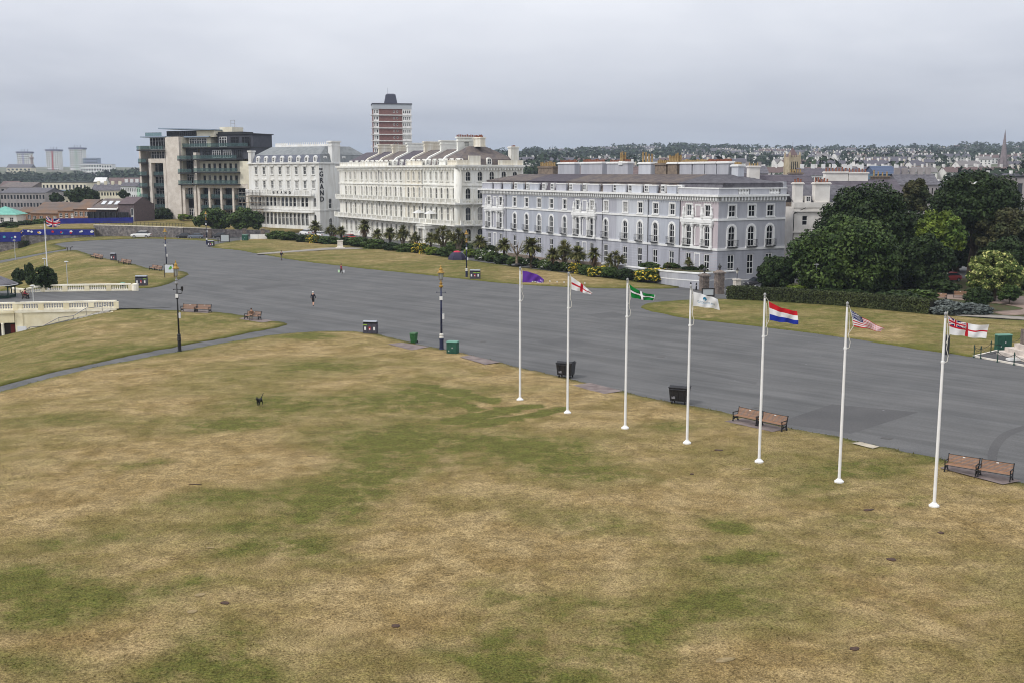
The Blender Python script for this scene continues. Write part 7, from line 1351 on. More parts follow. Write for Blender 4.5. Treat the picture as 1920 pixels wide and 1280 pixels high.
# church tower and spire
CHS = M('church_stone', S(186, 172, 146), .85, S(164, 150, 126), .5, grain=.08, gscale=2); p = at(1485.5, 300, 520); o = empty('church_tower', (p.x, p.y, 6), .2, 'square pale church tower with pinnacles behind the roofs', 'church'); z1 = at(1485, 295, 520).z - 6
mb = MB(); wall(mb, [(-2.7, -8), (2.7, -8), (2.7, z1), (-2.7, z1)], [outline(x, z1 - 7.2, .55, 5.2, True) for x in (-1.4, -.45, .45, 1.4)], .3, y=-2.7); mb.box(-2.69, 2.69, -2.38, 2.7, -8, z1 - .02); mb.build('wall', CHS, o); [q.build('louvre', SLAB, o) for x in (-1.4, -.45, .45, 1.4) for q in [MB().box(x - .27, x + .27, -2.45, -2.40, z1 - 7.1, z1 - 2.2)]]
for x in (-2.5, 2.5):
    for y in (-2.5, 2.5): mb = MB(); mb.box(x - .4, x + .4, y - .4, y + .4, -8, z1 + 1.0); mb.frust(x - .4, x + .4, y - .4, y + .4, z1 + 1.0, x - .05, x + .05, y - .05, y + .05, z1 + 2.6); mb.build('pinnacle', CHS, o)
mb = MB(); [mb.box(-2.4 + i * 1.2, -1.8 + i * 1.2, -2.75, -2.45, z1, z1 + .8) for i in range(5)]; mb.build('battlement', CHS, o); mb = MB(); mb.frust(-2.2, 2.2, -2.2, 2.2, z1, -.08, .08, -.08, .08, z1 + 4.4); mb.cyl((0, 0, z1 + 4), (0, 0, z1 + 7), .06, n=4); mb.build('roof', M('church_roof', S(110, 92, 92), .8), o)
p = at(1880, 320, 900); o = empty('church_spire', (p.x, p.y, 10), .3, 'tall thin stone spire at the right of the skyline', 'church'); SPS = M('spire_stone', S(132, 122, 124), .85, S(116, 106, 110), .4); mb = MB(); mb.box(-2.8, 2.8, -2.8, 2.8, -8, 14); mb.build('tower', SPS, o); mb = MB(); mb.lathe([(3.2, 14), (.15, 41.5), (.02, 42.5)], 8); mb.build('spire', SPS, o); [q.build('pinnacle', SPS, o) for x in (-2.5, 2.5) for y in (-2.5, 2.5) for q in [MB().frust(x - .5, x + .5, y - .5, y + .5, 14, x - .05, x + .05, y - .05, y + .05, 20)]]; mb = MB(); [mb.box(x - .35, x + .35, -2.86, -2.8, 5, 11) for x in (-1, 1)]; mb.build('louvre', SLAB, o)
block('office_front', 'grey office with tall arched window behind the right trees', 1905, 1960, 333, 260, 0, 3, 3, GRB, SLAB, depth=14, fh=5, ww=.5); block('glass_hall', 'building with a dark blue sloping roof beyond the chimneys', 1642, 1682, 327, 400, 0, 6, 1, M('glass_hall_wall', S(80, 110, 130), .4), M('blue_roof', S(70, 84, 110), .6), depth=14, roof='gable', rise=3)
for i, (u0, u1, v0, d_, c_, lb) in enumerate(((1686, 1760, 347, 300, GRB, 'white terraced row under the bronze treetop'), (1590, 1700, 332, 420, WHB, 'pale row behind the chimneyed house'), (1090, 1200, 327, 430, GRB, 'roofs peeping over the lavender terrace'), (1330, 1440, 326, 430, GRB, 'grey row behind the terrace chimneys'), (1500, 1600, 329, 460, WHB, 'white row right of the church tower'))): block('town_row', lb, u0, u1, v0, d_, 2, int((u1 - u0) / 7), 1, c_, (SLATE, SLATE_P, BRB)[i % 3], depth=11, roof='gable', rise=3, ww=.35, chim=5, group='rows of houses in the near town')
# parked cars seen under the trees and along the roads
TYRE = M('tyre', (.015, .015, .016), .8); RIM = M('wheel_rim', (.4, .4, .42), .35, metal=.8); CGL = M('car_glass', (.02, .024, .03), .08, spec=.6)
_car = None
def car_parts():
    sec = [(-2.1, .45, .72, .72), (-2.0, .36, .86, .82), (-1.2, .3, .98, .88), (-.4, .28, 1.02, .9), (.9, .28, 1.02, .9), (1.8, .34, 1.0, .86), (2.08, .45, .9, .76)]; mb = MB(); V = []
    for x, z0, z1, w_ in sec: V += [(x, -w_, z0), (x, -w_ * 1.02, (z0 + z1) / 2), (x, -w_ * .9, z1), (x, w_ * .9, z1), (x, w_ * 1.02, (z0 + z1) / 2), (x, w_, z0)]
    F_ = [(6 * i + j, 6 * i + (j + 1) % 6, 6 * i + 6 + (j + 1) % 6, 6 * i + 6 + j)[::-1] for i in range(len(sec) - 1) for j in range(6)] + [(0, 1, 2, 3, 4, 5)[::-1], tuple(6 * (len(sec) - 1) + j for j in range(6))]; mb.add(V, F_); body = mb
    cab = MB(); cab.frust(-1.25, 1.75, -.8, .8, .96, -.45, 1.2, -.62, .62, 1.46); roof = MB(); roof.frust(-.5, 1.25, -.64, .64, 1.455, -.3, 1.05, -.55, .55, 1.52); wl = MB(); wl.cyl((0, -.11, 0), (0, .11, 0), .32, n=16); rm = MB(); rm.cyl((0, -.118, 0), (0, .118, 0), .19, n=10); return body, cab.mesh('cabin_glass', CGL), roof, wl.mesh('tyre', TYRE), rm.mesh('rim', RIM)
_cp = car_parts()
def car(p, rz, col, label, k=1.0):
    m_ = M('car_paint_%d_%d_%d' % tuple(int(c * 99) for c in col), col, .3, spec=.5); o = empty('parked_car', p, rz, label, 'car', 'parked cars', k); inst('body', _cp[0].mesh('body', m_), o); inst('cabin_glass', _cp[1], o); inst('roof', _cp[2].mesh('roof', m_), o)
    for x in (-1.3, 1.3):
        for y in (-.8, .8): w_ = inst('wheel', _cp[3], o, T(x, y, .32)); inst('rim', _cp[4], w_)
    for y in (-.55, .55): q = MB(); q.box(-2.1, -2.0, y - .18, y + .18, .62, .76); q.build('headlight', LBW, o); q = MB(); q.box(2.0, 2.1, y - .18, y + .18, .68, .82); q.build('tail_light', LBR, o)
    return o
WC, RC, DC, SC_ = (.7, .7, .7), (.45, .03, .03), (.02, .02, .025), (.3, .31, .33)
car(gp(1442, 545), .35, DC, 'black car nearest the clipped hedge end'); car(gp(1420, 538), .35, (.05, .05, .06), 'dark car behind the black one by the terrace'); car(gp(265, 446.5, 0), .05, WC, 'white van parked under the retaining wall', 1.25); car(gp(345, 447.5, 0), .05, DC, 'dark car below the retaining wall'); car(gp(368, 448, 0), .05, (.12, .14, .18), 'blue grey car below the retaining wall'); car(gp(411, 447, 0), .1, DC, 'black car beside the far gate')
car(gp(600, 445), -.9, WC, 'white car left of the far palms'); car(gp(575, 442), -.9, WC, 'white car before the hotel arcade', 1.2); car(gp(618, 447), -.9, SC_, 'silver car between the far palms'); car(gp(655, 450), -.9, RC, 'red car by the bearded palm'); car(gp(775, 467), -.95, RC, 'red car before the cream porch'); car(gp(1702, 528), .3, WC, 'white car seen under the park trees, left'); car(gp(1742, 529), .3, (.55, .58, .62), 'pale car seen under the park trees, middle'); car(gp(1778, 528), .3, (.3, .05, .05), 'dark red car seen under the park trees'); car(gp(1560, 532), .3, SC_, 'silver car in shade behind the front park tree')
# ------------------------------------------------------------------ gate, bollards, chain posts and monument
GST = M('gate_stone', S(128, 116, 108), .9, S(96, 88, 84), 2.5, bump=.6, bscale=5, grain=.25, gscale=6, rnd=.12)
for u, v, H, lb in ((1320, 546, 2.7, 'left stone gate pier at the corner of the garden wall'), (1348, 551, 3.5, 'right and taller stone gate pier with an urn')):
    p = gp(u, v); o = empty('gate_pier', p, .35, lb, 'gate pier', 'stone gate piers'); n = 6; h = (H - .5) / n
    for i in range(n):
        for s in (-1, 1): q = MB(); k = .56 - .03 * (i % 2); q.box(*( (-k, -.02 + .1 * (i % 2)) if s < 0 else (.0 + .1 * (i % 2), k)), -k, k, i * h + .012, (i + 1) * h - .012); q.build('stone_block', GST, o)
    q = MB(); q.box(-.5, .5, -.5, .5, 0, H - .5); q.build('mortar_core', M('mortar', S(110, 104, 98), .95), o); q = MB(); q.box(-.7, .7, -.7, .7, H - .5, H - .32); q.frust(-.66, .66, -.66, .66, H - .32, -.2, .2, -.2, .2, H); q.build('cap_stone', GST, o); q = MB(); q.lathe([(.16, 0), (.1, .12), (.26, .4), (.3, .55), (.14, .7), (.05, .85), (.02, .95)], 10, (0, 0, H)); q.build('urn', M('urn_grey', S(70, 70, 70), .7), o, smooth=True)
def bollard(u, v, h, lb):
    p = gp(u, v); o = empty('bollard', p, 0, lb, 'bollard', 'black bollards by the gate'); q = MB(); q.lathe([(.16, -.05), (.16, .1), (.11, .14), (.1, h - .25), (.13, h - .22), (.13, h - .15), (.06, h - .1), (.09, h - .02), (.02, h + .04)], 10); q.build('post', IRON, o); q = MB(); q.lathe([(.105, 0), (.105, .08)], 10, (0, 0, h - .4)); q.build('reflective_band', WHITE, o)
bollard(1295, 543, 1.1, 'leftmost black bollard at the gate, behind the emblem pole'); bollard(1305.5, 544.5, 1.1, 'second black bollard at the gate'); bollard(1362, 553.5, 1.1, 'black bollard at the hedge end'); bollard(409, 455, 1.5, 'black bollard at the far gate')
def panel_gate(p, rz, w_, h, lb):
    o = empty('barrier_gate', p, rz, lb, 'gate', 'framed barrier gates'); q = MB(); [q.box(x - .07, x + .07, -.07, .07, -.05, h) for x in (-w_ / 2, w_ / 2)]; q.box(-w_ / 2, w_ / 2, -.06, .06, h - .14, h); q.box(-w_ / 2, w_ / 2, -.05, .05, .12, .24); q.build('frame', M('gate_frame_dark', (.03, .028, .028), .6), o); q = MB(); q.box(-w_ / 2 + .12, w_ / 2 - .12, -.02, .02, .28, h - .18); q.build('panel', M('gate_panel', S(178, 184, 186), .6), o)
panel_gate(gp(1327.5, 557), .1, 1.75, 1.25, 'white panel barrier before the stone gate piers'); panel_gate(gp(422, 455, 0), .05, 2.2, 2.1, 'framed barrier at the far end of the promenade')
o = empty('railing_fence', gp(437, 454, 0), .05, 'low iron railing by the far gate', 'fence'); q = MB(); [q.box(x - .03, x + .03, -.03, .03, 0, 1.2) for x in np.linspace(-1.3, 1.6, 12)]; q.box(-1.4, 1.7, -.03, .03, 1.1, 1.18); q.build('rails', IRON, o)
o = empty('white_panel_fence', gp(485, 449, 0), .02, 'white panelled fence beside the far green cabinet', 'fence'); 
for i in range(2): q = MB(); q.box(-2.2 + 2.2 * i, -.05 + 2.2 * i, -.05, .05, .1, 1.3); q.build('panel', WHITE, o)
for i, (u, lb) in enumerate(((386, 'brick post under the farthest lamp'), (452, 'pale post left of the far cabinet'), (487, 'brown gate post with a finial before the hotel'))): p = gp(u, 449, 0); o = empty('gate_post', p + Vector((0, 4, 0)), .1, lb, 'post', 'gate posts by the hotel'); q = MB(); q.box(-.45, .45, -.45, .45, -.1, 2.4); q.build('shaft', GST, o); q = MB(); q.box(-.55, .55, -.55, .55, 2.4, 2.6); q.build('cap_stone', GST, o)
p = gp(1389, 545); o = empty('pillar_lamp', p + Vector((0, 3, 0)), .3, 'small lantern on a stone pedestal by the terrace side', 'lamp'); q = MB(); q.box(-.45, .45, -.45, .45, 0, 1.3); q.box(-.55, .55, -.55, .55, 1.3, 1.45); q.build('pedestal', SW, o); q = MB(); q.cyl((0, 0, 1.45), (0, 0, 2.3), .05, n=8); q.build('stem', IRON, o); q = MB(); q.lathe([(.12, 2.3), (.24, 2.75), (.26, 2.78)], 6); q.build('lantern_glass', M('lantern_cream', (.6, .58, .5), .4), o); q = MB(); q.lathe([(.3, 2.78), (.1, 3.0), (.03, 3.2)], 6); q.build('lantern_cap', IRON, o)
# paved surround of the monument
mp = [(1826, 668.5), (1860, 660.5), (1892, 652.5), (1985, 650), (2040, 700), (1990, 701), (1920, 686), (1870, 676.5)]
flat('monument_paving', mp, ASPH_D, .1, 'dark paved surround of the monument steps')
ko = empty('kerb', (0, 0, 0), 0, 'pale stone kerb round the monument paving', 'kerb'); kp = [gp(*q) for q in ((1990, 701), (1920, 686), (1870, 676.5), (1826, 668.5), (1860, 660.5), (1892, 652.5))]
for a, b in zip(kp[:-1], kp[1:]):
    n = max(1, int((b - a).length / 1.1))
    for i in range(n): q = MB(); p0, p1 = a.lerp(b, i / n), a.lerp(b, (i + .97) / n); ribbon(q, [Vector((p0.x, p0.y, .14)), Vector((p1.x, p1.y, .14))], -.11, .11, -.3, 0); q.build('kerb_stone', SW, ko)
cpx = [(1826, 670), (1838.5, 672), (1870, 678.5), (1901, 684), (1941, 692)]; cpb = [(1857.5, 662), (1890, 655), (1913, 650.5), (1945, 650)]
CPM = M('post_green', S(28, 60, 52), .6)
def chain(a, b, root):
    q = MB(); pts = [a.lerp(b, t / 10) + Vector((0, 0, -.34 * 4 * (t / 10) * (1 - t / 10))) for t in range(11)]; q.tube(pts, .022, 5); return q.build('chain', IRON, root)
for run, nm in ((cpx, 'along the promenade side'), ([cpx[0]] + cpb, 'along the lawn side')):
    prev = None
    for i, (u, v) in enumerate(run):
        p = gp(u, v); 
        if not (i == 0 and run is not cpx):
            o = empty('chain_post', p, 0, ('first', 'second', 'third', 'fourth', 'fifth')[i] + ' green chain post from the left ' + nm, 'chain post', 'green chain posts'); q = MB(); q.lathe([(.09, 0), (.09, .1), (.05, .14), (.045, .95), (.08, .98), (.08, 1.04), (.04, 1.08), (.07, 1.16), (.02, 1.24)], 8); q.build('post', CPM, o)
            if prev is not None: chain(Vector((0, 0, 1.0)), prev - p + Vector((0, 0, 1.0)), o)
        prev = p
mo = empty('monument', gp(1945, 672), .15, 'stepped pale stone monument base at the right edge', 'monument'); MST = M('monument_stone', S(206, 196, 186), .8, S(178, 168, 160), 1.2, grain=.12)
for i, (w_, z0, z1) in enumerate(((2.6, 0, .35), (2.1, .35, .75), (1.5, .75, 1.2), (1.15, 1.2, 2.6))):
    q = MB(); q.box(-w_, w_, -w_, w_, z0 + .1, z1 + .1); q.build('step' if i < 3 else 'plinth', MST if i < 3 else GST, mo)
o = empty('memorial_plaque', gp(1901, 677) + Vector((0, 0, .12)), .2, 'low white framed plaque lying by the monument steps', 'plaque'); q = MB(); [q.box(*b) for b in ((-.65, .65, -.32, -.24, 0, .2), (-.65, .65, .24, .32, 0, .2), (-.65, -.57, -.24, .24, 0, .2), (.57, .65, -.24, .24, 0, .2))]; q.build('frame', WHITE, o); q = MB(); q.box(-.56, .56, -.23, .23, .02, .1); q.build('panel', M('plaque_grey', (.2, .21, .23), .4), o)
# ------------------------------------------------------------------ people and a dog
SKIN = M('skin', S(206, 158, 132), .6); SHOE = M('shoe_black', (.015, .015, .016), .6)
def skin_figure(J, E_, Rr, root=0):
    me = bpy.data.meshes.new('body'); me.from_pydata([tuple(j) for j in J], E_, []); ob = bpy.data.objects.new('tmp', me); COL.objects.link(ob); m_ = ob.modifiers.new('s', 'SKIN'); m_.use_smooth_shade = True; ob.modifiers.new('d', 'SUBSURF').levels = 2
    for i, r in enumerate(Rr): sv = me.skin_vertices[0].data[i]; sv.radius = (r, r) if not hasattr(r, '__len__') else r; sv.use_root = i == root
    dg = bpy.context.evaluated_depsgraph_get(); dg.update(); out_ = bpy.data.meshes.new_from_object(ob.evaluated_get(dg)); bpy.data.objects.remove(ob); bpy.data.meshes.remove(me); return out_
def person(p, rz, label, mats, pose='walk', swing=.22, hat=None, long_legs=True, k=1.0):
    """mats: top, legs, lower leg, shoe; joints front = -y"""
    s = swing
    if pose == 'walk':
        J = [(0, 0, .93), (0, 0, 1.12), (0, -.01, 1.36), (0, 0, 1.5), (0, -.02, 1.58), (0, -.03, 1.70), (.19, 0, 1.40), (.25, s * .5, 1.13), (.26, s * .2 - .1, .9), (-.19, 0, 1.40), (-.25, -s * .5, 1.13), (-.26, -s - .05, .92), (.09, 0, .88), (.1, -s * .6, .49), (.1, -s * .7, .09), (.1, -s * .7 - .17, .04), (-.09, 0, .88), (-.1, s * .3, .48), (-.1, s * 1.2, .14), (-.1, s * 1.2 - .14, .04)]
    else:
        J = [(0, .05, .52), (0, .06, .72), (0, .0, .98), (0, -.03, 1.12), (0, -.06, 1.2), (0, -.1, 1.31), (.19, -.02, 1.02), (.25, -.1, .76), (.12, -.36, .66), (-.19, -.02, 1.02), (-.25, -.1, .76), (-.12, -.36, .66), (.1, -.02, .50), (.13, -.45, .50), (.13, -.42, .09), (.13, -.6, .04), (-.1, -.02, .50), (-.13, -.45, .50), (-.13, -.48, .09), (-.13, -.66, .04)]
    E_ = [(0, 1), (1, 2), (2, 3), (3, 4), (4, 5), (2, 6), (6, 7), (7, 8), (2, 9), (9, 10), (10, 11), (0, 12), (12, 13), (13, 14), (14, 15), (0, 16), (16, 17), (17, 18), (18, 19)]
    R_ = [.145, .13, .15, .06, .085, .075, .075, .055, .035, .075, .055, .035, .10, .068, .045, .04, .10, .068, .045, .04]; me = skin_figure(J, E_, R_)
    own = {**{e: 0 for e in ((0, 1), (1, 2), (2, 6), (6, 7), (2, 9), (9, 10), (7, 8), (10, 11))}, (2, 3): 4, (3, 4): 4, (4, 5): 4, (0, 12): 1, (12, 13): 1, (0, 16): 1, (16, 17): 1, (13, 14): 2, (17, 18): 2, (14, 15): 3, (18, 19): 3}
    for m_ in list(mats) + [SKIN]: me.materials.append(m_)
    Ja = [Vector(j) for j in J]
    for f in me.polygons:
        c = f.center; best, bi = 9, 0
        for e, mi in own.items():
            a, b = Ja[e[0]], Ja[e[1]]; t = max(0, min(1, (c - a).dot(b - a) / (b - a).length_squared)); dd = (c - a.lerp(b, t)).length
            if dd < best: best, bi = dd, (4 if e in ((7, 8), (10, 11)) and t > .92 else mi)
        f.material_index = bi; f.use_smooth = True
    o = empty('person', p, rz, label, 'person', None, k); b = inst('body', me, o)
    for i, sx in ((8, 1), (11, -1)):                                   # hands: palm with five fingers
        w_ = Ja[i]; el = Ja[i - 1]; d = (w_ - el).normalized(); side = Vector((0, 1, 0)) if abs(d.z) > .5 else Vector((1, 0, 0)); q = MB(); q.cyl(w_, w_ + d * .09, .034, .036, 8); q0 = w_ + d * .085
        for j, L in enumerate((.065, .08, .085, .07)): off = side * (.03 - .02 * j); m1 = q0 + off + d * L * .55; q.cyl(q0 + off, m1, .0095, .009, 6); q.cyl(m1, m1 + (d + Vector((-sx * .5, 0, 0))).normalized() * L * .45, .009, .006, 6)
        q.cyl(w_ + d * .03 + side * .03, w_ + d * .075 + side * .065, .011, .009, 6); q.cyl(w_ + d * .075 + side * .065, w_ + d * .11 + side * .06, .009, .007, 6); q.build('hand', SKIN, o, smooth=True)
    h = Ja[5]; q = MB(); q.lathe([(.092, -.06), (.104, 0), (.1, .06), (.07, .105), (.02, .125)], 12, (h.x, h.y + .012, h.z)); 
    if hat: q.cyl((h.x, h.y - .05, h.z + .02), (h.x, h.y - .18, h.z + .01), .07, .05, 8)
    q.build('hat' if hat else 'hair', hat or M('hair_dark', (.03, .022, .016), .7), o, smooth=True); q = MB(); q.cyl((h.x, h.y - .085, h.z - .02), (h.x, h.y - .115, h.z - .05), .012, .018, 6); [q.lathe([(.012, -.012), (.012, .012)], 6, (h.x + sx * .035, h.y - .088, h.z)) for sx in (-1, 1)]; q.build('face', SKIN, o); return o
NAV = M('jacket_navy', (.018, .016, .026), .8); TRO = M('trousers_black', (.012, .012, .013), .8); JRED = M('jacket_red', (.28, .035, .05), .8); TAN = M('shirt_brown', S(110, 84, 66), .8); KHK = M('trousers_khaki', S(96, 88, 78), .8); CAPW = M('cap_white', (.6, .6, .58), .7)
person(gp(587.5, 574), math.radians(168), 'man in dark jacket, shorts and pale cap walking away', (NAV, TRO, SKIN, SHOE), hat=CAPW, k=1.08); person(gp(528, 488.5), math.radians(150), 'person in black walking far off on the promenade', (NAV, KHK, KHK, SHOE), k=1.1)
w_ = person(gp(640, 515), math.radians(70), 'person in red jacket carrying pale shopping bags', (JRED, TRO, TRO, M('shoe_pale', (.5, .5, .48), .6)), k=1.05)
for dx, lb in ((-.42, 'pale green shopping bag in the left hand'), (.42, 'white shopping bag in the right hand')):
    p = gp(640, 515); q = MB(); q.frust(-.17, .17, -.09, .09, .0, -.15, .15, -.06, .06, .4); q.tube([(-.1, 0, .4), (-.04, 0, .58), (.04, 0, .58), (.1, 0, .4)], .012, 5); o = q.build('shopping_bag', M('bag_green' if dx < 0 else 'bag_white', S(190, 220, 180) if dx < 0 else (.65, .65, .65), .6)); o.location = (p.x + dx, p.y, .36); tag(o, lb, 'bag')
bp = gp(461, 600).lerp(gp(488, 602), .42); person((bp.x, bp.y - .02, .08), 0.0, 'man in brown shirt sitting on the single bench', (TAN, KHK, KHK, SHOE), 'sit')
bench((gp(47, 560, 0).x, gp(47, 560, 0).y, .02), 1.9, 'bench with two people on the cream terrace', G_B); p = gp(47, 560, 0); c_, s_ = math.cos(1.9), math.sin(1.9)
person((p.x + c_ * .42, p.y + s_ * .42, -.03), 1.9, 'person in black sitting on the terrace bench', (NAV, TRO, TRO, SHOE), 'sit'); person((p.x - c_ * .42, p.y - s_ * .42, -.03), 1.9, 'person in red sitting on the terrace bench', (JRED, TRO, TRO, SHOE), 'sit')
# black dog trotting across the lawn, tail up
J = [(0, .25, .52), (0, 0, .5), (0, -.26, .52), (0, -.40, .62), (0, -.50, .72), (0, -.66, .66), (.0, .38, .58), (.05, .50, .78), (.12, .58, .96), (.09, -.28, .36), (.09, -.36, .2), (.09, -.34, .03), (-.09, -.26, .34), (-.09, -.16, .2), (-.09, -.22, .06), (.09, .26, .36), (.09, .36, .24), (.09, .30, .03), (-.09, .26, .36), (-.09, .28, .22), (-.09, .16, .04)]
E_ = [(0, 1), (1, 2), (2, 3), (3, 4), (4, 5), (0, 6), (6, 7), (7, 8), (2, 9), (9, 10), (10, 11), (2, 12), (12, 13), (13, 14), (0, 15), (15, 16), (16, 17), (0, 18), (18, 19), (19, 20)]
R_ = [.115, .12, .14, .09, .085, .04, .04, .032, .025, .06, .035, .03, .06, .035, .03, .075, .042, .03, .075, .042, .03]; me = skin_figure(J, E_, R_, 1); me.materials.append(M('dog_coat_black', (.008, .008, .009), .6)); p = gp(487, 764); o = empty('dog', (p.x, p.y, lawn_z(p.x, p.y)), -.18, 'black dog trotting over the lawn with its tail raised', 'dog', None, .92); inst('body', me, o)
for sx in (-1, 1): q = MB(); q.frust(sx * .05 - .025, sx * .05 + .025, -.48, -.44, .77, sx * .08 - .005, sx * .08 + .005, -.47, -.45, .84); q.build('ear', MATS['dog_coat_black'], o)
# gull crossing in front of the trees
p = at(1825, 345, 120); o = empty('gull', p, .5, 'white gull flying before the dark park tree', 'gull'); J = [(0, .22, 0), (0, 0, 0), (0, -.18, .02), (0, -.26, .03)]; me = skin_figure(J, [(0, 1), (1, 2), (2, 3)], [.03, .075, .05, .02], 1); me.materials.append(WHITE); inst('body', me, o)
for sx in (-1, 1): q = MB(); q.add([(sx * .04, -.1, .02), (sx * .04, .1, .02), (sx * .45, .08, .22), (sx * .48, -.1, .22), (sx * .85, .12, .16), (sx * .5, -.02, .25)], [(0, 1, 2, 3), (3, 2, 4)] if sx > 0 else [(3, 2, 1, 0), (4, 2, 3)]); q.add([(sx * .04, -.1, .0), (sx * .04, .1, .0), (sx * .45, .08, .2), (sx * .48, -.1, .2)], [(3, 2, 1, 0)]); q.build('wing', M('gull_grey', (.5, .5, .52), .7), o)
# ------------------------------------------------------------------ hillside city and woods far away
FT = [leafmat('far_leaf_a', (.026, .042, .02), (.019, .032, .016), .35, .02)]
def wood(name, label, spots, mat, nl=46):
    Ps, Ns, Ss = [], [], []
    for x, y, z, r in spots:
        p, q = shell((x, y, z + r * .55), (r, r, r * .78), nl, .3, .3); k = p[:, 2] > z - 1; Ps.append(p[k]); Ns.append(q[k]); Ss.append(np.full(k.sum(), r * .42))
    P, Q, S_ = np.vstack(Ps), np.vstack(Ns), np.concatenate(Ss); V, F_ = quads(P, Q, S_, 1.3); o = inst(name, np_mesh(name, V, F_, mat)); return tag(o, label, None, None, 'stuff')
hr = random.Random(5)
HM = [M('far_white_wall', S(226, 224, 221), .85, S(200, 197, 194), .05), M('far_cream_wall', S(206, 198, 182), .85), M('far_grey_wall', S(140, 136, 134), .85)]; HR_ = [M('far_slate', S(88, 86, 94), .8), M('far_brown_roof', S(100, 84, 82), .8), M('far_pale_roof', S(118, 114, 114), .8)]; HWN = M('far_window', (.03, .032, .036), .4)
def far_house(n, W_, H, D, rise, wi, ri):
    mb = MB(); L = n * W_; mb.box(0, L, 0, D, -8, H, 0); mb.add([(-.4, -.5, H), (L + .4, -.5, H), (L + .4, D / 2, H + rise), (-.4, D / 2, H + rise), (L + .4, D + .5, H), (-.4, D + .5, H)], [(0, 1, 2, 3), (3, 2, 4, 5)], 1); mb.add([(0, 0, H), (0, D / 2, H + rise), (0, D, H), (L, 0, H), (L, D / 2, H + rise), (L, D, H)], [(0, 1, 2), (3, 5, 4)], 0)
    for i in range(n + 1): x = min(L - .9, max(.0, i * W_ - .45)); mb.box(x, x + .9, D / 2 - .8, D / 2 + .8, H + rise * .5, H + rise + 1.5, 0)
    for i in range(n):
        for z in (1.4, H - 2.4):
            for dx in (.28, .72): mb.box(i * W_ + W_ * dx - .6, i * W_ + W_ * dx + .6, -.06, .01, z, z + 1.5, 2)
    return mb.mesh('far_house', [HM[wi], HR_[ri], HWN])
HV = [(far_house(n, 7, 6.2, 9, 3, wi, ri), t) for n, wi, ri, t in ((4, 0, 0, 'white slate-roofed row on the far hillside'), (6, 0, 1, 'long brown-roofed white row on the far hillside'), (1, 0, 0, 'lone white house on the far hillside'), (2, 1, 0, 'cream house pair on the far hillside'), (5, 2, 0, 'grey slate-roofed row on the far hillside'), (2, 0, 2, 'pale-roofed white pair on the far hillside'), (3, 1, 1, 'cream brown-roofed row on the far hillside'), (1, 2, 1, 'lone grey house on the far hillside'))]
spots = []
for i in range(262):
    y = 560 + 2050 * hr.random() ** .6; th = .005 + .50 * hr.random() ** .85 if hr.random() < .93 else -.05 + .08 * hr.random(); y = round(y / 55) * 55 + hr.uniform(-10, 10); x = th * y; me, lb = HV[hr.choices(range(8), (6, 2, 6, 4, 4, 4, 1, 3))[0]]
    for _ in range(12):
        if mnoise.noise((x * .0032, y * .0036, 2.2)) < .14: break
        th = .005 + .5 * hr.random(); x = th * y
    o = inst('hillside_house', me); o.location = (x, y, zt(x, y) - .5); o.rotation_euler = (0, 0, hr.uniform(-.35, .35)); k = hr.uniform(.9, 1.25); o.scale = (k, k, k); tag(o, lb.replace('on the far hillside', ('low on' if y < 1100 else 'halfway up' if y < 1700 else 'high on' if y < 2300 else 'atop') + ' hill, ' + next(t for q, t in ((.02, 'behind the cream terrace'), (.09, 'left of the tall buff pots'), (.16, 'above the lavender roofs'), (.245, 'left of the church tower'), (.27, 'by the church tower'), (.35, 'right of the church tower'), (.43, 'over the park trees'), (9, 'near the thin spire')) if th < q)), 'house', 'houses on the far hillside')
for i in range(1500):
    y = 620 + 2150 * hr.random() ** .7; th = -.12 + .64 * hr.random(); x = th * y; g = mnoise.noise((x * .0032, y * .0036, 2.2))
    if g < (.06 if hr.random() < .72 else -.3): continue
    spots.append((x, y, zt(x, y), hr.uniform(5, 11) * (.8 + y / 5000)))
for i in range(80): th = -.1 + .64 * i / 80; y = 2560 + hr.uniform(-80, 200); spots.append((th * y, y, zt(th * y, y), hr.uniform(5, 11) * (1.5 if mnoise.noise((th * 40, 0, 0)) > .25 else .9)))
wood('hillside_trees', 'trees massed between the houses on the far hillside', spots, FT[0])
sp2 = []
for i in range(900):
    y = 1080 + 520 * hr.random(); th = -.60 + .34 * hr.random(); sp2.append((th * y, y, zt(th * y, y) - 1, hr.uniform(6, 10.5)))
for i in range(60): th = -.37 + .05 * hr.random(); y = 1300 + 200 * hr.random(); sp2.append((th * y, y, zt(th * y, y) + 5, hr.uniform(8, 12)))
for i in range(120): y = 620 + 420 * hr.random(); th = -.56 + .22 * hr.random(); sp2.append((th * y, y, zt(th * y, y), hr.uniform(3, 5)))
wood('ridge_wood', 'dark wood along the ridge on the left skyline', sp2, FT[0])
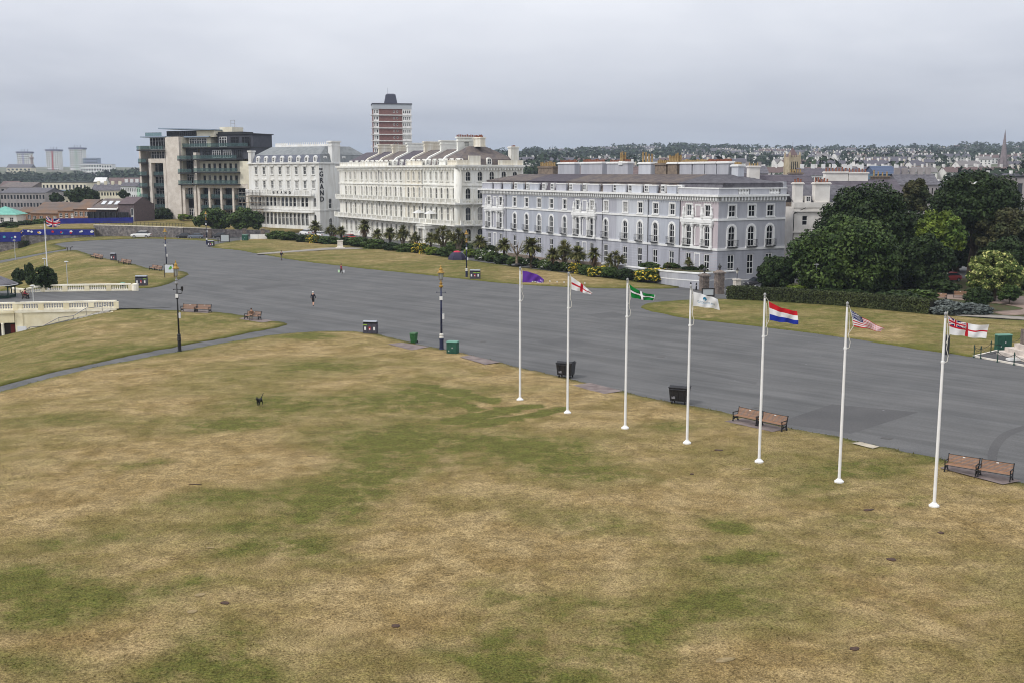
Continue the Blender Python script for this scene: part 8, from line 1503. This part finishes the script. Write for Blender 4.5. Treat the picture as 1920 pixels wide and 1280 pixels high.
sp3 = [(th * y, y, zt(th * y, y), hr.uniform(5, 9)) for th, y in ((hr.uniform(-.02, .47), hr.uniform(330, 620)) for _ in range(150))]
wood('town_trees', 'trees scattered among the nearer town roofs', sp3, FT[0], 70)
# the middle distance right behind the lavender terrace
for i in range(52):
    y = hr.uniform(330, 640); th = hr.uniform(.02, .47); x = th * y; me, lb = HV[hr.choices(range(8), (5, 4, 5, 4, 3, 4, 3, 2))[0]]
    if abs(x - 134) < 14 and abs(y - 520) < 20: continue
    o = inst('town_house', me); o.location = (x, y, zt(x, y) - .5); o.rotation_euler = (0, 0, hr.uniform(-.5, .5)); tag(o, lb.replace('on the far hillside', ('front' if y < 430 else 'middle' if y < 530 else 'back') + ' of near town, ' + next(t for q, t in ((.09, 'behind the terrace left half'), (.16, 'behind the terrace chimneys'), (.245, 'left of the church tower'), (.30, 'right of the church tower'), (.38, 'above the front park trees'), (9, 'above the right park trees')) if th < q)), 'house', 'houses of the nearer town')
ORD = ['leftmost', 'second', 'third', 'fourth', 'fifth', 'sixth', 'seventh', 'eighth', 'ninth', 'tenth']; byl = {}
for o in [q for q in COL.objects if q.name.startswith(('hillside_house', 'town_house'))]: byl.setdefault(o['label'], []).append(o)
for lb, L in byl.items():
    if len(L) > 1:
        for i, o in enumerate(sorted(L, key=lambda q: q.location.x / q.location.y)): o['label'] = (ORD[i] + (' ' if i == 0 else ' from left, ') if i < 10 else 'rightmost ') + lb
# ------------------------------------------------------------------ the air
mb = MB(); mb.box(-5200, 5200, -120, 7200, -60, 175); hz_o = mb.build('haze', None.__class__ and bpy.data.materials.new('haze_air')); m_ = MATS['haze'] = hz_o.data.materials[0]; m_.use_nodes = True; t_ = m_.node_tree; t_.nodes.remove(t_.nodes['Principled BSDF']); v_ = t_.nodes.new('ShaderNodeVolumePrincipled'); v_.inputs['Color'].default_value = (.66, .76, .93, 1); v_.inputs['Density'].default_value = .0001; t_.links.new(v_.outputs[0], t_.nodes['Material Output'].inputs['Volume']); tag(hz_o, 'thin grey haze over the distant city', None, None, 'stuff')
